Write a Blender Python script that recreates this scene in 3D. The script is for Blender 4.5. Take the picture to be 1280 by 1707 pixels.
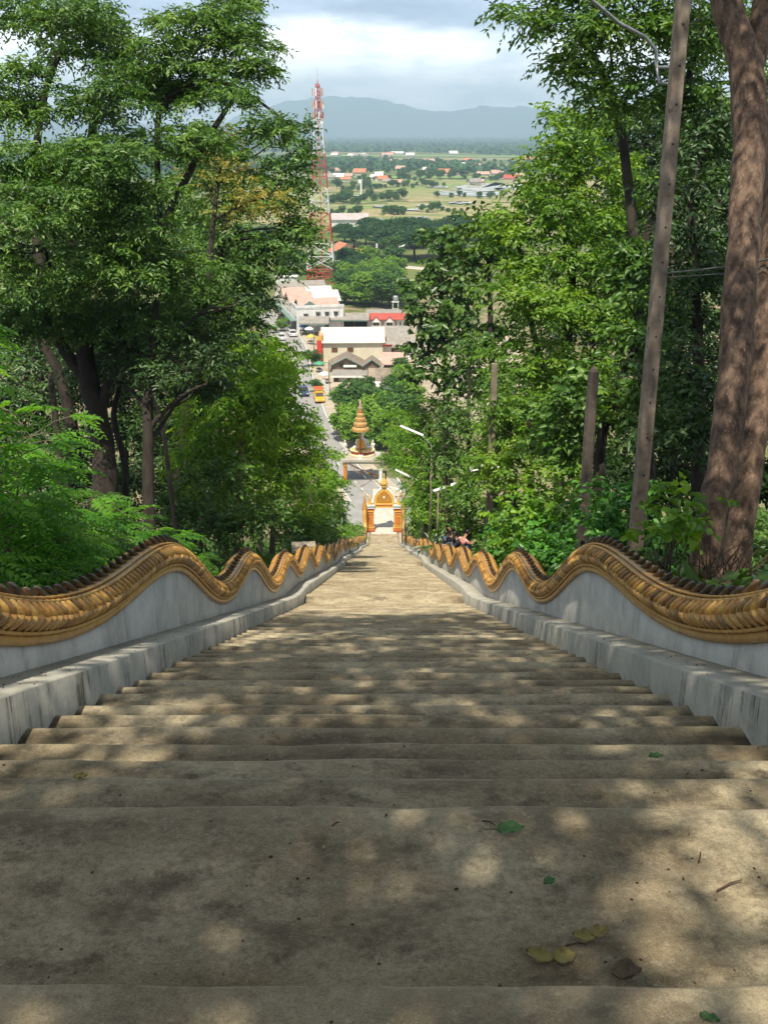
import bpy, math, random
import numpy as np
from mathutils import Vector, Matrix
R = math.radians
sc = bpy.context.scene
for _o in list(bpy.data.objects):
    bpy.data.objects.remove(_o)
random.seed(7)
RNG = np.random.default_rng(7)
COL = sc.collection

# ------------------------------------------------------------------ camera
F = 1745.0
TH = R(19.85)
CH = 2.04
cam_d = bpy.data.cameras.new('camera')
cam_d.sensor_fit = 'VERTICAL'
cam_d.sensor_height = 24.0
cam_d.lens = 24.0 * F / 1707.0
cam_d.clip_start = 0.05
cam_d.clip_end = 60000
cam = bpy.data.objects.new('camera', cam_d)
COL.objects.link(cam)
cam.location = (0, 0, CH)
cam.rotation_euler = (R(90) - TH, 0, 0)
sc.camera = cam

# ------------------------------------------------------------------ light
SUN_EL, SUN_AZ = R(63), math.atan2(-0.24, -0.97)          # azimuth from +Y towards +X
to_sun = Vector((math.sin(SUN_AZ) * math.cos(SUN_EL), math.cos(SUN_AZ) * math.cos(SUN_EL), math.sin(SUN_EL)))
sl = bpy.data.lights.new('sun', 'SUN')
sl.energy = 5.0
sl.angle = R(0.55)
sl.color = (1.0, 0.93, 0.78)
so = bpy.data.objects.new('sun', sl)
COL.objects.link(so)
so.rotation_euler = to_sun.to_track_quat('Z', 'Y').to_euler()
so.location = (0, -20, 60)

world = bpy.data.worlds.new('World')
sc.world = world
world.use_nodes = True
wt = world.node_tree
wt.nodes.clear()


def nd(t, typ, **kw):
    n = t.nodes.new(typ)
    for k, v in kw.items():
        if k == 'ins':
            for i, val in v.items():
                if hasattr(val, 'is_output') or isinstance(val, bpy.types.NodeSocket):
                    t.links.new(val, n.inputs[i])
                else:
                    n.inputs[i].default_value = val
        else:
            setattr(n, k, v)
    return n


def mixc(t, fac, a, b, mode='MIX'):
    n = t.nodes.new('ShaderNodeMix')
    n.data_type = 'RGBA'
    n.blend_type = mode
    for i, val in ((0, fac), (6, a), (7, b)):
        if isinstance(val, bpy.types.NodeSocket):
            t.links.new(val, n.inputs[i])
        else:
            n.inputs[i].default_value = val if i == 0 else (tuple(val) + (1,) if len(val) == 3 else val)
    return n.outputs[2]


def mth(t, op, a, b=None, clamp=False):
    n = t.nodes.new('ShaderNodeMath')
    n.operation = op
    n.use_clamp = clamp
    for i, val in ((0, a), (1, b)):
        if val is None:
            continue
        if isinstance(val, bpy.types.NodeSocket):
            t.links.new(val, n.inputs[i])
        else:
            n.inputs[i].default_value = val
    return n.outputs[0]


def mrange(t, v, a, b, c=0.0, d=1.0, smooth=True):
    n = t.nodes.new('ShaderNodeMapRange')
    n.interpolation_type = 'SMOOTHSTEP' if smooth else 'LINEAR'
    n.clamp = True if not smooth else n.clamp
    t.links.new(v, n.inputs[0])
    for i, x in zip((1, 2, 3, 4), (a, b, c, d)):
        n.inputs[i].default_value = x
    return n.outputs[0]


def build_world():
    t = wt
    sky = nd(t, 'ShaderNodeTexSky')
    sky.sky_type = 'NISHITA'
    sky.sun_disc = False
    sky.sun_elevation = SUN_EL
    sky.sun_rotation = SUN_AZ
    sky.air_density = 1.2
    sky.dust_density = 2.0
    tc = nd(t, 'ShaderNodeTexCoord')
    mp = nd(t, 'ShaderNodeMapping', ins={0: tc.outputs['Generated'], 1: (3.1, 0.4, 0.2), 3: (1.9, 1.9, 9.0)})
    n1 = nd(t, 'ShaderNodeTexNoise', ins={'Vector': mp.outputs[0], 'Scale': 1.9, 'Detail': 9.0, 'Roughness': 0.58})
    mp2 = nd(t, 'ShaderNodeMapping', ins={0: tc.outputs['Generated'], 1: (7.7, 1.4, 2.2), 3: (4.2, 4.2, 13.0)})
    n2 = nd(t, 'ShaderNodeTexNoise', ins={'Vector': mp2.outputs[0], 'Scale': 2.6, 'Detail': 8.0, 'Roughness': 0.6})
    sep = nd(t, 'ShaderNodeSeparateXYZ', ins={0: tc.outputs['Generated']})
    z = sep.outputs[2]
    zz = mth(t, 'ADD', z, mth(t, 'MULTIPLY', mth(t, 'SUBTRACT', n1.outputs[0], 0.5), 0.07))
    g = mrange(t, zz, 0.075, 0.098)
    up = mrange(t, z, 0.16, 0.5)
    white = mixc(t, mrange(t, n2.outputs[0], 0.34, 0.62), (13.5, 14.5, 16.0), (27.0, 26.0, 24.5))
    grey = mixc(t, mrange(t, n2.outputs[0], 0.3, 0.66), (3.2, 3.9, 5.6), (6.6, 7.6, 9.8))
    cl = mixc(t, g, white, grey)
    hi = mixc(t, mrange(t, n1.outputs[0], 0.42, 0.6), mixc(t, 0.5, sky.outputs[0], (2.6, 2.6, 2.6)), (3.0, 3.1, 3.3))
    col = mixc(t, up, cl, hi)
    bg = nd(t, 'ShaderNodeBackground', ins={0: col, 1: 0.1})
    out = nd(t, 'ShaderNodeOutputWorld')
    t.links.new(bg.outputs[0], out.inputs[0])


build_world()
sc.view_settings.view_transform = 'Standard'
sc.view_settings.look = 'None'
sc.view_settings.exposure = 0.6
sc.view_settings.gamma = 1.0
sc.render.engine = 'CYCLES'
sc.cycles.use_denoising = True
sc.cycles.max_bounces = 6
sc.cycles.diffuse_bounces = 3
sc.cycles.transmission_bounces = 3
sc.cycles.transparent_max_bounces = 4
sc.cycles.volume_bounces = 0


# ------------------------------------------------------------------ geometry of the view (planning only: where real points stand)
def ray(px, py):
    u = (px - 640) / F
    v = (853.5 - py) / F
    return u, math.cos(TH) + v * math.sin(TH), -math.sin(TH) + v * math.cos(TH)


def P(px, py, d):
    r = ray(px, py)
    return Vector((d * r[0], d * r[1], CH + d * r[2]))


ZG = -43.2


def G(px, py, z=ZG):
    r = ray(px, py)
    d = (z - CH) / r[2]
    return Vector((d * r[0], d * r[1], z))


# ------------------------------------------------------------------ object helpers
def tag(o, label=None, cat=None, group=None, kind=None):
    if label:
        o['label'] = label
    if cat:
        o['category'] = cat
    if group:
        o['group'] = group
    if kind:
        o['kind'] = kind
    return o


def empty(name, loc, label, cat, group=None, rz=0.0):
    o = bpy.data.objects.new(name, None)
    COL.objects.link(o)
    o.location = loc
    o.rotation_euler = (0, 0, rz)
    o.empty_display_size = 0.3
    return tag(o, label, cat, group)


def link(name, me, parent=None):
    o = bpy.data.objects.new(name, me)
    COL.objects.link(o)
    if parent is not None:
        o.parent = parent
    return o


def copy_tree(o, parent=None):
    c = o.copy()
    COL.objects.link(c)
    if parent is not None:
        c.parent = parent
        c.matrix_parent_inverse = o.matrix_parent_inverse.copy()
    for ch in list(o.children):
        copy_tree(ch, c)
    return c


def np_mesh(name, V, faces_flat, nper, mat=None, smooth=False, face_attr=None):
    """V (n,3); faces_flat (m,nper) array"""
    me = bpy.data.meshes.new(name)
    V = np.asarray(V, dtype=np.float32)
    Fa = np.asarray(faces_flat, dtype=np.int32)
    m = len(Fa)
    me.vertices.add(len(V))
    me.vertices.foreach_set('co', V.ravel())
    me.loops.add(m * nper)
    me.loops.foreach_set('vertex_index', Fa.ravel())
    me.polygons.add(m)
    me.polygons.foreach_set('loop_start', np.arange(0, m * nper, nper, dtype=np.int32))
    if smooth:
        me.polygons.foreach_set('use_smooth', np.ones(m, dtype=bool))
    if face_attr is not None:
        a = me.attributes.new('rnd', 'FLOAT', 'FACE')
        a.data.foreach_set('value', np.asarray(face_attr, dtype=np.float32))
    me.update(calc_edges=True)
    me.validate()
    if mat:
        me.materials.append(mat)
    return me


class MB:
    """collects boxes, tubes, lathes into one mesh"""

    def __init__(s):
        s.V = []
        s.Fc = []
        s.Mi = []
        s.mats = []

    def mi(s, mat):
        if mat not in s.mats:
            s.mats.append(mat)
        return s.mats.index(mat)

    def add(s, V, Fc, mat):
        b = len(s.V)
        k = s.mi(mat)
        s.V += [tuple(v) for v in V]
        s.Fc += [tuple(i + b for i in f) for f in Fc]
        s.Mi += [k] * len(Fc)
        return s

    def box(s, c, size, mat, rz=0.0, rx=0.0, ry=0.0, taper=1.0):
        hx, hy, hz = size[0] / 2, size[1] / 2, size[2] / 2
        M = Matrix.Translation(c) @ Matrix.Rotation(rz, 4, 'Z') @ Matrix.Rotation(ry, 4, 'Y') @ Matrix.Rotation(rx, 4, 'X')
        V = []
        for z in (-1, 1):
            k = taper if z > 0 else 1.0
            for x, y in ((-1, -1), (1, -1), (1, 1), (-1, 1)):
                V.append(M @ Vector((x * hx * k, y * hy * k, z * hz)))
        return s.add(V, [(3, 2, 1, 0), (4, 5, 6, 7), (0, 1, 5, 4), (1, 2, 6, 5), (2, 3, 7, 6), (3, 0, 4, 7)], mat)

    def tube(s, pts, rad, mat, n=8, cap=True, jit=0.0):
        pts = [Vector(p) for p in pts]
        if not hasattr(rad, '__len__'):
            rad = [rad] * len(pts)
        V = []
        up = Vector((0.13, 0.31, 0.94)).normalized()
        prev = None
        for i, p in enumerate(pts):
            a = pts[max(i - 1, 0)]
            b = pts[min(i + 1, len(pts) - 1)]
            t = (b - a)
            if t.length < 1e-9:
                t = Vector((0, 0, 1))
            t.normalize()
            if prev is None:
                x = t.cross(up if abs(t.dot(up)) < 0.95 else Vector((1, 0, 0)))
            else:
                x = prev - t * prev.dot(t)
            x.normalize()
            prev = x
            y = t.cross(x)
            for k in range(n):
                an = 2 * math.pi * k / n
                r = rad[i] * (1 + (random.uniform(-jit, jit) if jit else 0))
                V.append(p + (x * math.cos(an) + y * math.sin(an)) * r)
        Fc = []
        for i in range(len(pts) - 1):
            for k in range(n):
                Fc.append((i * n + k, i * n + (k + 1) % n, (i + 1) * n + (k + 1) % n, (i + 1) * n + k))
        if cap:
            Fc.append(tuple(range(n))[::-1])
            Fc.append(tuple((len(pts) - 1) * n + k for k in range(n)))
        return s.add(V, Fc, mat)

    def lathe(s, c, prof, mat, n=12, sy=1.0, rz=0.0):
        V = []
        for (r, z) in prof:
            for k in range(n):
                a = 2 * math.pi * k / n
                x, y = r * math.cos(a), r * math.sin(a) * sy
                V.append((c[0] + x * math.cos(rz) - y * math.sin(rz), c[1] + x * math.sin(rz) + y * math.cos(rz), c[2] + z))
        Fc = []
        for i in range(len(prof) - 1):
            for k in range(n):
                Fc.append((i * n + k, i * n + (k + 1) % n, (i + 1) * n + (k + 1) % n, (i + 1) * n + k))
        Fc.append(tuple(range(n))[::-1])
        Fc.append(tuple((len(prof) - 1) * n + k for k in range(n)))
        return s.add(V, Fc, mat)

    def prism(s, poly, y0, y1, mat, c=(0, 0, 0), rz=0.0):
        """poly in XZ extruded along Y"""
        n = len(poly)
        V = []
        for y in (y0, y1):
            for (x, z) in poly:
                V.append((c[0] + x * math.cos(rz) - y * math.sin(rz), c[1] + x * math.sin(rz) + y * math.cos(rz), c[2] + z))
        Fc = [tuple(range(n)), tuple(range(2 * n - 1, n - 1, -1))]
        for i in range(n):
            j = (i + 1) % n
            Fc.append((i + n, j + n, j, i))
        return s.add(V, Fc, mat)

    def build(s, name, parent=None, smooth=False):
        me = bpy.data.meshes.new(name)
        me.from_pydata(s.V, [], s.Fc)
        for m in s.mats:
            me.materials.append(m)
        me.polygons.foreach_set('material_index', s.Mi)
        if smooth:
            me.polygons.foreach_set('use_smooth', [True] * len(s.Fc))
        me.update()
        return link(name, me, parent)


# ------------------------------------------------------------------ materials
MATS = {}


def mat(name, c1, c2=None, scale=4.0, rough=0.7, bump=0.0, stretch=(1, 1, 1), detail=6.0, lo=0.35, hi=0.65, metal=0.0, spec=0.4, coat=0.0, c3=None, s3=30.0, t3=(0.6, 0.7), bscale=None):
    if name in MATS:
        return MATS[name]
    m = bpy.data.materials.new(name)
    m.use_nodes = True
    t = m.node_tree
    b = t.nodes['Principled BSDF']
    b.inputs['Roughness'].default_value = rough
    b.inputs['Metallic'].default_value = metal
    b.inputs['Specular IOR Level'].default_value = spec
    b.inputs['Coat Weight'].default_value = coat
    tc = nd(t, 'ShaderNodeTexCoord')
    mp = nd(t, 'ShaderNodeMapping', ins={0: tc.outputs['Object'], 3: stretch})
    if c2 is None:
        c2 = tuple(x * 0.82 for x in c1)
    n1 = nd(t, 'ShaderNodeTexNoise', ins={'Vector': mp.outputs[0], 'Scale': scale, 'Detail': detail, 'Roughness': 0.62})
    col = mixc(t, mrange(t, n1.outputs[0], lo, hi), c1, c2)
    if c3 is not None:
        n3 = nd(t, 'ShaderNodeTexNoise', ins={'Vector': mp.outputs[0], 'Scale': s3, 'Detail': 4.0, 'Roughness': 0.7})
        col = mixc(t, mrange(t, n3.outputs[0], t3[0], t3[1]), col, c3)
    t.links.new(col, b.inputs['Base Color'])
    if bump:
        nb = nd(t, 'ShaderNodeTexNoise', ins={'Vector': mp.outputs[0], 'Scale': bscale or scale * 5, 'Detail': 6.0})
        bp = nd(t, 'ShaderNodeBump', ins={'Strength': bump, 'Distance': 0.02, 'Height': nb.outputs[0]})
        t.links.new(bp.outputs[0], b.inputs['Normal'])
    MATS[name] = m
    return m


LB = 1.4


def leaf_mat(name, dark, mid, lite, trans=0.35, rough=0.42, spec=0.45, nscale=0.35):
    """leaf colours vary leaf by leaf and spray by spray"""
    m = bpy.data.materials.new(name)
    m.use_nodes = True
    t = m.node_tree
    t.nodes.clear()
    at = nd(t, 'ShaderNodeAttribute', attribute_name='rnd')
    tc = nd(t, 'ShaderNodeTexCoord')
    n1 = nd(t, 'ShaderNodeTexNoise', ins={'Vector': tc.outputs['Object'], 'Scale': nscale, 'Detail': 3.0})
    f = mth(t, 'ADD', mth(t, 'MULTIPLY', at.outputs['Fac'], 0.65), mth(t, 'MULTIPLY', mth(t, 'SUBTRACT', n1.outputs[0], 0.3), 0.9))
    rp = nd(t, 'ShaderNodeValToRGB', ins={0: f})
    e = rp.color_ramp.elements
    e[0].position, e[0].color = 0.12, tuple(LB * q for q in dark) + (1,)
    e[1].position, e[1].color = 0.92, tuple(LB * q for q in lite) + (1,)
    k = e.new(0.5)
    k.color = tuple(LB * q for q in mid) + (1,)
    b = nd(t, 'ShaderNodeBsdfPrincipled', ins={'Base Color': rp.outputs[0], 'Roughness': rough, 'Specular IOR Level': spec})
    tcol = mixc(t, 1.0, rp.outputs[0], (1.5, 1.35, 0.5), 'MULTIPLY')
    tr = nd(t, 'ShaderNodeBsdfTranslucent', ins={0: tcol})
    mx = nd(t, 'ShaderNodeMixShader', ins={0: trans, 1: b.outputs[0], 2: tr.outputs[0]})
    out = nd(t, 'ShaderNodeOutputMaterial')
    t.links.new(mx.outputs[0], out.inputs[0])
    MATS[name] = m
    return m


def stone_mat():
    m = bpy.data.materials.new('stair_concrete')
    m.use_nodes = True
    t = m.node_tree
    b = t.nodes['Principled BSDF']
    tc = nd(t, 'ShaderNodeTexCoord')
    v = tc.outputs['Object']
    n1 = nd(t, 'ShaderNodeTexNoise', ins={'Vector': v, 'Scale': 1.1, 'Detail': 8.0, 'Roughness': 0.65})
    mp = nd(t, 'ShaderNodeMapping', ins={0: v, 3: (1.0, 1.7, 1.7)})
    n4 = nd(t, 'ShaderNodeTexNoise', ins={'Vector': v, 'Scale': 190.0, 'Detail': 3.0, 'Roughness': 0.8})
    n2 = nd(t, 'ShaderNodeTexNoise', ins={'Vector': mp.outputs[0], 'Scale': 2.4, 'Detail': 7.0, 'Roughness': 0.7})
    n3 = nd(t, 'ShaderNodeTexNoise', ins={'Vector': v, 'Scale': 42.0, 'Detail': 5.0, 'Roughness': 0.7})
    vo = nd(t, 'ShaderNodeTexVoronoi', ins={'Vector': v, 'Scale': 17.0})
    n5 = nd(t, 'ShaderNodeTexNoise', ins={'Vector': v, 'Scale': 7.0, 'Detail': 8.0, 'Roughness': 0.75})
    c = mixc(t, mrange(t, n1.outputs[0], 0.36, 0.66), (0.27, 0.205, 0.12), (0.53, 0.445, 0.295))
    c = mixc(t, mth(t, 'MULTIPLY', mrange(t, n2.outputs[0], 0.48, 0.66), 0.8), c, (0.12, 0.092, 0.052))
    c = mixc(t, mth(t, 'MULTIPLY', mrange(t, n5.outputs[0], 0.52, 0.66), 0.7), c, (0.095, 0.075, 0.043))
    c = mixc(t, mth(t, 'MULTIPLY', mrange(t, n3.outputs[0], 0.42, 0.7), 0.45), c, (0.13, 0.105, 0.075))
    c = mixc(t, mth(t, 'MULTIPLY', mrange(t, n3.outputs[0], 0.32, 0.43, 1.0, 0.0), 0.35), c, (0.55, 0.5, 0.4))
    c = mixc(t, mth(t, 'MULTIPLY', mrange(t, n4.outputs[0], 0.5, 0.68), 0.6), c, (0.085, 0.066, 0.042))
    c = mixc(t, mth(t, 'MULTIPLY', mrange(t, n4.outputs[0], 0.33, 0.44, 1.0, 0.0), 0.35), c, (0.62, 0.54, 0.40))
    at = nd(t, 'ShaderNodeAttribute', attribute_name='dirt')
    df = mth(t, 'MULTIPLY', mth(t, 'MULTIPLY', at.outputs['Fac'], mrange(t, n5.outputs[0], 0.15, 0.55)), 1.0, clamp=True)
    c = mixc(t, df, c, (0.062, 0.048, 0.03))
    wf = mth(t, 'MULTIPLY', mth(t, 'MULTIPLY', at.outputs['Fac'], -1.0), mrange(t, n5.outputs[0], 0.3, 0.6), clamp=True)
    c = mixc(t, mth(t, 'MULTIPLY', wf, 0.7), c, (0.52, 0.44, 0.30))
    wn = nd(t, 'ShaderNodeTexWhiteNoise', ins={0: vo.outputs['Position']})
    pit = mth(t, 'MULTIPLY', mrange(t, vo.outputs['Distance'], 0.05, 0.10, 1.0, 0.0), mth(t, 'GREATER_THAN', wn.outputs[0], 0.80))
    c = mixc(t, pit, c, (0.035, 0.028, 0.02))
    t.links.new(c, b.inputs['Base Color'])
    b.inputs['Roughness'].default_value = 0.9
    b.inputs['Specular IOR Level'].default_value = 0.25
    h = mth(t, 'ADD', mth(t, 'MULTIPLY', n3.outputs[0], 0.5), mth(t, 'MULTIPLY', n5.outputs[0], 0.9))
    h = mth(t, 'ADD', h, mth(t, 'MULTIPLY', n4.outputs[0], 0.22))
    h = mth(t, 'SUBTRACT', h, mth(t, 'MULTIPLY', pit, 0.5))
    bp = nd(t, 'ShaderNodeBump', ins={'Strength': 0.9, 'Distance': 0.014, 'Height': h})
    t.links.new(bp.outputs[0], b.inputs['Normal'])
    MATS['stair'] = m
    return m


def curb_mat(name, base, stain, amt):
    """pale painted concrete with dark streaks running down the upright faces"""
    m = bpy.data.materials.new(name)
    m.use_nodes = True
    t = m.node_tree
    b = t.nodes['Principled BSDF']
    tc = nd(t, 'ShaderNodeTexCoord')
    v = tc.outputs['Object']
    mp = nd(t, 'ShaderNodeMapping', ins={0: v, 3: (0.1, 8.0, 0.30)})
    n1 = nd(t, 'ShaderNodeTexNoise', ins={'Vector': mp.outputs[0], 'Scale': 1.25, 'Detail': 7.0, 'Roughness': 0.78})
    n2 = nd(t, 'ShaderNodeTexNoise', ins={'Vector': v, 'Scale': 2.2, 'Detail': 8.0, 'Roughness': 0.7})
    n3 = nd(t, 'ShaderNodeTexNoise', ins={'Vector': v, 'Scale': 38.0, 'Detail': 4.0, 'Roughness': 0.7})
    vo = nd(t, 'ShaderNodeTexVoronoi', ins={'Vector': v, 'Scale': 16.0})
    wn = nd(t, 'ShaderNodeTexWhiteNoise', ins={0: vo.outputs['Position']})
    sp = mth(t, 'MULTIPLY', mrange(t, vo.outputs['Distance'], 0.05, 0.12, 1.0, 0.0), mth(t, 'GREATER_THAN', wn.outputs[0], 0.8))
    c = mixc(t, mrange(t, n2.outputs[0], 0.35, 0.7), base, tuple(x * 0.72 for x in base))
    c = mixc(t, mth(t, 'MULTIPLY', mrange(t, n3.outputs[0], 0.5, 0.75), 0.3), c, tuple(x * 0.5 for x in base))
    f = mth(t, 'MULTIPLY', mrange(t, n1.outputs[0], 0.50, 0.64), mrange(t, n2.outputs[0], 0.36, 0.6))
    ge = nd(t, 'ShaderNodeNewGeometry')
    sx = nd(t, 'ShaderNodeSeparateXYZ', ins={0: ge.outputs['True Normal']})
    side = mth(t, 'GREATER_THAN', mth(t, 'ABSOLUTE', sx.outputs[0]), 0.9)
    c = mixc(t, mth(t, 'MULTIPLY', mth(t, 'MULTIPLY', f, amt), side), c, stain)
    c = mixc(t, mth(t, 'MULTIPLY', sp, mth(t, 'SUBTRACT', 1.0, side)), c, (0.06, 0.045, 0.03))
    t.links.new(c, b.inputs['Base Color'])
    b.inputs['Roughness'].default_value = 0.85
    bp = nd(t, 'ShaderNodeBump', ins={'Strength': 0.3, 'Distance': 0.01, 'Height': n3.outputs[0]})
    t.links.new(bp.outputs[0], b.inputs['Normal'])
    return m


def glaze_mat(name, a, bcol, dark, rough):
    m = bpy.data.materials.new(name)
    m.use_nodes = True
    t = m.node_tree
    b = t.nodes['Principled BSDF']
    at = nd(t, 'ShaderNodeAttribute', attribute_name='rnd')
    tc = nd(t, 'ShaderNodeTexCoord')
    n1 = nd(t, 'ShaderNodeTexNoise', ins={'Vector': tc.outputs['Object'], 'Scale': 7.0, 'Detail': 6.0, 'Roughness': 0.7})
    n2 = nd(t, 'ShaderNodeTexNoise', ins={'Vector': tc.outputs['Object'], 'Scale': 60.0, 'Detail': 4.0, 'Roughness': 0.7})
    c = mixc(t, mrange(t, n1.outputs[0], 0.35, 0.65), a, bcol)
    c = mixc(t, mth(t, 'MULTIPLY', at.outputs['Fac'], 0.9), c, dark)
    c = mixc(t, mth(t, 'MULTIPLY', mrange(t, n2.outputs[0], 0.5, 0.7), 0.55), c, dark)
    t.links.new(c, b.inputs['Base Color'])
    b.inputs['Roughness'].default_value = rough
    b.inputs['Specular IOR Level'].default_value = 0.6
    b.inputs['Coat Weight'].default_value = 0.22
    b.inputs['Coat Roughness'].default_value = 0.12
    bp = nd(t, 'ShaderNodeBump', ins={'Strength': 0.35, 'Distance': 0.006, 'Height': n2.outputs[0]})
    t.links.new(bp.outputs[0], b.inputs['Normal'])
    return m


M_stair = stone_mat()
M_curb = curb_mat('curb_concrete', (0.49, 0.46, 0.385), (0.06, 0.05, 0.035), 1.0)
M_wallw = curb_mat('white_wall_plaster', (0.62, 0.60, 0.54), (0.24, 0.22, 0.18), 0.55)
M_glaze = glaze_mat('amber_glaze', (0.70, 0.41, 0.10), (0.56, 0.26, 0.055), (0.045, 0.022, 0.01), 0.40)
M_trim = glaze_mat('amber_trim', (0.70, 0.40, 0.10), (0.56, 0.26, 0.055), (0.19, 0.08, 0.03), 0.45)
M_fin = glaze_mat('dark_fin_glaze', (0.17, 0.085, 0.04), (0.075, 0.065, 0.055), (0.035, 0.04, 0.035), 0.3)
M_bark = mat('bark_brown', (0.20, 0.13, 0.088), (0.07, 0.043, 0.03), scale=11, stretch=(1, 1, 0.45), rough=0.9, bump=1.0, c3=(0.27, 0.19, 0.14), s3=26, t3=(0.56, 0.7), bscale=26, detail=9)
M_bark2 = mat('bark_dark', (0.04, 0.031, 0.023), (0.018, 0.014, 0.010), scale=5, stretch=(1, 1, 0.3), rough=0.95, bump=0.8)
M_bark3 = mat('bark_grey', (0.19, 0.15, 0.11), (0.09, 0.07, 0.05), scale=5, stretch=(1, 1, 0.3), rough=0.95, bump=0.8)
M_pole = mat('pole_concrete', (0.27, 0.215, 0.165), (0.16, 0.125, 0.095), scale=3, rough=0.9, bump=0.3, c3=(0.10, 0.07, 0.05), s3=9)
M_steel = mat('galvanised_steel', (0.42, 0.43, 0.43), (0.3, 0.31, 0.31), scale=8, rough=0.45, metal=0.6)
M_black = mat('black_rubber', (0.02, 0.02, 0.02), rough=0.7)
M_white = mat('white_paint', (0.78, 0.78, 0.75), (0.66, 0.66, 0.62), scale=1.2, rough=0.6)
M_wire = mat('wire_grey', (0.12, 0.12, 0.12), rough=0.6)
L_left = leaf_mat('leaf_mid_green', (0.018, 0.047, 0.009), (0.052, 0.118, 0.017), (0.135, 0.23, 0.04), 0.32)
L_sun = leaf_mat('leaf_sun_painted', (0.045, 0.12, 0.011), (0.115, 0.235, 0.018), (0.24, 0.36, 0.035), 0.52)  # leaf colour brightened in place of sunlight on shaded young trees
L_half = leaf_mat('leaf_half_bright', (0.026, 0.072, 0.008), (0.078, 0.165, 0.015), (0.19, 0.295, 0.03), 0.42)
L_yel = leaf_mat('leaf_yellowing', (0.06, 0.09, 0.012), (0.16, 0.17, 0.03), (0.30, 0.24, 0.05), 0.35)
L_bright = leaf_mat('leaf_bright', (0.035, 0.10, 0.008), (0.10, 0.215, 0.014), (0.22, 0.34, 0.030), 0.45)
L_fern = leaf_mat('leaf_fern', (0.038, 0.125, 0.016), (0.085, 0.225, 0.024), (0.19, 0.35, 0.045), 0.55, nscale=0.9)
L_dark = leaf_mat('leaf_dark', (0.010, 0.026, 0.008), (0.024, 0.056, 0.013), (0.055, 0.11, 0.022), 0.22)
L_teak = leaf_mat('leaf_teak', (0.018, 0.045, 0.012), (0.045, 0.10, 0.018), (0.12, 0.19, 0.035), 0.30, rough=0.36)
L_broad = leaf_mat('leaf_broad', (0.025, 0.09, 0.014), (0.055, 0.165, 0.022), (0.10, 0.26, 0.035), 0.32, rough=0.36, nscale=0.9)
L_far = leaf_mat('leaf_far', (0.025, 0.065, 0.018), (0.055, 0.12, 0.026), (0.10, 0.18, 0.04), 0.15, rough=0.7, spec=0.2, nscale=0.2)
L_farb = leaf_mat('leaf_far_bright', (0.055, 0.13, 0.018), (0.12, 0.22, 0.028), (0.19, 0.30, 0.045), 0.2, rough=0.7, spec=0.2, nscale=0.3)
L_deep = leaf_mat('leaf_far_deep', (0.014, 0.042, 0.018), (0.026, 0.07, 0.024), (0.05, 0.105, 0.032), 0.1, rough=0.7, spec=0.2, nscale=0.2)

# ------------------------------------------------------------------ the stair line
TR2 = 0.4580
noses = []                       # (y_back, y_nose, z)
ys, zs = 0.55, 0.178
noses.append((-14.0, 0.55, 0.356))
noses.append((0.55, 1.92, 0.178))
noses.append((1.92, 2.87, 0.0))
y, z = 2.87, 0.0
i = 0
LAND = [(22.15, 0.9), (46.0, 1.0), (78.0, 1.0)]
while True:
    if z < -40.9:
        break
    rise = 0.2 if i < 3 else 0.178
    tread = 0.44 if i < 3 else (0.422 if y < 22 else TR2)
    if LAND and y + tread >= LAND[0][0] - LAND[0][1]:
        tread = LAND[0][1]
        LAND.pop(0)
    z -= rise
    noses.append((y, y + tread, z))
    y += tread
    i += 1
NST = int(round((z - (ZG + 0.02)) / 0.165))
dz = (z - (ZG + 0.02)) / NST
for k in range(NST):
    z -= dz
    tr = 0.74 if k < NST - 1 else 8.0
    noses.append((y, y + tr, z))
    y += tr
YEND = y - 8.0
print('YEND', YEND, NST)
NY = np.array([-14.0, 0.55] + [n[1] for n in noses[1:-1]] + [YEND + 3, 400.0])
NZ = np.array([0.40, 0.40] + [n[2] for n in noses[1:-1]] + [ZG, ZG])
_yy = np.arange(-14, 140, 0.05)
_zz = np.interp(_yy, NY, NZ)
_k = np.hanning(111)
_k /= _k.sum()
_zs = np.convolve(np.pad(_zz, 55, mode='edge'), _k, mode='valid')


def SL(y):
    return np.interp(y, _yy, _zs)


def hnoise(x, y, s=1.0):
    x = np.asarray(x) * s
    y = np.asarray(y) * s
    return (np.sin(x * 1.3 + y * 0.7 + 1.1) + np.sin(x * 0.6 - y * 1.7 + 2.3) + np.sin(x * 2.7 + 0.4 + y * 2.1) * 0.5 + np.sin(x * 4.1 - y * 3.7) * 0.25) / 2.75


def sstep(a, b, x):
    t = np.clip((np.asarray(x, dtype=float) - a) / (b - a), 0, 1)
    return t * t * (3 - 2 * t)


WX = 1.8                          # half width of the treads


def T(x, y):
    x = np.asarray(x, dtype=float)
    y = np.asarray(y, dtype=float)
    s = SL(np.clip(y, -14, 139))
    hill = 1 - sstep(100, 122, y)
    off = np.where(x > 0, 0.42 + 0.10 * np.clip(x - 5, 0, 30), -0.12 - 0.05 * np.clip(-x - 5, 0, 40))
    off = off + 0.18 * hnoise(x, y, 0.6) * sstep(2.4, 4.5, np.abs(x))
    inside = np.abs(x) < 2.2
    z = s + off * hill
    z = np.where(inside & (y < YEND + 0.5), s - 0.75, z)
    far = sstep(122, 140, y)
    z = z * (1 - far) + ZG * far
    return np.where(inside & (y >= YEND + 0.5), ZG - 0.0, z)


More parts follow.
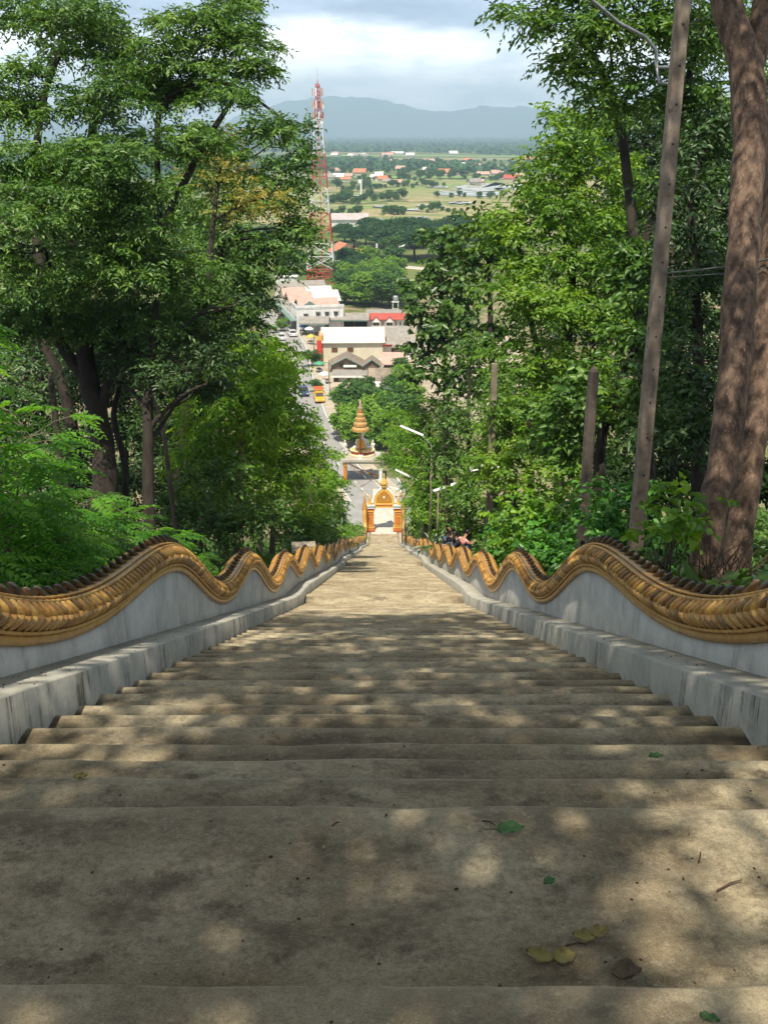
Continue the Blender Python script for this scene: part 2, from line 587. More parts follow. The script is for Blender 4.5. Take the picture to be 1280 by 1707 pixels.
def build_ground():
    pos = [0, 0.7, 1.4, 2.05, 2.15, 2.24, 2.6, 3.0, 3.5, 4, 4.6, 5.3, 6, 7, 8, 9.2, 10.5, 12, 14, 16, 18, 21, 24, 28, 33, 40, 50, 65, 85, 110, 150, 220, 350, 600, 1000, 1800, 3000, 5000, 8000, 13000]
    xs = np.array([-p for p in pos[:0:-1]] + pos)
    ys = list(np.arange(-14, 0, 1.0)) + list(np.arange(0, 20, 0.5)) + list(np.arange(20, 60, 1.0)) + list(np.arange(60, 146, 2.0))
    q = 148.0
    while q < 16500:
        ys.append(q)
        q *= 1.08
    ys = np.array([-200, -60, -30] + ys)
    X, Y = np.meshgrid(xs, ys)
    Z = T(X, Y)
    V = np.stack([X, Y, Z], -1).reshape(-1, 3)
    nx, ny = len(xs), len(ys)
    idx = np.arange(nx * ny).reshape(ny, nx)
    Fa = np.stack([idx[:-1, :-1], idx[:-1, 1:], idx[1:, 1:], idx[1:, :-1]], -1).reshape(-1, 4)
    m = bpy.data.materials.new('ground_soil')
    m.use_nodes = True
    t = m.node_tree
    b = t.nodes['Principled BSDF']
    b.inputs['Roughness'].default_value = 0.95
    b.inputs['Specular IOR Level'].default_value = 0.1
    tc = nd(t, 'ShaderNodeTexCoord')
    v = tc.outputs['Object']
    sx = nd(t, 'ShaderNodeSeparateXYZ', ins={0: v})
    n1 = nd(t, 'ShaderNodeTexNoise', ins={'Vector': v, 'Scale': 1.4, 'Detail': 8.0})
    n2 = nd(t, 'ShaderNodeTexNoise', ins={'Vector': v, 'Scale': 0.02, 'Detail': 8.0, 'Roughness': 0.7})
    n3 = nd(t, 'ShaderNodeTexNoise', ins={'Vector': v, 'Scale': 0.25, 'Detail': 8.0, 'Roughness': 0.7})
    near = mixc(t, mrange(t, n1.outputs[0], 0.4, 0.65), (0.045, 0.035, 0.02), (0.09, 0.085, 0.03))
    town = mixc(t, mrange(t, n3.outputs[0], 0.4, 0.6), (0.26, 0.20, 0.13), (0.10, 0.13, 0.04))
    far = mixc(t, mrange(t, n2.outputs[0], 0.38, 0.6), (0.07, 0.115, 0.03), (0.16, 0.17, 0.06))
    c = mixc(t, mrange(t, sx.outputs[1], 108, 122), near, town)
    c = mixc(t, mrange(t, sx.outputs[1], 290, 340), c, far)
    t.links.new(c, b.inputs['Base Color'])
    o = link('ground', np_mesh('ground', V, Fa, 4, m, smooth=True))
    tag(o, kind='structure')


build_ground()


# ------------------------------------------------------------------ stairs
def build_stairs():
    nx = 44
    xs = np.linspace(-WX - 0.02, WX + 0.02, nx)
    rows = []
    dirt = []
    rng = np.random.default_rng(3)

    def wob(a, n=7):
        r = rng.normal(0, 1, nx + n * 2)
        r = np.convolve(r, np.ones(n) / n, 'same')[n:-n]
        return r * a
    for k, (y0, y1, zt) in enumerate(noses):
        amp = 0.0055 if y1 < 25 else 0.003
        wy = wob(amp * 1.6) + wob(amp, 3)
        wz = wob(amp * 0.9)
        tilt = rng.uniform(-0.012, 0.006)
        if k == 0:
            dirt.append(np.zeros(nx))
            rows.append((xs, np.full(nx, y0), np.full(nx, zt)))
        n_in = 6 if (y1 - y0) > 0.6 and y1 < 25 else 4
        st_d = (0.35 + 0.65 * rng.random()) * (1 - 0.72 * float(sstep(13, 22, y1)))  # real dirt, thinned lower down to paint in the brightness of sunlit flights
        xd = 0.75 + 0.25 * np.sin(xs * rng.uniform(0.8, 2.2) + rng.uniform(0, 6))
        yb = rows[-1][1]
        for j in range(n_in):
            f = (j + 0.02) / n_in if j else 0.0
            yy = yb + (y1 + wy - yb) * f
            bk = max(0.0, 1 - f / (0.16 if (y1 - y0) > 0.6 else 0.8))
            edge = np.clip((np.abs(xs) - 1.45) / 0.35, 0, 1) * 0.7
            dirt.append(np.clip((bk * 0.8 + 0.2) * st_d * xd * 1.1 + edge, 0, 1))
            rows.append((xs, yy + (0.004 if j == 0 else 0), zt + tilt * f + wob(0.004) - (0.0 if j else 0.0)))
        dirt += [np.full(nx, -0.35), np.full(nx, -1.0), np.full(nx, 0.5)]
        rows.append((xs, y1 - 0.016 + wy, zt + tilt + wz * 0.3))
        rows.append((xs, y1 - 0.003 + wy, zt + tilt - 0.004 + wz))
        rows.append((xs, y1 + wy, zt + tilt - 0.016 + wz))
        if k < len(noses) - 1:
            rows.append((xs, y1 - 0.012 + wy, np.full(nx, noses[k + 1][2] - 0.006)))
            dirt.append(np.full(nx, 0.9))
    V = np.concatenate([np.stack(r, -1) for r in rows])
    nr = len(rows)
    idx = np.arange(nr * nx).reshape(nr, nx)
    Fa = np.stack([idx[:-1, :-1], idx[:-1, 1:], idx[1:, 1:], idx[1:, :-1]], -1).reshape(-1, 4)
    me = np_mesh('stairs', V, Fa, 4, M_stair)
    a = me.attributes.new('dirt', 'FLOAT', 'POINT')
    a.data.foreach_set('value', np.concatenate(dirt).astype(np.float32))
    o = link('stairs', me)
    tag(o, kind='structure')


build_stairs()

# ------------------------------------------------------------------ naga balustrades
XC = 2.20
LAM = 5.75


def curb_top(y):
    return SL(y) + 0.205


def naga_zb(y, ph):
    d = np.asarray(y) - ph
    d = np.where(d < 0, d * 0.78, d)
    c = 0.5 + 0.5 * np.cos(2 * math.pi * d / LAM)
    return curb_top(y) + 0.15 + 0.47 * (0.75 * c + 0.25 * c * c)


def naga_map(side, ph, s, h, o):
    e = 0.03
    h = np.asarray(h) * 0.86
    o = np.asarray(o) * 0.92
    zb = naga_zb(s, ph)
    m = (naga_zb(s + e, ph) - naga_zb(s - e, ph)) / (2 * e)
    q = np.sqrt(1 + m * m)
    return np.stack([side * (XC - o) + 0 * s, s - h * m / q, zb + h / q], -1)


def sweep(side, s, prof_fn, closed=True):
    """rows of profile (o, world z) pairs along s -> mesh arrays"""
    prof = prof_fn
    npf = prof.shape[1]
    ns = prof.shape[0]
    idx = np.arange(ns * npf).reshape(ns, npf)
    nxt = np.roll(idx, -1, axis=1)
    Fa = np.stack([idx[:-1], nxt[:-1], nxt[1:], idx[1:]], -1).reshape(-1, 4)
    if side > 0:
        Fa = Fa[:, ::-1]
    return prof.reshape(-1, 3), Fa


def build_naga(side, ph, label):
    root = empty('naga_balustrade', (side * XC, 2.0, float(curb_top(2.0))), label, 'balustrade', 'naga balustrades along the stairs')
    inv = Vector(root.location)

    def fin(o):
        o.location = -inv
        return o
    Y0, Y1 = -3.0, YEND - 0.3
    s = np.concatenate([np.arange(Y0, 40, 0.12), np.arange(40, Y1, 0.2)])
    # curb
    ct = curb_top(s)
    rng = np.random.default_rng(5 + int(side))
    w = np.convolve(rng.normal(0, 0.0015, len(s)), np.ones(9) / 9, 'same')
    xs_o = [(WX, -0.75), (WX + w, None), (WX + 0.014, 1), (XC - 0.11, 2), (XC - 0.11, -0.75)]
    rows = np.zeros((len(s), 5, 3))
    rows[:, :, 1] = s[:, None]
    rows[:, 0, 0], rows[:, 0, 2] = WX, ct - 0.9
    rows[:, 1, 0], rows[:, 1, 2] = WX + w * 0.4, ct - 0.012 + w * 0.4
    rows[:, 2, 0], rows[:, 2, 2] = WX + 0.014 + w * 0.3, ct + w * 0.5
    rows[:, 3, 0], rows[:, 3, 2] = XC - 0.105, ct + 0.012
    rows[:, 4, 0], rows[:, 4, 2] = XC - 0.105, ct - 0.9
    rows[:, :, 0] *= side
    V, Fa = sweep(side, s, rows)
    fin(link('curb', np_mesh('curb', V, Fa, 4, M_curb), root))
    # white wall
    zt = naga_zb(s, ph) + 0.03
    rows = np.zeros((len(s), 5, 3))
    rows[:, :, 1] = s[:, None]
    bulge = 0.012
    for k, (o, z_) in enumerate(((0.10, ct - 0.3), (0.10 + bulge, ct + 0.03), (0.10, zt), (-0.10, zt), (-0.10, ct - 0.9))):
        rows[:, k, 0] = XC - o
        rows[:, k, 2] = z_
    rows[:, :, 0] *= side
    V, Fa = sweep(side, s, rows)
    fin(link('white_wall', np_mesh('white_wall', V, Fa, 4, M_wallw), root))
    # body core: skirt, bulge
    prof = [(0.125, 0.0), (0.14, 0.005), (0.142, 0.068), (0.12, 0.08), (0.125, 0.10), (0.155, 0.14), (0.168, 0.19), (0.155, 0.245), (0.125, 0.285), (0.10, 0.30), (0.06, 0.335), (0.0, 0.345)]
    prof = prof + [(-o, h) for (o, h) in prof[-2::-1]]
    st = np.concatenate([np.arange(Y0, 30, 0.06), np.arange(30, Y1, 0.12)])
    rows = np.stack([naga_map(side, ph, st, np.full(len(st), h), np.full(len(st), o)) for (o, h) in prof], 1)
    V, Fa = sweep(side, st, rows)
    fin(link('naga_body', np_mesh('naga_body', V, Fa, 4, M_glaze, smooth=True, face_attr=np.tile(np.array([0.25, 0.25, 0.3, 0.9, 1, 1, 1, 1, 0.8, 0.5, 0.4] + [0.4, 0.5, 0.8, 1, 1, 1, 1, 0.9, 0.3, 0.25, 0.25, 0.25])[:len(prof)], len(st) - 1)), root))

    # rope trims with a rounded section and small dents
    def rope(h0, o0, r, name, m):
        sr = np.concatenate([np.arange(Y0, 40, 0.03), np.arange(40, Y1, 0.1)])
        nn = 7
        rr = []
        for k in range(nn):
            a = 2 * math.pi * k / nn
            rw = r * (1 + 0.16 * np.sin(sr * 2 * math.pi / 0.11 + a))
            rr.append(naga_map(side, ph, sr, h0 + rw * math.sin(a), o0 + rw * math.cos(a)))
        V, Fa = sweep(side, sr, np.stack(rr, 1))
        return V, Fa
    parts = [rope(0.082, 0.150, 0.014, '', 0), rope(0.302, 0.118, 0.017, '', 0), rope(0.332, 0.082, 0.012, '', 0),
             rope(0.082, -0.150, 0.014, '', 0), rope(0.302, -0.118, 0.017, '', 0), rope(0.332, -0.082, 0.012, '', 0)]
    Vs, Fs, b = [], [], 0
    for V, Fa in parts:
        Vs.append(V)
        Fs.append(Fa + b)
        b += len(V)
    Fs = np.concatenate(Fs)
    fin(link('rope_trim', np_mesh('rope_trim', np.concatenate(Vs), Fs, 4, M_trim, smooth=True, face_attr=np.random.default_rng(2).random(len(Fs)) * 0.35), root))
    # scales: two rows of slanting ribs that interlock
    Vs, Fs, A, b = [], [], [], 0
    rng = np.random.default_rng(11 + int(side))
    for (h0, h1, sl, ofs) in ((0.300, 0.150, 0.070, 0.0), (0.235, 0.088, -0.062, 0.5)):
        for osg in (1, -1):
            lim = Y1 if osg > 0 else 40
            sp = 0.108
            cs = np.arange(Y0 + 0.1, lim, sp) + ofs * sp
            n = len(cs)
            cs = cs + rng.normal(0, 0.004, n)
            rings, side_n = 6, 6
            tt = np.linspace(0, 1, rings)
            hs = h0 + (h1 - h0) * tt
            rad = np.array([0.018, 0.027, 0.030, 0.027, 0.020, 0.006])
            bul = np.interp(hs, [0.085, 0.14, 0.19, 0.245, 0.29], [0.125, 0.157, 0.168, 0.157, 0.125])
            vv = np.zeros((n, rings, side_n, 3))
            js = rng.uniform(0.85, 1.18, n)
            for r_ in range(rings):
                cen = cs + sl * (tt[r_] ** 1.4)
                for k in range(side_n):
                    a = 2 * math.pi * k / side_n
                    ds = rad[r_] * 0.92 * math.cos(a) * js
                    do = rad[r_] * 1.55 * math.sin(a)
                    dh = 0.0
                    vv[:, r_, k] = naga_map(side, ph, cen + ds, np.full(n, hs[r_] + dh) - ds * 0.15, osg * (bul[r_] + 0.006 * (1 if sl > 0 else 0.4) + do))
            V = vv.reshape(-1, 3)
            base = (np.arange(n) * rings * side_n)[:, None, None]
            rr, kk = np.meshgrid(np.arange(rings - 1), np.arange(side_n), indexing='ij')
            f = np.stack([rr * side_n + kk, rr * side_n + (kk + 1) % side_n, (rr + 1) * side_n + (kk + 1) % side_n, (rr + 1) * side_n + kk], -1).reshape(1, -1, 4)
            Fa = (base + f).reshape(-1, 4)
            Vs.append(V)
            Fs.append(Fa + b)
            b += len(V)
            tone = rng.beta(0.9, 1.9, n) * 0.95
            A.append(np.repeat(tone, f.shape[1]))
    fin(link('scales', np_mesh('scales', np.concatenate(Vs), np.concatenate(Fs), 4, M_glaze, smooth=True, face_attr=np.concatenate(A)), root))
    # crest of leaning fins along the ridge
    sp = 0.20
    cs = np.arange(Y0 + 0.1, Y1, sp)
    n = len(cs)
    rng = np.random.default_rng(17)
    ln = rng.uniform(0.20, 0.26, n)
    rings, side_n = 5, 5
    tt = np.linspace(0, 1, rings)
    rad = np.array([0.034, 0.037, 0.034, 0.027, 0.011])
    vv = np.zeros((n, rings, side_n, 3))
    for r_ in range(rings):
        hh = 0.31 + ln * tt[r_] * 0.48
        cen = cs - ln * tt[r_] * 0.85
        for k in range(side_n):
            a = 2 * math.pi * k / side_n
            vv[:, r_, k] = naga_map(side, ph, cen + rad[r_] * math.cos(a), hh + rad[r_] * 0.45 * math.cos(a), 0.052 * (1 - 0.45 * tt[r_]) * math.sin(a) * (1.2 if r_ < 3 else 1.0) + 0 * hh)
    base = (np.arange(n) * rings * side_n)[:, None, None]
    rr, kk = np.meshgrid(np.arange(rings - 1), np.arange(side_n), indexing='ij')
    f = np.stack([rr * side_n + kk, rr * side_n + (kk + 1) % side_n, (rr + 1) * side_n + (kk + 1) % side_n, (rr + 1) * side_n + kk], -1).reshape(1, -1, 4)
    Fa = (base + f).reshape(-1, 4)
    cap = (base[:, :, 0] + np.array([(rings - 1) * side_n + k for k in range(4)])[None]).reshape(-1, 4)
    tone = rng.random(n)
    fin(link('crest', np_mesh('crest', vv.reshape(-1, 3), np.concatenate([Fa, cap]), 4, M_fin, smooth=True, face_attr=np.concatenate([np.repeat(tone, f.shape[1]), tone])), root))
    # rearing neck at the foot of the stairs, with a tall hood spire
    zb = float(naga_zb(np.array([Y1]), ph)[0])
    nb = MB()
    x = side * XC
    pts = [(x, Y1 - 0.6, zb + 0.25), (x, Y1 + 0.1, zb + 0.35), (x + side * 0.1, Y1 + 0.5, zb + 0.9), (x + side * 0.12, Y1 + 0.5, zb + 1.7), (x + side * 0.1, Y1 + 0.65, zb + 2.5), (x + side * 0.1, Y1 + 0.95, zb + 3.0)]
    nb.tube(pts, [0.17, 0.22, 0.26, 0.24, 0.24, 0.12], M_trim, n=9)
    nb.lathe((x + side * 0.1, Y1 + 0.6, zb + 2.3), [(0.24, 0), (0.34, 0.25), (0.27, 0.6), (0.3, 0.7), (0.17, 1.1), (0.19, 1.15), (0.09, 1.6), (0.1, 1.65), (0.02, 2.5)], M_trim, n=8, sy=0.6)
    fin(nb.build('neck', root, smooth=True))
    return root


build_naga(-1, 9.7, 'undulating gold naga serpent balustrade along the left edge of the stairs')
build_naga(1, 9.9, 'undulating gold naga serpent balustrade along the right edge of the stairs')


# ================================================================== foliage tools
def unit(v):
    return v / np.maximum(np.linalg.norm(v, axis=-1, keepdims=True), 1e-9)


def leaf_arrays(Pn, D, N, L, W, six=False, fold=0.22, droop=0.2):
    """one small folded blade per entry"""
    D = unit(D)
    Rt = unit(np.cross(D, N))
    N = unit(np.cross(Rt, D))
    L = L[:, None]
    W = W[:, None]
    n = len(Pn)
    if six:
        V = np.stack([Pn,
                      Pn + D * L * 0.30 + Rt * W * 0.46 + N * W * fold,
                      Pn + D * L * 0.68 + Rt * W * 0.40 + N * W * fold - N * L * droop * 0.4,
                      Pn + D * L - N * L * droop,
                      Pn + D * L * 0.68 - Rt * W * 0.40 + N * W * fold - N * L * droop * 0.4,
                      Pn + D * L * 0.30 - Rt * W * 0.46 + N * W * fold], 1)
        f = np.array([[0, 1, 2, 3], [0, 3, 4, 5]])
    else:
        V = np.stack([Pn, Pn + D * L * 0.45 + Rt * W * 0.5 + N * W * fold, Pn + D * L - N * L * droop, Pn + D * L * 0.45 - Rt * W * 0.5 + N * W * fold], 1)
        f = np.array([[0, 1, 2], [0, 2, 3]])
    k = V.shape[1]
    Fa = (np.arange(n) * k)[:, None, None] + f[None]
    return V.reshape(-1, 3), Fa.reshape(-1, f.shape[1])


SPEC = {
    # L leaf length, W width, sl spray length, k leaves per spray, out: how far leaves point along the spray, hang
    'pinna': dict(L=0.15, W=0.055, sl=0.42, k=9, a=0.45, hang=0.35, sag=0.35, six=False),
    'mid': dict(L=0.17, W=0.075, sl=0.5, k=8, a=0.5, hang=0.35, sag=0.25, six=False),
    'broad': dict(L=0.15, W=0.095, sl=0.28, k=5, a=0.55, hang=0.35, sag=0.2, six=True),
    'teak': dict(L=0.46, W=0.27, sl=0.55, k=5, a=0.5, hang=0.45, sag=0.1, six=False),
    'lance': dict(L=0.26, W=0.065, sl=0.6, k=8, a=0.7, hang=0.6, sag=0.5, six=False),
    'fern': dict(L=0.105, W=0.034, sl=0.40, k=24, a=0.32, hang=0.10, sag=0.45, six=False),
    'tuft': dict(L=0.5, W=0.3, sl=0.6, k=5, a=0.4, hang=0.2, sag=0.1, six=False),
}


def sprays(rng, O, Dr, spec, scale=1.0, upn=0.55):
    """leaves along many short twigs; O origins, Dr directions"""
    n = len(O)
    k = spec['k']
    Dr = unit(Dr)
    up = np.array([0, 0, 1.0])
    S = unit(np.cross(Dr, up[None]) + rng.normal(0, 0.12, (n, 3)))
    sl = spec['sl'] * scale * rng.uniform(0.7, 1.3, n)
    t = (np.arange(k) + 0.6) / k
    sg = np.where(np.arange(k) % 2 == 0, 1.0, -1.0)
    Pn = O[:, None] + Dr[:, None] * (sl[:, None] * t)[..., None] - up * (spec['sag'] * sl[:, None] * t[None] ** 2)[..., None]
    D = Dr[:, None] * spec['a'] + S[:, None] * sg[None, :, None] * (1 - spec['a'] * 0.5) - up * spec['hang'] * rng.uniform(0.3, 1.4, (n, k))[..., None]
    D = D + rng.normal(0, 0.22, (n, k, 3)) * (0.4 if spec['k'] > 15 else 1)
    N = up * upn + rng.normal(0, 0.38, (n, k, 3)) * (0.4 if spec['k'] > 15 else 1) + Dr[:, None] * 0.2
    m = n * k
    tap = np.sin(np.pi * (0.12 + 0.8 * t)) ** 0.6 if spec['k'] > 15 else np.ones(k)
    L = spec['L'] * scale * rng.uniform(0.7, 1.25, (n, k)) * tap
    W = spec['W'] * scale * rng.uniform(0.8, 1.2, (n, k)) * (0.5 + 0.5 * tap)
    tone = np.clip(rng.random(n)[:, None] * 0.7 + rng.random((n, k)) * 0.3, 0, 1).ravel()
    V, Fa = leaf_arrays(Pn.reshape(m, 3), D.reshape(m, 3), N.reshape(m, 3), L.ravel(), W.ravel(), spec['six'])
    return V, Fa, np.repeat(tone, 2)


def clump_sprays(rng, c, r, nb, ns, flat=0.5, shell=0.5):
    """nb sub-clumps in an ellipsoid, ns sprays over them; returns origins, directions, sub-clump centres"""
    c = np.array(c)
    r = np.array(r)
    u = unit(rng.normal(0, 1, (nb, 3)))
    rho = rng.uniform(0.35, 0.92, nb)[:, None]
    bc = c + u * r * rho
    br = (np.mean(r) * rng.uniform(0.26, 0.46, nb))[:, None] * np.array([1.15, 1.15, flat])
    bi = rng.integers(0, nb, ns)
    u2 = unit(rng.normal(0, 1, (ns, 3)))
    u2[:, 2] = np.where(rng.random(ns) < 0.62, np.abs(u2[:, 2]), u2[:, 2])
    O = bc[bi] + br[bi] * u2 * (shell + (1 - shell) * rng.random(ns)[:, None]) * rng.choice([1.0, 1.0, 1.25], ns)[:, None]
    D = unit(u2 * np.array([1, 1, 0.35]) + 0.45 * u[bi] * np.array([1, 1, 0.3]) + rng.normal(0, 0.4, (ns, 3)))
    return O, D, bc


def curve_pts(a, b, n=6, sag=0.0, wob=0.0):
    a, b = Vector(a), Vector(b)
    d = (b - a).length
    out = []
    w1 = Vector((random.uniform(-1, 1), random.uniform(-1, 1), random.uniform(-0.6, 1))) * wob * d
    w2 = Vector((random.uniform(-1, 1), random.uniform(-1, 1), random.uniform(-1, 0.6))) * wob * d
    for i in range(n + 1):
        t = i / n
        p = a.lerp(b, t) + Vector((0, 0, -sag * d * 4 * t * (1 - t)))
        p += w1 * math.sin(math.pi * t) + w2 * math.sin(2 * math.pi * t)
        out.append(p)
    return out


def C(px, py, d, rx, ry, dep=0.85):
    """an ellipsoid of foliage of real size, standing at distance d"""
    p = P(px, py, d)
    return (p, (rx * d / F, rx * d / F * dep, ry * d / F))


NLEAF = 0
DENS = 1.7


def make_tree(name, label, cat, base, trunks, clumps, spec, lmat, bmat, seed, group=None, dens=2.4, scale=1.0, limbs=True, flat=0.5, nb_f=1.0, twig=0.012):
    """trunks: list of polylines [(Vector, radius)...]; clumps: [(centre, radii)]"""
    global NLEAF
    rng = np.random.default_rng(seed)
    random.seed(seed)
    root = empty(name, base, label, cat, group)
    inv = Vector(base)
    sp = SPEC[spec] if isinstance(spec, str) else spec
    tm = MB()
    nodes = []
    for tr in trunks:
        pts = [Vector(p) for p, r in tr]
        rad = [r for p, r in tr]
        # refine
        q, qr = [], []
        for i in range(len(pts) - 1):
            for j in range(4):
                t = j / 4
                p0, p1, p2, p3 = pts[max(i - 1, 0)], pts[i], pts[i + 1], pts[min(i + 2, len(pts) - 1)]
                cr = 0.5 * (2 * p1 + (p2 - p0) * t + (2 * p0 - 5 * p1 + 4 * p2 - p3) * t * t + (3 * p1 - p0 - 3 * p2 + p3) * t ** 3)
                q.append(cr + Vector((random.uniform(-1, 1), random.uniform(-1, 1), 0)) * rad[i] * 0.10 * (j > 0))
                qr.append(rad[i] + (rad[i + 1] - rad[i]) * t)
        q.append(pts[-1])
        qr.append(rad[-1])
        tm.tube(q, qr, bmat, n=10, jit=0.06)
        nodes += list(zip(q, qr))
    allO, allD = [], []
    area_leaf = sp['L'] * sp['W'] * 0.55 * scale * scale
    for ci, (c, r) in enumerate(clumps):
        area = math.pi * r[0] * r[2]
        ns = int(DENS * dens * area / (area_leaf * sp['k'])) + 8
        nb = max(6, int(nb_f * 16 * (max(r) / 2.2) ** 0.9))
        O, D, bc = clump_sprays(rng, c, r, nb, ns, flat)
        allO.append(O)
        allD.append(D)
        if limbs and nodes:
            c = Vector(c)
            best = min(nodes, key=lambda n_: (n_[0] - c).length + max(0, n_[0].z - c.z + 0.3) * 1.2)
            ln = (best[0] - c).length
            r0 = min(best[1] * 0.62, 0.014 * ln + 0.015)
            pts = curve_pts(best[0], c, 7, sag=-0.05, wob=0.06)
            tm.tube(pts, [r0 + (0.35 * r0 - r0) * i / 7 for i in range(8)], bmat, n=6, cap=False)
            for bi in range(len(bc)):
                a = pts[random.randint(4, 7)]
                b = Vector(bc[bi])
                pp = curve_pts(a, b, 4, sag=-0.06, wob=0.09)
                tm.tube(pp, [r0 * 0.38, r0 * 0.3, r0 * 0.22, r0 * 0.16, twig * 0.5], bmat, n=5, cap=False)
    O = np.concatenate(allO)
    D = np.concatenate(allD)
    V, Fa, tone = sprays(rng, O, D, sp, scale)
    NLEAF += len(tone) // 2
    if tm.V:
        o = tm.build('trunk', root, smooth=True)
        o.location = -inv
    o = link('crown', np_mesh('crown', V, Fa, Fa.shape[1], lmat, face_attr=tone), root)
    o.location = -inv
    return root


def trunk_px(pts, d, r_px):
    """trunk polyline from points that stand at distance d (metres)"""
    out = []
    for i, (x, y_) in enumerate(pts):
        dd = d[i] if hasattr(d, '__len__') else d
        rr = r_px[i] if hasattr(r_px, '__len__') else r_px
        out.append((P(x, y_, dd), rr * dd / F))
    return out


def ground_foot(tr, r_extra=1.25, ofs=-0.15):
    """carry a trunk straight down to the soil"""
    p, r = tr[0]
    z = float(T(p.x, p.y)) + ofs
    if z < p.z - 0.05:
        d = (tr[0][0] - tr[1][0]).normalized()
        q = p + Vector((d.x * 0.4, d.y * 0.4, -1)).normalized() * (p.z - z)
        q.z = z
        return [(q, r * r_extra)] + tr
    return tr


# ================================================================== left side of the stairs
def left_trees():
    t1 = ground_foot(trunk_px([(180, 880), (172, 760), (163, 690), (150, 640), (140, 560), (132, 500), (118, 380), (150, 240), (175, 120)], 29, [23, 20, 18, 16, 14, 12, 10, 7, 4]))
    t2 = trunk_px([(163, 690), (190, 620), (205, 560), (250, 430), (330, 260), (400, 150)], 29, [11, 9, 8, 7, 6, 3])
    t3 = trunk_px([(150, 640), (95, 560), (70, 470), (60, 330), (70, 180), (110, 60)], 29, [11, 10, 9, 7, 6, 4])
    t4 = trunk_px([(270, 395), (262, 250), (272, 175), (325, 138), (385, 142), (440, 175), (480, 205)], 29, [5, 5, 4.5, 4.2, 3.5, 2.5, 1.5])
    cl = [C(*a) for a in [
        (80, 40, 29, 120, 70), (30, 140, 27, 70, 60), (200, 60, 31, 60, 60), (330, 60, 29, 90, 62), (320, 125, 29, 75, 40), (265, 60, 28, 40, 40), (375, 160, 28, 60, 26), (235, 120, 29, 40, 40), (410, 95, 29, 48, 60), (400, 30, 31, 45, 40),
        (150, 160, 27, 95, 50), (270, 150, 30, 60, 40), (60, 250, 26, 85, 55), (170, 265, 25, 100, 50), (290, 235, 28, 90, 40), (450, 205, 28, 45, 30),
        (90, 345, 25, 120, 50), (235, 345, 26, 100, 50), (10, 420, 25, 60, 60), (130, 440, 26, 120, 60), (270, 440, 27, 100, 60),
        (60, 520, 27, 100, 60), (210, 530, 28, 120, 55), (340, 520, 30, 80, 50)]]
    make_tree('rain_tree', 'huge dark green spreading tree on the left with layered drooping crown and forked black trunk', 'tree', t1[0][0], [t1, t2, t3, t4], cl, 'pinna', L_left, M_bark2, 21, dens=3.0, scale=1.05, flat=0.42)
    # yellowing tree behind it
    t = ground_foot(trunk_px([(300, 760), (330, 560), (370, 400), (390, 270)], 44, [12, 9, 7, 3]))
    cl = [C(*a) for a in [(350, 275, 44, 70, 45), (440, 280, 44, 60, 40), (480, 320, 44, 48, 48), (390, 350, 44, 90, 50), (500, 380, 44, 42, 30), (470, 415, 44, 52, 40), (380, 440, 44, 80, 50),
                                  (350, 225, 44, 45, 28), (405, 475, 46, 45, 30), (515, 395, 44, 36, 20), (400, 505, 46, 50, 40), (505, 215, 44, 26, 14), (485, 245, 44, 40, 25)]]
    make_tree('yellowing_tree', 'tree with yellowish crown beside the tall red and white mast', 'tree', t[0][0], [t], cl, 'mid', L_yel if False else L_left, M_bark2, 22, dens=1.9, scale=1.25)
    t = ground_foot(trunk_px([(330, 700), (345, 500), (360, 330), (370, 270)], 38, [6, 5, 4, 2]))
    cl = [C(*a) for a in [(370, 250, 38, 40, 26), (405, 285, 38, 36, 24), (345, 305, 38, 40, 26), (420, 330, 38, 36, 22), (455, 335, 38, 30, 20), (395, 355, 38, 40, 20)]]
    make_tree('flowering_tree', 'slender tree with sparse yellow blossom among the dark left crowns', 'tree', t[0][0], [t], cl, 'mid', L_yel, M_bark2, 29, dens=0.9, scale=1.0)
    # dark second tree with a thin straight trunk
    t = ground_foot(trunk_px([(250, 860), (247, 700), (252, 600), (262, 500)], 27, [10, 9, 8, 5]))
    tb = trunk_px([(248, 715), (275, 685), (310, 655), (345, 640)], 27, [5, 4, 3, 2])
    cl = [C(*a) for a in [(300, 600, 27, 70, 45), (230, 590, 28, 60, 45), (360, 570, 29, 60, 50), (390, 520, 30, 50, 40), (180, 620, 30, 60, 40), (340, 650, 31, 50, 30)]]
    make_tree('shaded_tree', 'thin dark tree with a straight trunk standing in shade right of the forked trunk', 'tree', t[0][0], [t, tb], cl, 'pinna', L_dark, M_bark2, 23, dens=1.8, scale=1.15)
    # deep understory
    k = 0
    names = ['dark leafy tree at the left picture edge behind the ferny saplings', 'dark bushy tree deep in shade behind the forked trunk', 'dark bushy tree low behind the ferny saplings on the left', 'shaded bushy tree below the yellowish crown on the left']
    for (x, y_, d, cl) in [
        (60, 800, 40, [(40, 640, 40, 130, 80), (20, 760, 38, 110, 80), (100, 560, 44, 130, 70)]),
        (200, 850, 46, [(180, 660, 46, 120, 80), (230, 770, 44, 100, 80), (160, 850, 40, 110, 60)]),
        (90, 880, 34, [(60, 860, 34, 120, 70), (150, 800, 38, 90, 60)]),
        (310, 880, 48, [(310, 700, 48, 80, 70), (330, 800, 46, 90, 70), (300, 880, 42, 90, 40), (370, 620, 48, 60, 60)])]:
        t = ground_foot(trunk_px([(x, y_), (x + 8, y_ - 120), (x - 6, y_ - 260)], d, [9, 7, 4]))
        make_tree('understory_tree', names[k], 'tree', t[0][0], [t], [C(*a) for a in cl], 'mid', L_dark, M_bark2, 31 + k, group='shaded trees below the big left crown', dens=2.2, scale=1.3)
        k += 1
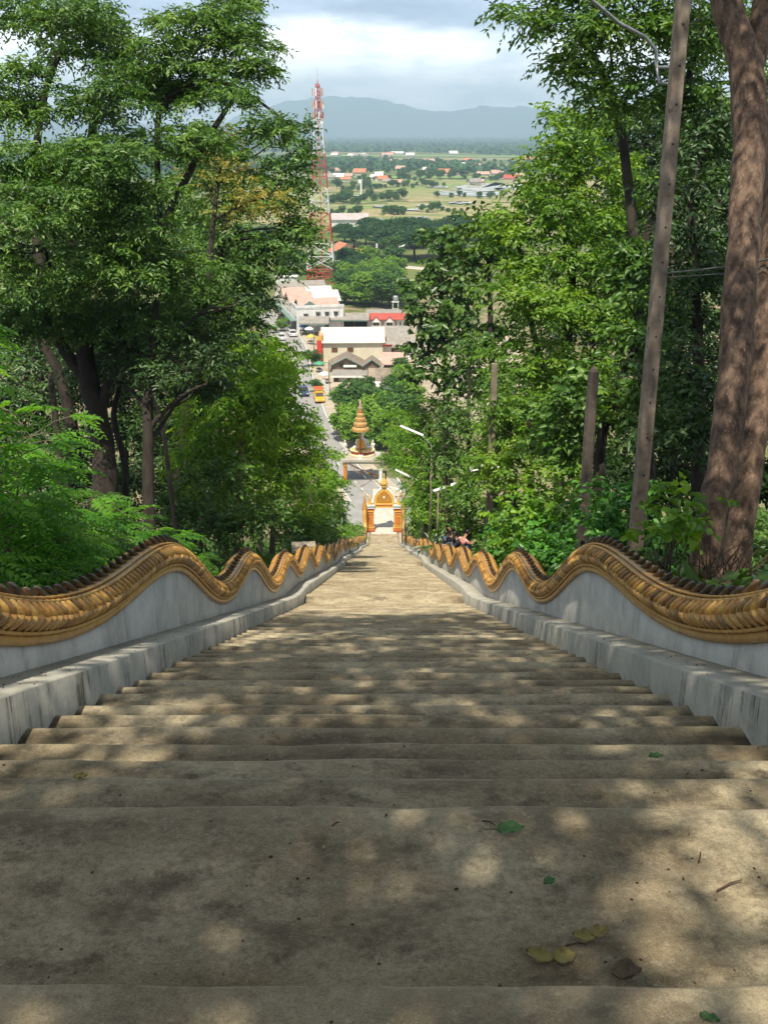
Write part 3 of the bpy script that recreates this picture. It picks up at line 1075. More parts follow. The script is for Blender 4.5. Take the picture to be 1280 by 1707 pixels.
    for j, (x, y_, d, cl, lab) in enumerate([
        (60, 760, 52, [(60, 340, 50, 110, 80), (150, 420, 52, 120, 80), (30, 480, 50, 90, 70), (130, 540, 50, 130, 70), (170, 330, 54, 80, 60)], 'leafy tree filling the back of the big left crown'),
        (300, 740, 54, [(270, 450, 54, 110, 70), (350, 500, 54, 90, 60), (290, 370, 56, 80, 60), (240, 560, 52, 110, 60), (390, 430, 56, 60, 55), (330, 580, 52, 80, 50)], 'leafy tree deep behind the yellow blossom')]):
        t = ground_foot(trunk_px([(x, y_), (x + 8, y_ - 120), (x - 6, y_ - 300)], d, [8, 7, 4]))
        make_tree('understory_tree', lab, 'tree', t[0][0], [t], [C(*a) for a in cl], 'mid', L_left, M_bark2, 131 + j, group='shaded trees below the big left crown', dens=1.9, scale=1.5)
    # leaning grey and thin stems
    for j, (pts, r, d, lab) in enumerate([
        ([(115, 885), (125, 760), (105, 640), (60, 540), (40, 420)], [12, 11, 9, 7, 5], 31, 'leaning dark trunk between the ferny saplings and the forked trunk'),
        ([(280, 770), (268, 700), (250, 640), (262, 560)], [4, 4, 3, 2], 33, 'slim pale leaning stem right of the thin dark trunk'),
        ([(205, 870), (210, 780), (190, 690), (215, 600), (218, 520)], [7, 6, 5, 4, 3], 30, 'twisted thin stem standing close behind the forked trunk')]):
        t = ground_foot(trunk_px(pts, d, r))
        e = P(pts[-1][0], pts[-1][1], d)
        make_tree('slender_tree', lab, 'tree', t[0][0], [t], [(e, (1.3, 1.1, 0.8))], 'pinna', L_dark, M_bark2 if j != 1 else M_bark3, 41 + j, dens=1.6, scale=1.1)
    # young trees down the slope; sunlight painted into the brighter leaf colour
    items = [
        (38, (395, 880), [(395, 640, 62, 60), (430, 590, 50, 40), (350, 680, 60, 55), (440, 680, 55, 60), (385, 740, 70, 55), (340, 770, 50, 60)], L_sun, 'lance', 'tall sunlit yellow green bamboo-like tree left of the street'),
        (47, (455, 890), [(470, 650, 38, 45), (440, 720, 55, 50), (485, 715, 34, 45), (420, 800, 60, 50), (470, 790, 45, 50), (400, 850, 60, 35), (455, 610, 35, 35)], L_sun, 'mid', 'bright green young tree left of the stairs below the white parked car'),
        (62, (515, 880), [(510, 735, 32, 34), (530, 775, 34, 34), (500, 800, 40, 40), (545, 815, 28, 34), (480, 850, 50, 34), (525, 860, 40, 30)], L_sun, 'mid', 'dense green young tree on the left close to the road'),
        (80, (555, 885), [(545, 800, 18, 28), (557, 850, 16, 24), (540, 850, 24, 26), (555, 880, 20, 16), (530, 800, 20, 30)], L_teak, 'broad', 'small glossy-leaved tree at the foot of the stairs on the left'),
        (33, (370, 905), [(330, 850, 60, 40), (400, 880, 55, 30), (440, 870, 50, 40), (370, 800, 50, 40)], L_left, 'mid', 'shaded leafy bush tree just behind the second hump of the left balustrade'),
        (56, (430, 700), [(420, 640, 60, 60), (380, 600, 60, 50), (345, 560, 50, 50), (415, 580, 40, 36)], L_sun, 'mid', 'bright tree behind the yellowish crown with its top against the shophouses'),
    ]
    for j, (d, bpx, cl, lm, sp, lab) in enumerate(items):
        top = cl[0]
        t = ground_foot(trunk_px([bpx, ((bpx[0] + top[0]) / 2 + 6, (bpx[1] + top[1]) / 2), (top[0], top[1] + top[3] * 0.3)], d, [0.13 * F / d, 0.09 * F / d, 0.04 * F / d]))
        make_tree('young_tree', lab, 'tree', t[0][0], [t], [C(a, b, d * random.uniform(0.96, 1.05), c_, e_) for (a, b, c_, e_) in cl], sp, lm, M_bark3, 51 + j, group='young trees left of the stairs', dens=2.3, scale={'broad': 2.6, 'mid': 1.35, 'lance': 1.3}[sp])


left_trees()


def sapling(name, label, base, h, spread, n, seed, d_lean=(0, 0), spec='fern', lm=None, group=None, low=0.12, scale=1.0):
    """slender woody plant whose feathery leaves are set singly round its stems"""
    rng = np.random.default_rng(seed)
    random.seed(seed)
    root = empty(name, base, label, 'shrub', group)
    sm = MB()
    Os, Ds = [], []
    sp = SPEC[spec]
    stems = 4
    for s_ in range(stems):
        an = rng.uniform(0, 6.28)
        rr = spread * rng.uniform(0.1, 0.6) * (s_ > 0)
        top = Vector((rr * math.cos(an) + d_lean[0] * h, rr * math.sin(an) + d_lean[1] * h, h * (1 if s_ == 0 else rng.uniform(0.55, 0.95))))
        pts = curve_pts((rng.normal(0, 0.08), rng.normal(0, 0.08), -0.15), top, 8, wob=0.05)
        sm.tube(pts, [0.022 - 0.0022 * i for i in range(9)], M_bark3, n=5)
        for j in range(n // stems):
            t = low + (1 - low) * rng.random() ** 0.8
            p = pts[min(8, int(t * 8))].lerp(pts[min(8, int(t * 8) + 1)], (t * 8) % 1)
            a2 = rng.uniform(0, 6.28)
            ln = spread * rng.uniform(0.25, 0.8) * (1.15 - 0.6 * t)
            q = Vector(p) + Vector((math.cos(a2) * ln, math.sin(a2) * ln, ln * rng.uniform(0.15, 0.7)))
            if ln > 0.15:
                sm.tube(curve_pts(p, q, 3, sag=-0.1), [0.007, 0.006, 0.005, 0.003], M_bark3, n=4, cap=False)
            for k in range(3):
                a3 = a2 + (k - 1) * 0.9 + rng.normal(0, 0.2)
                Os.append(q)
                Ds.append((math.cos(a3), math.sin(a3), rng.uniform(-0.05, 0.35)))
    V, Fa, tone = sprays(rng, np.array(Os), np.array(Ds), sp, scale, upn=1.0)
    sm.build('stem', root, smooth=True)
    link('foliage', np_mesh('foliage', V, Fa, Fa.shape[1], lm or L_fern, face_attr=tone), root)
    return root


def left_shrubs():
    def at(px, d, label, h, spr, n, seed, **k):
        x = min((px - 640) / F * d, -2.75 - spr * 0.55)
        y_ = d * 0.935
        return sapling('feathery_shrub', label, (x, y_, float(T(x, y_)) - 0.05), h, spr, n, seed, group='feathery shrubs behind the left balustrade', **k)
    at(55, 8.6, 'tall bright green feathery shrub at the left edge, above the lowest dip of the balustrade', 3.0, 0.85, 84, 61, scale=0.95)
    at(-60, 7.6, 'feathery shrub cut by the left picture edge', 2.9, 0.8, 80, 62)
    at(120, 9.3, 'medium feathery shrub with a thin upright stem above the balustrade on the left', 1.75, 0.75, 70, 63, scale=0.9)
    at(60, 10.8, 'bushy feathery shrub behind the tall one at the left edge', 2.6, 1.1, 90, 64)
    at(185, 10.2, 'small feathery shrub beside the first hump of the left balustrade', 1.25, 0.6, 56, 65, scale=0.8)
    at(5, 9.4, 'low feathery shrub in the left corner above the balustrade', 1.6, 0.9, 90, 66)
    at(318, 14.2, 'rounded feathery shrub in the dip between two humps of the left balustrade', 1.75, 0.9, 120, 67)
    at(365, 15.2, 'low feathery shrub right of the rounded one behind the left balustrade', 1.35, 0.8, 80, 68)
    at(130, 12.5, 'shaded feathery shrub further behind the left balustrade', 1.9, 1.0, 80, 69, lm=L_left)
    at(265, 12.5, 'shaded feathery shrub behind the first hump of the left balustrade', 1.2, 0.8, 70, 70, lm=L_left)


left_shrubs()


# ================================================================== right side of the stairs
def right_trees():
    # big twin trunk
    t1 = ground_foot(trunk_px([(1172, 945), (1182, 880), (1206, 750), (1226, 590), (1236, 430), (1245, 310), (1250, 200), (1240, 100), (1208, 0), (1190, -80), (1160, -220), (1130, -420)], 13.2, [23, 24, 25, 27, 27, 27, 29, 28, 25, 23, 19, 12]), 1.1)
    t2 = ground_foot(trunk_px([(1222, 950), (1244, 800), (1274, 600), (1290, 420), (1302, 250), (1310, 60), (1318, -150), (1310, -400)], 13.9, [27, 25, 25, 27, 26, 24, 20, 10]), 1.1)
    t3 = trunk_px([(1246, 130), (1268, 40), (1290, -90), (1330, -300)], 13.3, [22, 20, 17, 8])
    cl = [((2.5, 6.5, 8.5), (3.0, 3.0, 1.6)), ((6.2, 9.5, 9.5), (3.4, 3.2, 1.8)), ((4.0, 12.5, 10.2), (3.2, 3.2, 1.6)), ((6.5, 13.5, 8.0), (2.6, 2.6, 1.5)), ((0.9, 3.2, 9.3), (2.8, 2.8, 1.3))]
    make_tree('twin_trunk_tree', 'big tree with rough reddish brown twin trunk at the right edge', 'tree', t1[0][0], [t1, t2, t3], cl, 'mid', L_left, M_bark, 71, dens=1.5, scale=1.3)
    # overhanging pinnate canopy at the top
    t = ground_foot(trunk_px([(1090, 900), (1075, 700), (1060, 450), (1040, 250), (1010, 130), (960, 60)], 24, [11, 10, 9, 8, 6, 3]))
    tb = trunk_px([(1060, 450), (1110, 280), (1150, 120), (1170, 0)], 24, [8, 7, 6, 4])
    cl = [C(*a) for a in [(880, 25, 21, 55, 30), (950, 50, 21, 60, 45), (930, 95, 22, 40, 28), (985, 130, 22, 45, 40), (1040, 70, 22, 80, 60), (1050, 160, 23, 70, 50), (1120, 40, 23, 80, 70),
                                  (1120, 150, 24, 80, 70), (1200, 60, 25, 80, 80), (1180, 190, 25, 70, 70), (1270, 150, 25, 60, 90), (1000, 10, 21, 70, 40), (1090, -40, 22, 120, 50), (960, -30, 21, 80, 40)]]
    make_tree('canopy_tree', 'tall tree whose feathery dark canopy overhangs the top right of the view', 'tree', t[0][0], [t, tb], cl, 'pinna', L_left, M_bark2, 72, dens=2.1, scale=1.15)
    # bright tree mass
    t = ground_foot(trunk_px([(930, 880), (935, 700), (950, 500), (960, 330), (965, 250)], 34, [10, 9, 8, 6, 3]))
    tb = trunk_px([(935, 700), (890, 560), (870, 450), (860, 380)], 34, [6, 5, 4, 3])
    cl = [C(*a) for a in [(930, 185, 33, 32, 24), (985, 220, 33, 65, 45), (925, 255, 33, 55, 36), (900, 315, 33, 60, 40), (1010, 300, 34, 75, 50), (955, 350, 33, 70, 45), (860, 355, 33, 45, 34),
                                  (870, 420, 33, 65, 50), (960, 430, 33, 75, 55), (1030, 400, 35, 70, 70), (850, 480, 32, 50, 45), (910, 510, 32, 80, 50), (1000, 520, 34, 80, 60), (880, 590, 32, 70, 45), (950, 620, 33, 80, 55),
                                  (820, 395, 34, 34, 22)]]
    make_tree('broad_crowned_tree', 'large sunlit green tree left of the tall concrete pole with finely leaved crown', 'tree', t[0][0], [t, tb], cl, 'mid', L_half, M_bark2, 73, dens=2.2, scale=1.15, flat=0.45)
    # teak with big leaves
    t = ground_foot(trunk_px([(745, 880), (744, 760), (742, 620), (735, 500), (738, 420)], 62, [6, 5.5, 5, 4, 2]))
    cl = [C(*a) for a in [(738, 425, 62, 46, 34), (712, 470, 62, 36, 34), (765, 470, 62, 40, 40), (728, 525, 62, 48, 34), (706, 570, 62, 38, 34), (755, 560, 62, 50, 40), (712, 620, 62, 44, 32), (770, 630, 62, 40, 34), (730, 400, 62, 28, 20), (700, 522, 62, 24, 30)]]
    make_tree('teak_tree', 'tall teak with coarse big dark leaves right of the street', 'tree', t[0][0], [t], cl, 'teak', L_teak, M_bark2, 74, dens=2.0, scale=1.0)
    t = ground_foot(trunk_px([(822, 880), (824, 700), (818, 560), (812, 400)], 50, [6.5, 6, 5, 2.5]))
    cl = [C(*a) for a in [(810, 385, 50, 40, 30), (785, 425, 50, 36, 30), (835, 440, 50, 40, 40), (800, 490, 50, 46, 40), (840, 540, 50, 40, 40), (790, 570, 50, 40, 36), (820, 640, 50, 46, 36), (790, 370, 50, 26, 18)]]
    make_tree('teak_tree', 'second teak with big leaves, between the first teak and the broad sunlit crown', 'tree', t[0][0], [t], cl, 'teak', L_teak, M_bark2, 75, dens=1.9, scale=0.85)
    # dark trees behind the poles
    k = 0
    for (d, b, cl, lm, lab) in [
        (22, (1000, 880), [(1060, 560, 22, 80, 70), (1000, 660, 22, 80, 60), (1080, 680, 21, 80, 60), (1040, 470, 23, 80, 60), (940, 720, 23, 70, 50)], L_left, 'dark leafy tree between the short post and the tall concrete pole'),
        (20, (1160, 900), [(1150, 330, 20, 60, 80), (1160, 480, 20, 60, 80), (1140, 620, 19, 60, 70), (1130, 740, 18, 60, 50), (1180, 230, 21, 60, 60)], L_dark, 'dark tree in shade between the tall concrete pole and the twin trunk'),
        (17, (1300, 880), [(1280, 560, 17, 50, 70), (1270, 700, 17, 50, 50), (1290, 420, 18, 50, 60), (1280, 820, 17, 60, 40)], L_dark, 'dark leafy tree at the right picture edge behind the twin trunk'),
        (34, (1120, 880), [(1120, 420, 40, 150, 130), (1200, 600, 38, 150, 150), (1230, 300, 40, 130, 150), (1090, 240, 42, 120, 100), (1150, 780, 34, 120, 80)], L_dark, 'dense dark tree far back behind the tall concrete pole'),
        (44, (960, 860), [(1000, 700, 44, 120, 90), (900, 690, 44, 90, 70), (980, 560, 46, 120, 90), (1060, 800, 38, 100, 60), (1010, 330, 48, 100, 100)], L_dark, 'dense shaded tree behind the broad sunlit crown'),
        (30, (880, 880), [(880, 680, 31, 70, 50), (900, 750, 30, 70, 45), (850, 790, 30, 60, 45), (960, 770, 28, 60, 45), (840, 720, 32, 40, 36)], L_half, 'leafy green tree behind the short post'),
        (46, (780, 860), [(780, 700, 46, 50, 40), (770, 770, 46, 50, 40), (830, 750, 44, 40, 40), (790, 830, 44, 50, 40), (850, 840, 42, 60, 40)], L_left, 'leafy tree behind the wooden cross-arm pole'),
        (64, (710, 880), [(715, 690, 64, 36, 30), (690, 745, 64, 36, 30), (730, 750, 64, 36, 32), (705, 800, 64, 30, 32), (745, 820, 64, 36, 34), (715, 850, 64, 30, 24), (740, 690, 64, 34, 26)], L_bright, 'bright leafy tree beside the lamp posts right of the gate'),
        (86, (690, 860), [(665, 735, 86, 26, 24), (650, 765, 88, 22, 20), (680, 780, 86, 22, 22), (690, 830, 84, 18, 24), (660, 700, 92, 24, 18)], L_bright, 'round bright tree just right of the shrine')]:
        t = ground_foot(trunk_px([b, (b[0] + 4, (b[1] + cl[0][1]) / 2), (cl[0][0], cl[0][1] + 10)], d, [0.15 * F / d, 0.11 * F / d, 0.05 * F / d]))
        make_tree('hillside_tree', lab, 'tree', t[0][0], [t], [C(*a) for a in cl], 'mid' if k not in (0, 2) else 'broad', lm, M_bark2, 81 + k, group='hillside trees right of the stairs', dens=2.2, scale=(1.35 if d > 30 else 1.0) if k not in (0, 2) else 1.15)
        k += 1
    # bare slim trunks
    for j, (px, y0, y1, d, r, lab) in enumerate([
        (779, 890, 600, 48, 4.5, 'dark slim trunk just left of the grey cross-arm pole'),
        (862, 850, 660, 40, 5, 'leaning slim trunk right of the grey cross-arm pole'),
        (722, 890, 745, 66, 3.0, 'slim trunk between the lamp post and the brown post right of the gate')]):
        lean = -28 if j == 1 else 3
        t = ground_foot(trunk_px([(px, y0), (px + lean * 0.5, (y0 + y1) / 2), (px + lean, y1)], d, [r, r * 0.85, r * 0.6]))
        make_tree('slim_tree', lab, 'tree', t[0][0], [t], [C(px + lean, y1 - 10, d, 34, 24)], 'mid', L_left, M_bark2, 95 + j, dens=1.5, scale=1.2)


right_trees()


def bush(name, label, base, rad, h, seed, spec='broad', lm=None, dens=2.6, scale=1.0, group=None, nstem=9):
    rng = np.random.default_rng(seed)
    random.seed(seed)
    root = empty(name, base, label, 'shrub', group)
    sp = SPEC[spec]
    ns = int(dens * math.pi * rad * (h * 0.5 + 0.2) * 1.6 / (sp['L'] * sp['W'] * 0.55 * scale ** 2 * sp['k']))
    O, D, bc = clump_sprays(rng, (0, 0, h * 0.5), (rad, rad, h * 0.52), 22, ns, 0.6)
    O[:, 2] = np.maximum(O[:, 2], 0.05)
    sm = MB()
    for i in range(min(nstem, len(bc))):
        sm.tube(curve_pts((rng.normal(0, rad * 0.15), rng.normal(0, rad * 0.15), -0.15), bc[i], 5, wob=0.06), [0.014, 0.012, 0.01, 0.008, 0.006, 0.004], M_bark3, n=5, cap=False)
    V, Fa, tone = sprays(rng, O, D, sp, scale)
    sm.build('stem', root, smooth=True)
    link('foliage', np_mesh('foliage', V, Fa, Fa.shape[1], lm or L_broad, face_attr=tone), root)
    return root


def right_shrubs():
    def at(px, d, label, rad, h, seed, dz=0.0, **k):
        x = max((px - 640) / F * d, 2.5 + rad * 1.05)
        y_ = d * 0.935
        bush('broadleaf_shrub', label, (x, y_, float(T(x, y_)) + dz), rad, h, seed, group='broad-leaved shrubs behind the right balustrade', **k)
    at(955, 15.0, 'glossy broad-leaved shrub around the foot of the short post', 0.8, 0.7, 101, scale=0.7)
    at(905, 18, 'glossy broad-leaved shrub behind the second hump of the right balustrade', 0.9, 1.2, 102, scale=0.9)
    at(1040, 15.5, 'glossy broad-leaved shrub between the short post and the tall concrete pole', 0.75, 1.7, 103, scale=0.8)
    at(850, 23, 'broad-leaved shrub behind the third hump of the right balustrade', 1.2, 1.4, 104, scale=1.0)
    at(815, 27, 'broad-leaved shrub at the foot of the grey cross-arm pole', 1.0, 1.3, 105, scale=1.0)
    at(885, 24, 'tall broad-leaved shrub left of the short post', 1.2, 2.2, 106, scale=1.0, lm=L_bright)
    at(1000, 19.5, 'leafy shrub in shade behind the short post', 1.2, 2.0, 107, scale=0.9, lm=L_left)
    at(700, 66, 'light green shrub between the spiky agave and the lamp posts', 1.5, 2.2, 108, scale=2.0, lm=L_bright, dens=1.8)
    at(735, 50, 'light green shrub behind the seated people', 1.5, 1.8, 109, scale=1.8, lm=L_bright, dens=1.8)
    # airy light-leaved sapling in front of the tall pole
    x = (1105 - 640) / F * 12.2
    y_ = 12.2 * 0.935
    root = bush('thin_leaved_sapling', 'thin-leaved translucent green sapling in front of the tall concrete pole', (x + 0.05, y_, float(T(x, y_)) + 0.55), 0.55, 0.95, 110, dens=0.75, scale=0.85, lm=L_bright, nstem=14)
    x = (1235 - 640) / F * 12.0
    y_ = 12.0 * 0.935
    dead = mat('dry_twig', (0.10, 0.065, 0.04), (0.05, 0.035, 0.025), rough=0.9)
    dm = MB()
    rng = random.Random(5)
    for i in range(60):
        a = Vector((rng.uniform(-0.35, 0.35), rng.uniform(-0.3, 0.3), rng.uniform(-0.1, 0.3)))
        b = a + Vector((rng.uniform(-0.5, 0.5), rng.uniform(-0.4, 0.4), rng.uniform(0.1, 0.8)))
        dm.tube(curve_pts(a, b, 4, wob=0.08), [0.008, 0.007, 0.005, 0.004, 0.002], dead, n=4, cap=False)
    o = dm.build('dry_brush')
    o.location = (x, y_, float(T(x, y_)) + 0.1)
    tag(o, 'tangle of dry brown twigs leaning on the twin trunk', 'brush')


right_shrubs()


def undergrowth():
    """ground cover on the hillside soil, both sides"""
    rng = np.random.default_rng(200)
    n = 15000
    y_ = 2 + 112 * rng.random(n) ** 1.35
    side = np.where(rng.random(n) < 0.5, -1, 1)
    x = side * (3.15 + (4 + y_ * 0.35) * rng.random(n) ** 1.3)
    keep = ~((x > 2) & (y_ < 14) & (rng.random(n) < 0.8))
    x, y_ = x[keep], y_[keep]
    n = len(x)
    zz = T(x, y_) + rng.uniform(-0.02, 0.25, n) * (1 + y_ / 60)
    an = rng.uniform(0, 6.28, n)
    D = np.stack([np.cos(an), np.sin(an), rng.uniform(0.1, 0.9, n)], -1)
    sc_ = 1.0
    V, Fa, tone = sprays(rng, np.stack([x, y_, zz], -1), D, dict(SPEC['mid'], L=0.22, W=0.10), 1.15)
    o = link('undergrowth', np_mesh('undergrowth', V, Fa, 3, L_left, face_attr=tone))
    tag(o, 'low tangled green plants covering the slope beside the stairs', 'undergrowth', kind='stuff')


undergrowth()


def overhead_trees():
    """two trees that stand beside the viewer; their crowns lie between the sun and the top of the stairs"""
    rng = np.random.default_rng(77)
    A, B = [], []
    k = 0
    for y_ in np.arange(-1.0, 18.5, 1.9):
        for x in (-1.2, 0.1, 1.1):
            if y_ > 8.5 and rng.random() < 0.36:
                continue
            if y_ > 14.5 and rng.random() < 0.3:
                continue
            zc = 9.2 + rng.uniform(-0.6, 1.8)
            p = Vector((x + rng.uniform(-0.5, 0.5), y_ + rng.uniform(-0.6, 0.6), float(SL(y_))))
            p = p + to_sun * ((zc - p.z) / to_sun.z)
            r = rng.uniform(1.2, 1.75)
            (A if (y_ > 7) else B).append((tuple(p), (r, r, 0.75)))
    for j, (b, clumps, lab) in enumerate([
        ((-6.0, 1.0), A, 'shade tree beside the top of the stairs on the left, its crown above the view'),
        ((-5.0, -8.0), B, 'shade tree behind the viewer whose crown shades the upper steps')]):
        z0 = float(T(b[0], b[1])) - 0.2
        tr = [(Vector((b[0], b[1], z0)), 0.32), (Vector((b[0] + 0.2, b[1], 3.5)), 0.26), (Vector((b[0] + 1.0, b[1] + 0.5, 7.0)), 0.2), (Vector((b[0] + 2.2, b[1] + 0.8, 8.8)), 0.1)]
        make_tree('shade_tree', lab, 'tree', tr[0][0], [tr], clumps, 'mid', L_left, M_bark2, 210 + j, dens=1.15, scale=1.5, nb_f=0.8)


overhead_trees()
print('LEAVES', NLEAF)


# ================================================================== poles, lamps, small things by the stairs
def square_pole(name, label, px, py, d, w0, w1, ztop, holes=True, point=False, group=None, cat='pole', m=None, rz=0.25):
    p = P(px, py, d)
    zb = float(T(p.x, p.y)) - 0.4
    root = empty(name, (p.x, p.y, zb), label, cat, group, rz)
    mb = MB()
    h = ztop - zb
    m = m or M_pole
    n = 14
    V, Fc = [], []
    for i in range(n + 1):
        t = i / n
        w = (w0 + (w1 - w0) * t) / 2
        c = w * 0.14
        z = h * t
        j = random.uniform(-0.004, 0.004)
        for (x, y_) in ((-w + c, -w), (w - c, -w), (w, -w + c), (w, w - c), (w - c, w), (-w + c, w), (-w, w - c), (-w, -w + c)):
            V.append((x + j, y_ - j, z))
    for i in range(n):
        for k in range(8):
            Fc.append((i * 8 + k, i * 8 + (k + 1) % 8, (i + 1) * 8 + (k + 1) % 8, (i + 1) * 8 + k))
    if point:
        V.append((0, 0, h + w1 * 0.75))
        for k in range(8):
            Fc.append((n * 8 + k, n * 8 + (k + 1) % 8, len(V) - 1))
    else:
        Fc.append(tuple(n * 8 + k for k in range(8)))
    mb.add(V, Fc, m)
    if holes:
        hb = mb
        for i in range(int(h / 0.47)):
            z = 0.9 + i * 0.47 + random.uniform(-0.05, 0.05)
            if z > h - 0.2:
                break
            w = (w0 + (w1 - w0) * z / h) / 2
            hb.tube([(0, -w - 0.003, z), (0, -w + 0.03, z)], 0.014, M_black, n=8)  # black discs stand in for the shaded insides of holes
            hb.tube([(-w - 0.003, 0, z + 0.1), (-w + 0.03, 0, z + 0.1)], 0.012, M_black, n=8)
    mb.build('shaft', root)
    return root, zb, h


def poles():
    d = 15.0
    root, zb, h = square_pole('concrete_pole', 'tall weathered concrete power pole beside the twin trunk, leaving the top of the picture', 1057, 930, d, 0.185, 0.14, 7.5, rz=0.08)
    p = Vector(root.location)
    inv = root.matrix_world.inverted() if False else None
    # lamp bracket: pipe that climbs to the upper left
    lb = MB()
    a = P(1118, 112, 16.3)
    q = [P(1118, 112, 16.3), P(1094, 112, 16.3), P(1093, 84, 16.3), P(1075, 62, 16.1), P(1030, 38, 15.6), P(985, 0, 15.0), P(940, -40, 14.4)]
    lb.tube(q, 0.03, M_steel, n=7)
    q2 = [P(1116, 140, 16.3), P(1098, 138, 16.3), P(1092, 100, 16.3)]
    lb.tube(q2, 0.022, M_steel, n=6)
    o = lb.build('lamp_bracket', root, smooth=True)
    o.matrix_parent_inverse = (Matrix.Translation(p) @ Matrix.Rotation(0.08, 4, 'Z')).inverted()
    lh = MB()
    e = Vector(q[-1])
    lh.lathe((e.x, e.y, e.z - 0.06), [(0.03, 0), (0.13, 0.03), (0.12, 0.09), (0.04, 0.14)], M_white, n=10, sy=2.0, rz=0.4)
    o = lh.build('lamp_head', root, smooth=True)
    o.matrix_parent_inverse = (Matrix.Translation(p) @ Matrix.Rotation(0.08, 4, 'Z')).inverted()
    # wires from pole to pole
    w = MB()
    w.tube(curve_pts(P(1092, 456, 15.6), P(1420, 400, 12.5), 12, sag=0.02), 0.012, M_wire, n=5)
    w.tube(curve_pts(P(1092, 461, 15.6), P(1420, 412, 12.5), 12, sag=0.028), 0.006, M_wire, n=5)
    tag(w.build('twisted_cable'), 'thin grey twisted cable running from the tall concrete pole across the twin trunk', 'cable')
    w = MB()
    w.tube(curve_pts(P(1128, 48, 16.5), P(1420, -100, 12.5), 12, sag=0.015), 0.007, M_wire, n=5)
    w.tube(curve_pts(P(1128, 20, 16.5), P(1420, -140, 12.5), 12, sag=0.015), 0.007, M_wire, n=5)
    tag(w.build('power_wire'), 'pair of thin wires leaving the top of the tall concrete pole to the right', 'cable')
    # short pointed post
    pt = P(995, 600, 16.8)
    square_pole('concrete_post', 'short square concrete post with a pointed top standing among glossy shrubs', 972, 865, 16.8, 0.145, 0.13, pt.z, holes=False, point=True, cat='post', m=mat('post_dark', (0.13, 0.10, 0.08), (0.075, 0.06, 0.05), scale=3, rough=0.9, bump=0.4, c3=(0.22, 0.16, 0.10), s3=8))
    # cross-arm pole
    pt = P(803, 585, 32)
    root, zb, h = square_pole('utility_pole', 'slender grey concrete pole with an iron cross-arm and white insulators', 814, 885, 32, 0.22, 0.17, pt.z, holes=False, m=M_bark3 if False else M_pole, rz=0)
    p = Vector(root.location)
    ca = MB()
    za = P(808, 771, 31.8).z - zb
    ca.tube([(-0.62, -0.16, za - 0.06), (0.55, -0.16, za + 0.10)], 0.035, M_steel, n=6)
    ca.build('cross_arm', root)
    for x, dz_ in ((-0.6, 0.0), (-0.28, 0.06), (0.45, 0.13)):
        ib = MB()
        ib.lathe((x, -0.16, za + dz_ - 0.02), [(0.03, 0), (0.055, 0.03), (0.035, 0.05), (0.06, 0.08), (0.035, 0.11), (0.02, 0.15)], M_white, n=8)
        ib.build('insulator', root, smooth=True)
    # brown slim post
    pt = P(743, 735, 48)
    square_pole('brown_post', 'slim brown post right of the lamp posts near the seated people', 745, 880, 48, 0.24, 0.2, pt.z, holes=False, m=M_bark, rz=0.1, cat='post')


poles()


def stair_lamps():
    """posts with a long fluorescent fitting held out over the stairs"""
    for (px, py_foot, d, ptop, a, b, lab) in [
        (717, 890, 60, 728, (667, 710), (705, 726), 'lamp post with the highest long white tube lamp, right of the shrine'),
        (705, 888, 78, 803, (659, 783), (702, 804), 'lamp post with the lower long white tube lamp, above the right gate pillar'),
        (676, 878, 96, 795, (660, 794), (668, 806), 'lamp post with the smallest tube lamp, close behind the gate'),
        (729, 890, 56, 812, (722, 819), (760, 806), 'lamp post whose tube lamp points right, beside the brown post'),
        (670, 878, 110, 806, (648, 811), (669, 818), 'far lamp post with a blue-grey tube lamp behind the gate arch')]:
        p = P(px, py_foot, d)
        zb = float(T(p.x, p.y)) - 0.2
        zt = P(px, ptop, d).z
        root = empty('stair_lamp', (p.x, p.y, zb), lab, 'lamp post', 'tube lamps beside the stairs')
        mb = MB()
        mb.tube([(0, 0, 0), (0, 0, zt - zb)], [0.055, 0.045], M_pole, n=8)
        mb.build('post', root, smooth=True)
        A = P(a[0], a[1], d) - Vector((p.x, p.y, zb))
        B = P(b[0], b[1], d) - Vector((p.x, p.y, zb))
        near = B if abs(B.x) < abs(A.x) else A
        ab = MB()
        ab.tube([(0, 0, zt - zb - 0.02), near], 0.028, M_steel, n=6)
        ab.build('arm', root)
        dirv = (B - A)
        L = dirv.length
        ax = dirv.normalized()
        hb = MB()
        sd = ax.cross(Vector((0, 0, 1))).normalized()
        up = sd.cross(ax)
        w, hgt = 0.12, 0.06
        V = []
        for e in (A, B):
            for (s_, u_) in ((-w, 0), (w, 0), (w * 0.6, hgt), (-w * 0.6, hgt)):
                V.append(e + sd * s_ + up * u_)
        hb.add(V, [(0, 1, 2, 3), (7, 6, 5, 4), (0, 4, 5, 1), (1, 5, 6, 2), (2, 6, 7, 3), (3, 7, 4, 0)], M_white)
        hb.build('lamp_housing', root)
        tb = MB()
        tb.tube([A + ax * 0.05 - up * 0.03, B - ax * 0.05 - up * 0.03], 0.025, mat('tube_glass', (0.8, 0.82, 0.8), rough=0.2), n=8)
        tb.build('tube', root, smooth=True)


stair_lamps()


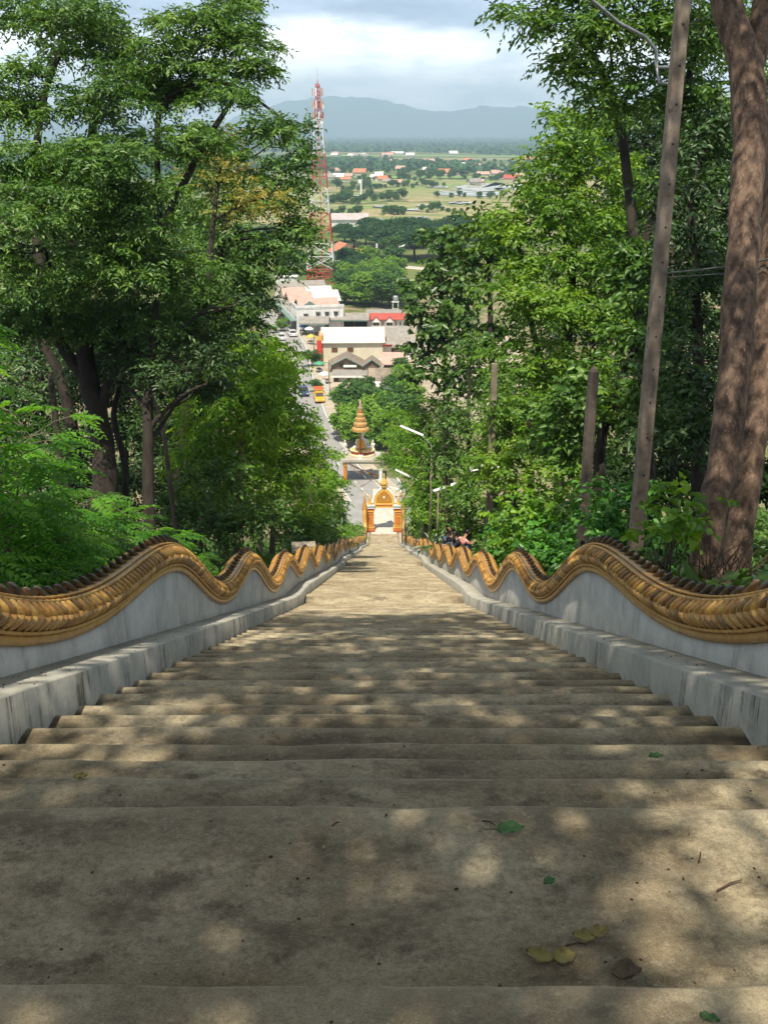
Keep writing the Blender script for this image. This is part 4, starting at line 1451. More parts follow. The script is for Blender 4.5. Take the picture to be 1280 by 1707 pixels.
def small_things():
    # agave
    p = P(698, 893, 60)
    zb = float(T(max(p.x, 2.7), p.y))
    m1 = mat('agave_blade', (0.10, 0.17, 0.12), (0.06, 0.11, 0.08), scale=3, rough=0.5)
    m2 = mat('agave_edge', (0.60, 0.62, 0.45), rough=0.5)
    rng = random.Random(9)
    V, Fc = [], []
    mb = MB()
    for i in range(34):
        an = rng.uniform(0, 6.28)
        el = rng.uniform(0.15, 1.35)
        L = rng.uniform(1.2, 1.9)
        d = Vector((math.cos(an) * math.cos(el), math.sin(an) * math.cos(el), math.sin(el)))
        sd = Vector((-math.sin(an), math.cos(an), 0))
        pts = [d * (L * t) + Vector((0, 0, -0.5 * t * t * math.cos(el))) for t in (0, .25, .5, .75, 1)]
        ws = [0.055, 0.08, 0.07, 0.05, 0.005]
        for k in range(4):
            for (f0, f1, mm) in ((-1, -0.6, m2), (-0.6, 0.6, m1), (0.6, 1, m2)):
                mb.add([pts[k] + sd * ws[k] * f0, pts[k] + sd * ws[k] * f1, pts[k + 1] + sd * ws[k + 1] * f1, pts[k + 1] + sd * ws[k + 1] * f0], [(0, 1, 2, 3)], mm)
    o = mb.build('agave')
    o.location = (max(p.x, 2.9), p.y, zb + 0.25)
    tag(o, 'spiky variegated agave beside the right balustrade near the gate', 'plant')
    # concrete box on the left
    p = P(508, 925, 36)
    x = min(p.x, -2.75)
    zb = float(T(x, p.y))
    root = empty('concrete_box', (x, p.y, zb - 0.1), 'low concrete box with an overhanging flat lid behind the left balustrade', 'box', None, 0.06)
    b = MB()
    mc = mat('box_concrete', (0.36, 0.31, 0.24), (0.25, 0.21, 0.16), scale=5, rough=0.9, bump=0.3, c3=(0.14, 0.11, 0.08), s3=7)
    zt = P(508, 909, 36).z
    hh = zt - zb
    b.box((0, 0, hh / 2), (0.55, 0.6, hh), mc)
    b.build('body', root)
    b = MB()
    b.box((0, 0, hh + 0.05 + 0.035), (0.82, 0.85, 0.07), mc, rz=0.04)
    b.build('lid', root)


small_things()


# ------------------------------------------------------------------ people
def skin_mesh(name, verts, edges, radii, m, parent=None, sub=2):
    me = bpy.data.meshes.new(name)
    me.from_pydata([tuple(v) for v in verts], edges, [])
    me.materials.append(m)
    o = link(name, me, parent)
    md = o.modifiers.new('skin', 'SKIN')
    for i, r in enumerate(radii):
        me.skin_vertices[0].data[i].radius = (r, r) if not hasattr(r, '__len__') else r
    me.skin_vertices[0].data[0].use_root = True
    md.use_smooth_shade = True
    sd = o.modifiers.new('subd', 'SUBSURF')
    sd.levels = sd.render_levels = sub
    return o


def seated_person(label, loc, rz, shirt, trousers, hair, lean=0.25, arm=0.0, hat=None):
    root = empty('person', loc, label, 'person', 'people sitting behind the right balustrade', rz)
    skin = mat('skin_tan', (0.36, 0.21, 0.13), (0.32, 0.18, 0.11), rough=0.55)
    fy = lean
    # pelvis, spine, neck, head, arms, legs: faces +Y
    v = [(0, 0, 0.10), (0, 0.06 * fy, 0.27), (0, 0.30 * fy, 0.47), (0, 0.42 * fy, 0.58), (0, 0.50 * fy, 0.66), (0, 0.60 * fy + 0.01, 0.76), (0, 0.63 * fy + 0.02, 0.83)]
    r = [(0.14, 0.11), (0.125, 0.095), (0.14, 0.10), (0.055, 0.05), (0.058, 0.062), (0.078, 0.088), (0.05, 0.055)]
    e = [(i, i + 1) for i in range(6)]
    body = list(v)
    rad = list(r)
    ed = list(e)
    for s in (-1, 1):
        b = len(body)
        sh = (0.17 * s, 0.36 * fy, 0.51)
        el = (0.23 * s, 0.36 * fy + 0.16 + arm * (s > 0) * 0.1, 0.30 + arm * (s > 0) * 0.2)
        wr = (0.12 * s, 0.36 * fy + 0.37 + arm * (s > 0) * 0.1, 0.30 + arm * (s > 0) * 0.3)
        hd = (0.09 * s, 0.36 * fy + 0.44, 0.31 + arm * (s > 0) * 0.36)
        body += [sh, el, wr, hd]
        rad += [0.058, 0.043, 0.03, 0.034]
        ed += [(2, b), (b, b + 1), (b + 1, b + 2), (b + 2, b + 3)]
        for k, off in enumerate((-0.03, -0.012, 0.008, 0.026)):
            body.append((hd[0] + off, hd[1] + 0.07, hd[2] - 0.015))
            body.append((hd[0] + off, hd[1] + 0.095, hd[2] - 0.05))
            rad += [0.011, 0.009]
            ed += [(b + 3, b + 4 + 2 * k), (b + 4 + 2 * k, b + 5 + 2 * k)]
        body.append((hd[0] - 0.05 * s, hd[1] + 0.03, hd[2] - 0.01))
        rad.append(0.011)
        ed.append((b + 3, len(body) - 1))
        b = len(body)
        body += [(0.10 * s, 0.10, 0.11), (0.16 * s, 0.46, 0.36), (0.13 * s, 0.52, 0.02), (0.13 * s, 0.66, -0.02)]
        rad += [0.085, 0.062, 0.042, 0.03]
        ed += [(0, b), (b, b + 1), (b + 1, b + 2), (b + 2, b + 3)]
    skin_mesh('body', body, ed, rad, skin, root)
    hy = 0.60 * fy + 0.01
    sv = [(0, 0, 0.16), (0, 0.06 * fy, 0.28), (0, 0.30 * fy, 0.48), (0, 0.40 * fy, 0.565)]
    sr = [(0.155, 0.125), (0.145, 0.115), (0.158, 0.118), (0.07, 0.066)]
    se = [(0, 1), (1, 2), (2, 3)]
    for s in (-1, 1):
        b = len(sv)
        sv += [(0.175 * s, 0.36 * fy, 0.51), (0.225 * s, 0.36 * fy + 0.13, 0.335 + arm * (s > 0) * 0.17)]
        sr += [0.072, 0.060]
        se += [(2, b), (b, b + 1)]
    skin_mesh('shirt', sv, se, sr, shirt, root)
    tv = [(0, 0, 0.10)]
    tr = [(0.155, 0.125)]
    te = []
    for s in (-1, 1):
        b = len(tv)
        tv += [(0.10 * s, 0.10, 0.11), (0.16 * s, 0.46, 0.36), (0.13 * s, 0.52, 0.06)]
        tr += [0.098, 0.074, 0.056]
        te += [(0, b), (b, b + 1), (b + 1, b + 2)]
    skin_mesh('trousers', tv, te, tr, trousers, root)
    hb = MB()
    hb.lathe((0, hy - 0.022, 0.745), [(0.06, -0.06), (0.082, -0.02), (0.088, 0.04), (0.075, 0.09), (0.045, 0.118), (0.01, 0.127)], hair, n=12, sy=1.12)
    hb.build('hair', root, smooth=True)
    for s in (-1, 1):
        fb = MB()
        fb.lathe((0.03 * s, hy + 0.084, 0.775), [(0.004, -0.008), (0.010, 0), (0.004, 0.008)], M_black, n=6, sy=0.6)
        fb.build('eye', root, smooth=True)
    fb = MB()
    fb.lathe((0, hy + 0.09, 0.748), [(0.014, -0.012), (0.010, 0.01), (0.004, 0.03)], skin, n=6)
    fb.build('nose', root, smooth=True)
    fb = MB()
    fb.tube([(-0.024, hy + 0.084, 0.715), (0, hy + 0.09, 0.713), (0.024, hy + 0.084, 0.715)], 0.006, mat('lip', (0.30, 0.11, 0.09)), n=5)
    fb.build('mouth', root, smooth=True)
    for s in (-1, 1):
        fb = MB()
        fb.lathe((0.083 * s, hy, 0.75), [(0.01, -0.03), (0.016, 0), (0.01, 0.03)], skin, n=6)
        fb.build('ear', root, smooth=True)
    return root


def people():
    hair = mat('hair_black', (0.012, 0.01, 0.009), rough=0.4)
    red = mat('shirt_red_pattern', (0.50, 0.07, 0.07), (0.62, 0.45, 0.42), scale=16, lo=0.42, hi=0.58, rough=0.85)
    dk = mat('shirt_black', (0.02, 0.02, 0.025), rough=0.85)
    teal = mat('shirt_teal', (0.015, 0.06, 0.065), rough=0.85)
    jeans = mat('jeans_blue', (0.05, 0.10, 0.20), (0.03, 0.06, 0.13), scale=9, rough=0.9)
    for (px, d, rz, sh, lab, lean, arm, dz_) in [
        (742, 37.5, -1.0, red, 'person bending forward in a red and white patterned shirt behind the right balustrade', 0.8, 0.3, 0.12),
        (756, 39.0, 0.5, dk, 'person in dark clothes with black hair sitting above the one in the red shirt', 0.2, 1.0, 0.30),
        (724, 39.5, 0.2, teal, 'person in a dark teal top sitting left of the one in the red shirt', 0.3, 0.0, 0.15),
        (769, 37.0, 1.6, dk, 'person in black sitting at the right end of the seated group', 0.4, 0.0, 0.16)]:
        x = max((px - 640) / F * d, 2.62)
        y_ = d * 0.935
        seated_person(lab, (x, y_, float(T(x, y_)) + dz_ + 0.22), rz, sh, jeans, hair, lean, arm)


people()


# ------------------------------------------------------------------ fallen leaves and litter on the landing
def stair_z(y_):
    for (a, b, z_) in noses:
        if a <= y_ < b:
            return z_
    return 0.0


def on_stairs(px, py):
    r = ray(px, py)
    for (a, b, z_) in noses:
        d = (z_ - CH) / r[2]
        y_ = d * r[1]
        if a - 0.02 <= y_ <= b + 0.005:
            return Vector((d * r[0], y_, z_))
    return G(px, py, 0)


def fallen_leaf(name, label, px, py, size, rz, m, curl=0.25, group='fallen leaves on the steps', stalk=True, asp=0.62, rx=0.0):
    p = on_stairs(px, py)
    nu, nv = 9, 6
    V, Fc = [], []
    rng = random.Random(px)
    for i in range(nu + 1):
        t = i / nu
        w = asp * 0.5 * size * (math.sin(math.pi * t ** 0.82) ** 0.75 if 0 < t < 1 else 0.02)
        for j in range(nv + 1):
            s = j / nv * 2 - 1
            x = size * (t - 0.5)
            y_ = w * s * (1 + 0.06 * math.sin(9 * t + 3 * s))
            z_ = 0.008 + size * curl * (s * s * 0.35 * math.sin(math.pi * t) + (t - 0.45) ** 2 * 0.8) + 0.004 * math.sin(14 * t + 5 * s)
            V.append((x, y_, z_))
    for i in range(nu):
        for j in range(nv):
            a = i * (nv + 1) + j
            Fc.append((a, a + nv + 1, a + nv + 2, a + 1))
    me = bpy.data.meshes.new(name)
    me.from_pydata(V, [], Fc)
    me.materials.append(m)
    me.polygons.foreach_set('use_smooth', [True] * len(Fc))
    o = link(name, me)
    md = o.modifiers.new('thick', 'SOLIDIFY')
    md.thickness = 0.0012
    o.location = p + Vector((0, 0, 0.002))
    o.rotation_euler = (rx, 0, rz)
    tag(o, label, 'leaf', group)
    if stalk:
        sb = MB()
        sb.tube([(-size * 0.48, 0, 0.016), (-size * 0.7, size * 0.04, 0.014), (-size * 0.95, size * 0.14, 0.012)], [0.0022, 0.002, 0.0016], mat('leaf_stalk', (0.13, 0.08, 0.04)), n=5)
        sb.build('stalk', o)
    return o


def litter():
    g = mat('fallen_leaf_green', (0.05, 0.13, 0.035), (0.09, 0.19, 0.06), scale=30, rough=0.5, spec=0.5)
    yb = mat('fallen_leaf_olive', (0.30, 0.25, 0.075), (0.19, 0.15, 0.05), scale=28, rough=0.6, c3=(0.14, 0.06, 0.03), s3=40)
    br = mat('fallen_leaf_brown', (0.17, 0.125, 0.075), (0.08, 0.055, 0.035), scale=25, rough=0.7)
    fallen_leaf('fallen_leaf', 'green leaf with a long stalk lying near the middle of the landing', 850, 1388, 0.088, 0.15 + math.pi * 0, g, 0.5)
    fallen_leaf('fallen_leaf', 'tiny green leaf on the landing below the green leaf with a long stalk', 915, 1474, 0.036, 0.4, g, 0.5, stalk=False, asp=0.8)
    fallen_leaf('fallen_leaf', 'upper olive leaf of the yellowish pair on the landing', 972, 1566, 0.060, 2.9, yb, 0.35, stalk=False, asp=0.8)
    fallen_leaf('fallen_leaf', 'curled brownish leaf touching the upper olive leaf on the landing', 998, 1560, 0.052, 0.5, yb, 0.6, stalk=False, asp=0.85)
    fallen_leaf('fallen_leaf', 'left lower olive leaf, the larger of the bottom pair on the landing', 898, 1598, 0.074, 2.7, yb, 0.3, stalk=False, asp=0.75)
    fallen_leaf('fallen_leaf', 'yellow-green leaf joined to the larger olive leaf at the bottom of the landing', 940, 1601, 0.066, 0.25, yb, 0.5, stalk=False, asp=0.85)
    fallen_leaf('fallen_leaf', 'dark dry curled leaf at the lower edge of the landing', 1043, 1632, 0.078, 0.1, br, 1.1, stalk=False, asp=0.75)
    fallen_leaf('fallen_leaf', 'green leaf on the third step, near the right side', 1092, 1264, 0.060, 0.0, g, 0.4, stalk=False, asp=0.6)
    fallen_leaf('fallen_leaf', 'green leaf at the very bottom of the picture on the nearest step', 1182, 1702, 0.044, -0.5, g, 0.3, stalk=False, asp=0.45)
    fallen_leaf('fallen_leaf', 'small bent olive leaf on a step near the left side', 135, 1299, 0.05, 0.2, yb, 0.6, stalk=False)
    # tiny crumbs of soil, seed and twig
    rng = np.random.default_rng(77)
    mb = MB()
    crumb = mat('litter_brown', (0.05, 0.032, 0.02), (0.11, 0.05, 0.03), scale=60, rough=0.9)
    pale = mat('litter_pale', (0.42, 0.35, 0.22), rough=0.9)
    random.seed(4)
    for i in range(900):
        y_ = 1.2 + 14 * rng.random() ** 1.7
        x = rng.uniform(-1.75, 1.75)
        if i % 5 == 0:
            x = math.copysign(rng.uniform(1.8, 2.05), x)
            z_ = float(curb_top(y_)) + 0.008
        else:
            z_ = stair_z(y_) - 0.004
        s = rng.uniform(0.002, 0.007) * (1.3 if i % 9 == 0 else 1)
        el = rng.uniform(1, 2.2)
        mb.box((x, y_, z_ + s * 0.3), (s * el, s, s * 0.7), pale if i % 13 == 0 else crumb, rz=rng.uniform(0, 3.1), rx=rng.uniform(-0.3, 0.3), taper=0.55)
    for (px, py, L, rz) in ((1215, 1478, 0.10, 0.5), (815, 1375, 0.05, -0.6), (960, 1578, 0.06, 0.1), (1165, 1430, 0.05, 1.2), (560, 1376, 0.03, 0.7)):
        p = on_stairs(px, py)
        d = Vector((math.cos(rz), math.sin(rz), 0)) * L / 2
        mb.tube([p - d + Vector((0, 0, 0.005)), p + Vector((0.004, 0.006, 0.008)), p + d + Vector((0, 0, 0.005))], [0.003, 0.0025, 0.0015], crumb, n=5)
    tag(mb.build('leaf_litter'), 'scattered crumbs of seed, soil and twig on the steps and curbs', 'litter', kind='stuff')


litter()


# ================================================================== foot of the stairs: gate, shrine, road
M_orange = mat('orange_paint', (0.62, 0.22, 0.035), (0.50, 0.16, 0.03), scale=3, rough=0.55, c3=(0.38, 0.11, 0.03), s3=9)
M_gold = mat('gold_paint', (0.76, 0.50, 0.13), (0.64, 0.37, 0.08), scale=6, rough=0.4, c3=(0.45, 0.2, 0.05), s3=20)
M_red = mat('red_paint', (0.42, 0.06, 0.03), (0.33, 0.045, 0.025), scale=4, rough=0.6)
M_blue = mat('blue_grey_paint', (0.30, 0.40, 0.52), rough=0.6)
M_conc = mat('pale_concrete', (0.52, 0.48, 0.40), (0.42, 0.385, 0.32), scale=1.2, rough=0.9, c3=(0.33, 0.30, 0.25), s3=5)
M_asph = mat('asphalt', (0.30, 0.29, 0.275), (0.24, 0.23, 0.22), scale=0.35, rough=0.9, c3=(0.17, 0.165, 0.16), s3=1.2, t3=(0.6, 0.75))
M_line = mat('road_paint', (0.72, 0.70, 0.62), (0.55, 0.53, 0.47), scale=2, rough=0.8)
M_cream = mat('cream_plaster', (0.66, 0.59, 0.45), (0.57, 0.51, 0.38), scale=0.5, rough=0.85, stretch=(1, 1, 0.3))
M_wplast = mat('white_plaster', (0.72, 0.72, 0.70), (0.58, 0.58, 0.56), scale=0.6, rough=0.85, stretch=(1, 1, 0.3))
M_glass = mat('window_dark', (0.03, 0.025, 0.022), (0.05, 0.045, 0.04), rough=0.2)
M_brown = mat('brown_wood', (0.16, 0.075, 0.035), (0.11, 0.05, 0.025), scale=5, rough=0.7)
M_dim = mat('interior_shade_paint', (0.05, 0.042, 0.035), rough=0.9)  # dark colour that paints in the shade of open interiors


def roof_mat(name, a, b, rib=18.0):
    m = mat(name, a, b, scale=0.9, rough=0.75, c3=tuple(x * 0.62 for x in a), s3=2.5, t3=(0.58, 0.72), stretch=(1, 1, 1))
    return m


R_grey = roof_mat('roof_grey', (0.30, 0.27, 0.235), (0.22, 0.20, 0.175))
R_pale = roof_mat('roof_pale', (0.62, 0.58, 0.52), (0.50, 0.46, 0.41))
R_red = roof_mat('roof_red', (0.42, 0.075, 0.055), (0.34, 0.06, 0.045))
R_orange = roof_mat('roof_orange', (0.52, 0.20, 0.10), (0.42, 0.15, 0.08))
R_peach = roof_mat('roof_peach', (0.52, 0.33, 0.27), (0.42, 0.26, 0.215))
R_green = roof_mat('roof_green', (0.16, 0.26, 0.21), (0.12, 0.20, 0.17))
R_white = roof_mat('roof_white', (0.74, 0.70, 0.66), (0.62, 0.58, 0.55))

YG = YEND + 1.5


def flat_sheet(name, pts, z, m, kind='structure'):
    me = bpy.data.meshes.new(name)
    me.from_pydata([(x, y_, z) for x, y_ in pts], [], [tuple(range(len(pts)))])
    me.materials.append(m)
    return tag(link(name, me), kind=kind)


def road():
    # forecourt just beyond the gate
    flat_sheet('path', [(-1.5, YEND - 0.2), (-1.5, 134.5), (1.5, 134.5), (1.5, YEND - 0.2)][::-1], ZG + 0.036, M_conc)
    flat_sheet('forecourt', [(-6.5, YEND + 3), (-7.5, 146), (3.5, 137), (3.2, YEND + 2)][::-1], ZG + 0.02, M_asph)
    cl = [(-1.5, 129.5), (-3.2, 135.4), (-7.0, 146.6), (-10.8, 163), (-14.2, 185), (-17.4, 208), (-20.0, 232), (-24.0, 252), (-30.5, 275), (-40, 305), (-52, 338), (-70, 380)]
    wd = [3.0, 2.8, 2.8, 2.8, 2.9, 3.0, 3.3, 3.6, 3.6, 3.6, 3.6, 3.6]
    # smooth
    cp = np.array(cl)
    t = np.arange(len(cl))
    tt = np.linspace(0, len(cl) - 1, 90)
    xs = np.interp(tt, t, cp[:, 0])
    ys = np.interp(tt, t, cp[:, 1])
    k = np.hanning(13)
    k /= k.sum()
    xs2 = np.convolve(np.pad(xs, 6, mode='edge'), k, 'valid')
    ys2 = np.convolve(np.pad(ys, 6, mode='edge'), k, 'valid')
    w = np.interp(tt, t, wd)
    dx, dy = np.gradient(xs2), np.gradient(ys2)
    l = np.hypot(dx, dy)
    nx, ny = dy / l, -dx / l            # to the right of travel

    def ribbon(o0, o1, z, m, name, sel=None, dash=None):
        V, Fc = [], []
        for i in range(len(xs2)):
            V.append((xs2[i] + nx[i] * o0(i), ys2[i] + ny[i] * o0(i), z))
            V.append((xs2[i] + nx[i] * o1(i), ys2[i] + ny[i] * o1(i), z))
        for i in range(len(xs2) - 1):
            if dash and (i % dash[1]) >= dash[0]:
                continue
            if sel and not sel(i):
                continue
            Fc.append((2 * i, 2 * i + 1, 2 * i + 3, 2 * i + 2))
        me = bpy.data.meshes.new(name)
        me.from_pydata(V, [], Fc)
        me.materials.append(m)
        return tag(link(name, me), kind='structure')
    ribbon(lambda i: -w[i], lambda i: w[i], ZG + 0.025, M_asph, 'road')
    ribbon(lambda i: w[i] - 0.30, lambda i: w[i] - 0.14, ZG + 0.031, M_line, 'road_edge_line')
    ribbon(lambda i: -w[i] + 0.14, lambda i: -w[i] + 0.3, ZG + 0.031, M_line, 'road_edge_line')
    ribbon(lambda i: -0.07, lambda i: 0.07, ZG + 0.031, M_line, 'road_centre_line', dash=(1, 3))
    # raised kerbs and footpaths
    for sgn, a, b, nm in ((1, 0.0, 1.9, 'pavement'), (-1, 0.0, 1.9, 'pavement')):
        V, Fc = [], []
        for i in range(len(xs2)):
            for (o, z_) in ((w[i] + a, ZG), (w[i] + a + 0.01, ZG + 0.13), (w[i] + a + 0.16, ZG + 0.14), (w[i] + b, ZG + 0.14), (w[i] + b, ZG)):
                V.append((xs2[i] + nx[i] * o * sgn, ys2[i] + ny[i] * o * sgn, z_))
        for i in range(len(xs2) - 1):
            for j in range(4):
                f = (5 * i + j, 5 * i + j + 1, 5 * i + j + 6, 5 * i + j + 5)
                Fc.append(f if sgn < 0 else f[::-1])
        me = bpy.data.meshes.new(nm)
        me.from_pydata(V, [], Fc)
        me.materials.append(mat('pavement_pale', (0.44, 0.38, 0.29), (0.33, 0.28, 0.21), scale=0.6, rough=0.9))
        tag(link(nm, me), kind='structure')
    # zebra crossing
    a, b = G(482, 590), G(519, 588)
    V, Fc = [], []
    for i in range(9):
        t0 = i / 9
        c = a.lerp(b, t0 + 0.02)
        e = a.lerp(b, t0 + 0.07)
        q = len(V)
        V += [(c.x, c.y - 1.2, ZG + 0.033), (e.x, e.y - 1.2, ZG + 0.033), (e.x - 0.3, e.y + 1.2, ZG + 0.033), (c.x - 0.3, c.y + 1.2, ZG + 0.033)]
        Fc.append((q, q + 1, q + 2, q + 3))
    me = bpy.data.meshes.new('zebra_crossing')
    me.from_pydata(V, [], Fc)
    me.materials.append(M_line)
    tag(link('zebra_crossing', me), kind='structure')
    # market square right of the road
    flat_sheet('town_yard', [(-3.5, 168), (-9.0, 186), (-15.5, 226), (-20, 250), (-8, 262), (30, 262), (30, 168)], ZG + 0.018, mat('yard_dust', (0.42, 0.35, 0.26), (0.30, 0.245, 0.18), scale=0.25, rough=0.95, c3=(0.22, 0.18, 0.13), s3=0.8))


road()


def gate():
    root = empty('stair_gate', (0, YG, ZG), 'orange and gold temple gate with a pointed arch pediment at the foot of the stairs', 'gate')
    zf = ZG + 0.03
    for x in (-1.72, 1.72):
        b = MB()
        w = 1.05
        b.box((x, 0, 0.09), (w + 0.16, 1.0, 0.18), M_red)
        b.box((x, 0, 0.38), (w + 0.06, 0.9, 0.40), M_orange)
        b.box((x, 0, 0.62), (w + 0.12, 0.96, 0.08), M_gold)
        b.box((x, 0, 1.62), (w - 0.06, 0.8, 1.92), M_orange)
        b.box((x, 0, 2.62), (w + 0.10, 0.94, 0.08), M_gold)
        b.box((x, 0, 2.84), (w - 0.1, 0.78, 0.36), M_orange)
        # sunk panel rails on the face towards the stairs
        for zz_, hh in ((0.78, 0.05), (2.40, 0.05), (1.95, 0.05)):
            b.box((x, -0.415, zz_), (w - 0.3, 0.03, hh), M_gold)
        b.box((x - 0.33, -0.415, 1.36), (0.05, 0.03, 1.1), M_gold)
        b.box((x + 0.33, -0.415, 1.36), (0.05, 0.03, 1.1), M_gold)
        b.build('pillar', root)
        c = MB()
        c.box((x, 0, 3.07), (w + 0.2, 1.0, 0.10), M_white)
        c.box((x, 0, 3.21), (w + 0.02, 0.86, 0.18), M_blue)
        c.box((x, 0, 3.36), (w + 0.24, 1.02, 0.12), M_white)
        c.build('capital', root)
        f = MB()
        f.lathe((x, 0, 3.42), [(0.30, 0), (0.34, 0.1), (0.22, 0.22), (0.26, 0.3), (0.12, 0.6), (0.14, 0.66), (0.03, 1.25)], M_gold, n=8)
        f.build('finial', root, smooth=True)
    e = MB()
    e.box((0, 0, 2.98), (2.36, 0.62, 0.14), M_white)
    e.box((0, 0, 3.18), (2.36, 0.56, 0.26), M_gold)
    e.box((0, 0, 3.36), (2.36, 0.62, 0.10), M_red)
    e.box((0, 0, 3.50), (2.36, 0.58, 0.18), M_gold)
    e.build('lintel', root)
    # pediment: ogee outline

    def ogee(hw, h, n=14):
        pts = []
        for i in range(n + 1):
            t = i / n
            x = hw * (1 - t ** 1.0) if False else hw * math.cos(t * math.pi / 2) ** 0.85
            z = h * (0.80 * math.sin(t * math.pi / 2) + 0.20 * t ** 5)
            pts.append((x, z))
        return pts
    o = ogee(1.20, 1.95)
    p = MB()
    poly = o + [(-x, z) for x, z in o[-2::-1]]
    p.prism(poly, -0.2, 0.2, M_gold, c=(0, 0, 3.59))
    inner = [(x * 0.78, z * 0.78 + 0.1) for x, z in poly]
    p.prism(inner, -0.235, -0.2, mat('gold_dark', (0.55, 0.27, 0.035), (0.42, 0.18, 0.03), scale=7, rough=0.45), c=(0, 0, 3.59))
    p.lathe((0, -0.25, 4.35), [(0.05, -0.16), (0.14, -0.05), (0.1, 0.1), (0.02, 0.22)], M_white, n=8, sy=0.4)
    p.build('pediment', root)
    bd = MB()
    full = ogee(1.30, 2.12, 16)
    pts = [(x, 0, z + 3.55) for x, z in full] + [(-x, 0, z + 3.55) for x, z in full[-2::-1]]
    bd.tube(pts, 0.125, M_white, n=7)
    for s in (-1, 1):
        bd.lathe((s * 1.38, 0, 3.6), [(0.17, -0.05), (0.2, 0.1), (0.1, 0.3), (0.02, 0.5)], M_white, n=8)
    bd.build('pediment_border', root, smooth=True)
    s = MB()
    s.lathe((0, 0, 5.6), [(0.34, 0), (0.40, 0.14), (0.26, 0.24), (0.40, 0.32), (0.42, 0.45), (0.30, 0.9), (0.10, 1.25), (0.13, 1.3), (0.02, 1.75)], M_gold, n=10)
    s.box((0, -0.3, 6.2), (0.2, 0.08, 0.5), M_red, taper=0.4)
    s.build('spire', root, smooth=True)


gate()


def statue(name, label, loc, rz, m, s=1.0, group=None):
    """kneeling figure with palms together"""
    root_v = [(0, 0, 0.28), (0, 0.02, 0.5), (0, 0.03, 0.8), (0, 0.05, 0.98), (0, 0.06, 1.1), (0, 0.07, 1.24), (0, 0.06, 1.38)]
    r = [(0.2, 0.17), (0.15, 0.12), (0.19, 0.13), (0.065, 0.06), (0.08, 0.09), (0.10, 0.11), (0.045, 0.045)]
    e = [(i, i + 1) for i in range(6)]
    v = list(root_v)
    for sd in (-1, 1):
        b = len(v)
        v += [(0.2 * sd, 0.03, 0.86), (0.24 * sd, 0.14, 0.62), (0.04 * sd, 0.27, 0.78), (0.02 * sd, 0.3, 0.94)]
        r += [0.075, 0.06, 0.05, 0.03]
        e += [(2, b), (b, b + 1), (b + 1, b + 2), (b + 2, b + 3)]
        b = len(v)
        v += [(0.14 * sd, 0.1, 0.24), (0.18 * sd, 0.48, 0.16), (0.16 * sd, 0.1, 0.08), (0.15 * sd, -0.3, 0.07)]
        r += [0.14, 0.10, 0.085, 0.06]
        e += [(0, b), (b, b + 1), (b + 1, b + 2), (b + 2, b + 3)]
    v = [(a * s, b * s, c * s) for a, b, c in v]
    r = [tuple(q * s for q in x) if hasattr(x, '__len__') else x * s for x in r]
    o = skin_mesh(name, v, e, r, m)
    o.location = loc
    o.rotation_euler = (0, 0, rz)
    tag(o, label, 'statue', group)
    return o


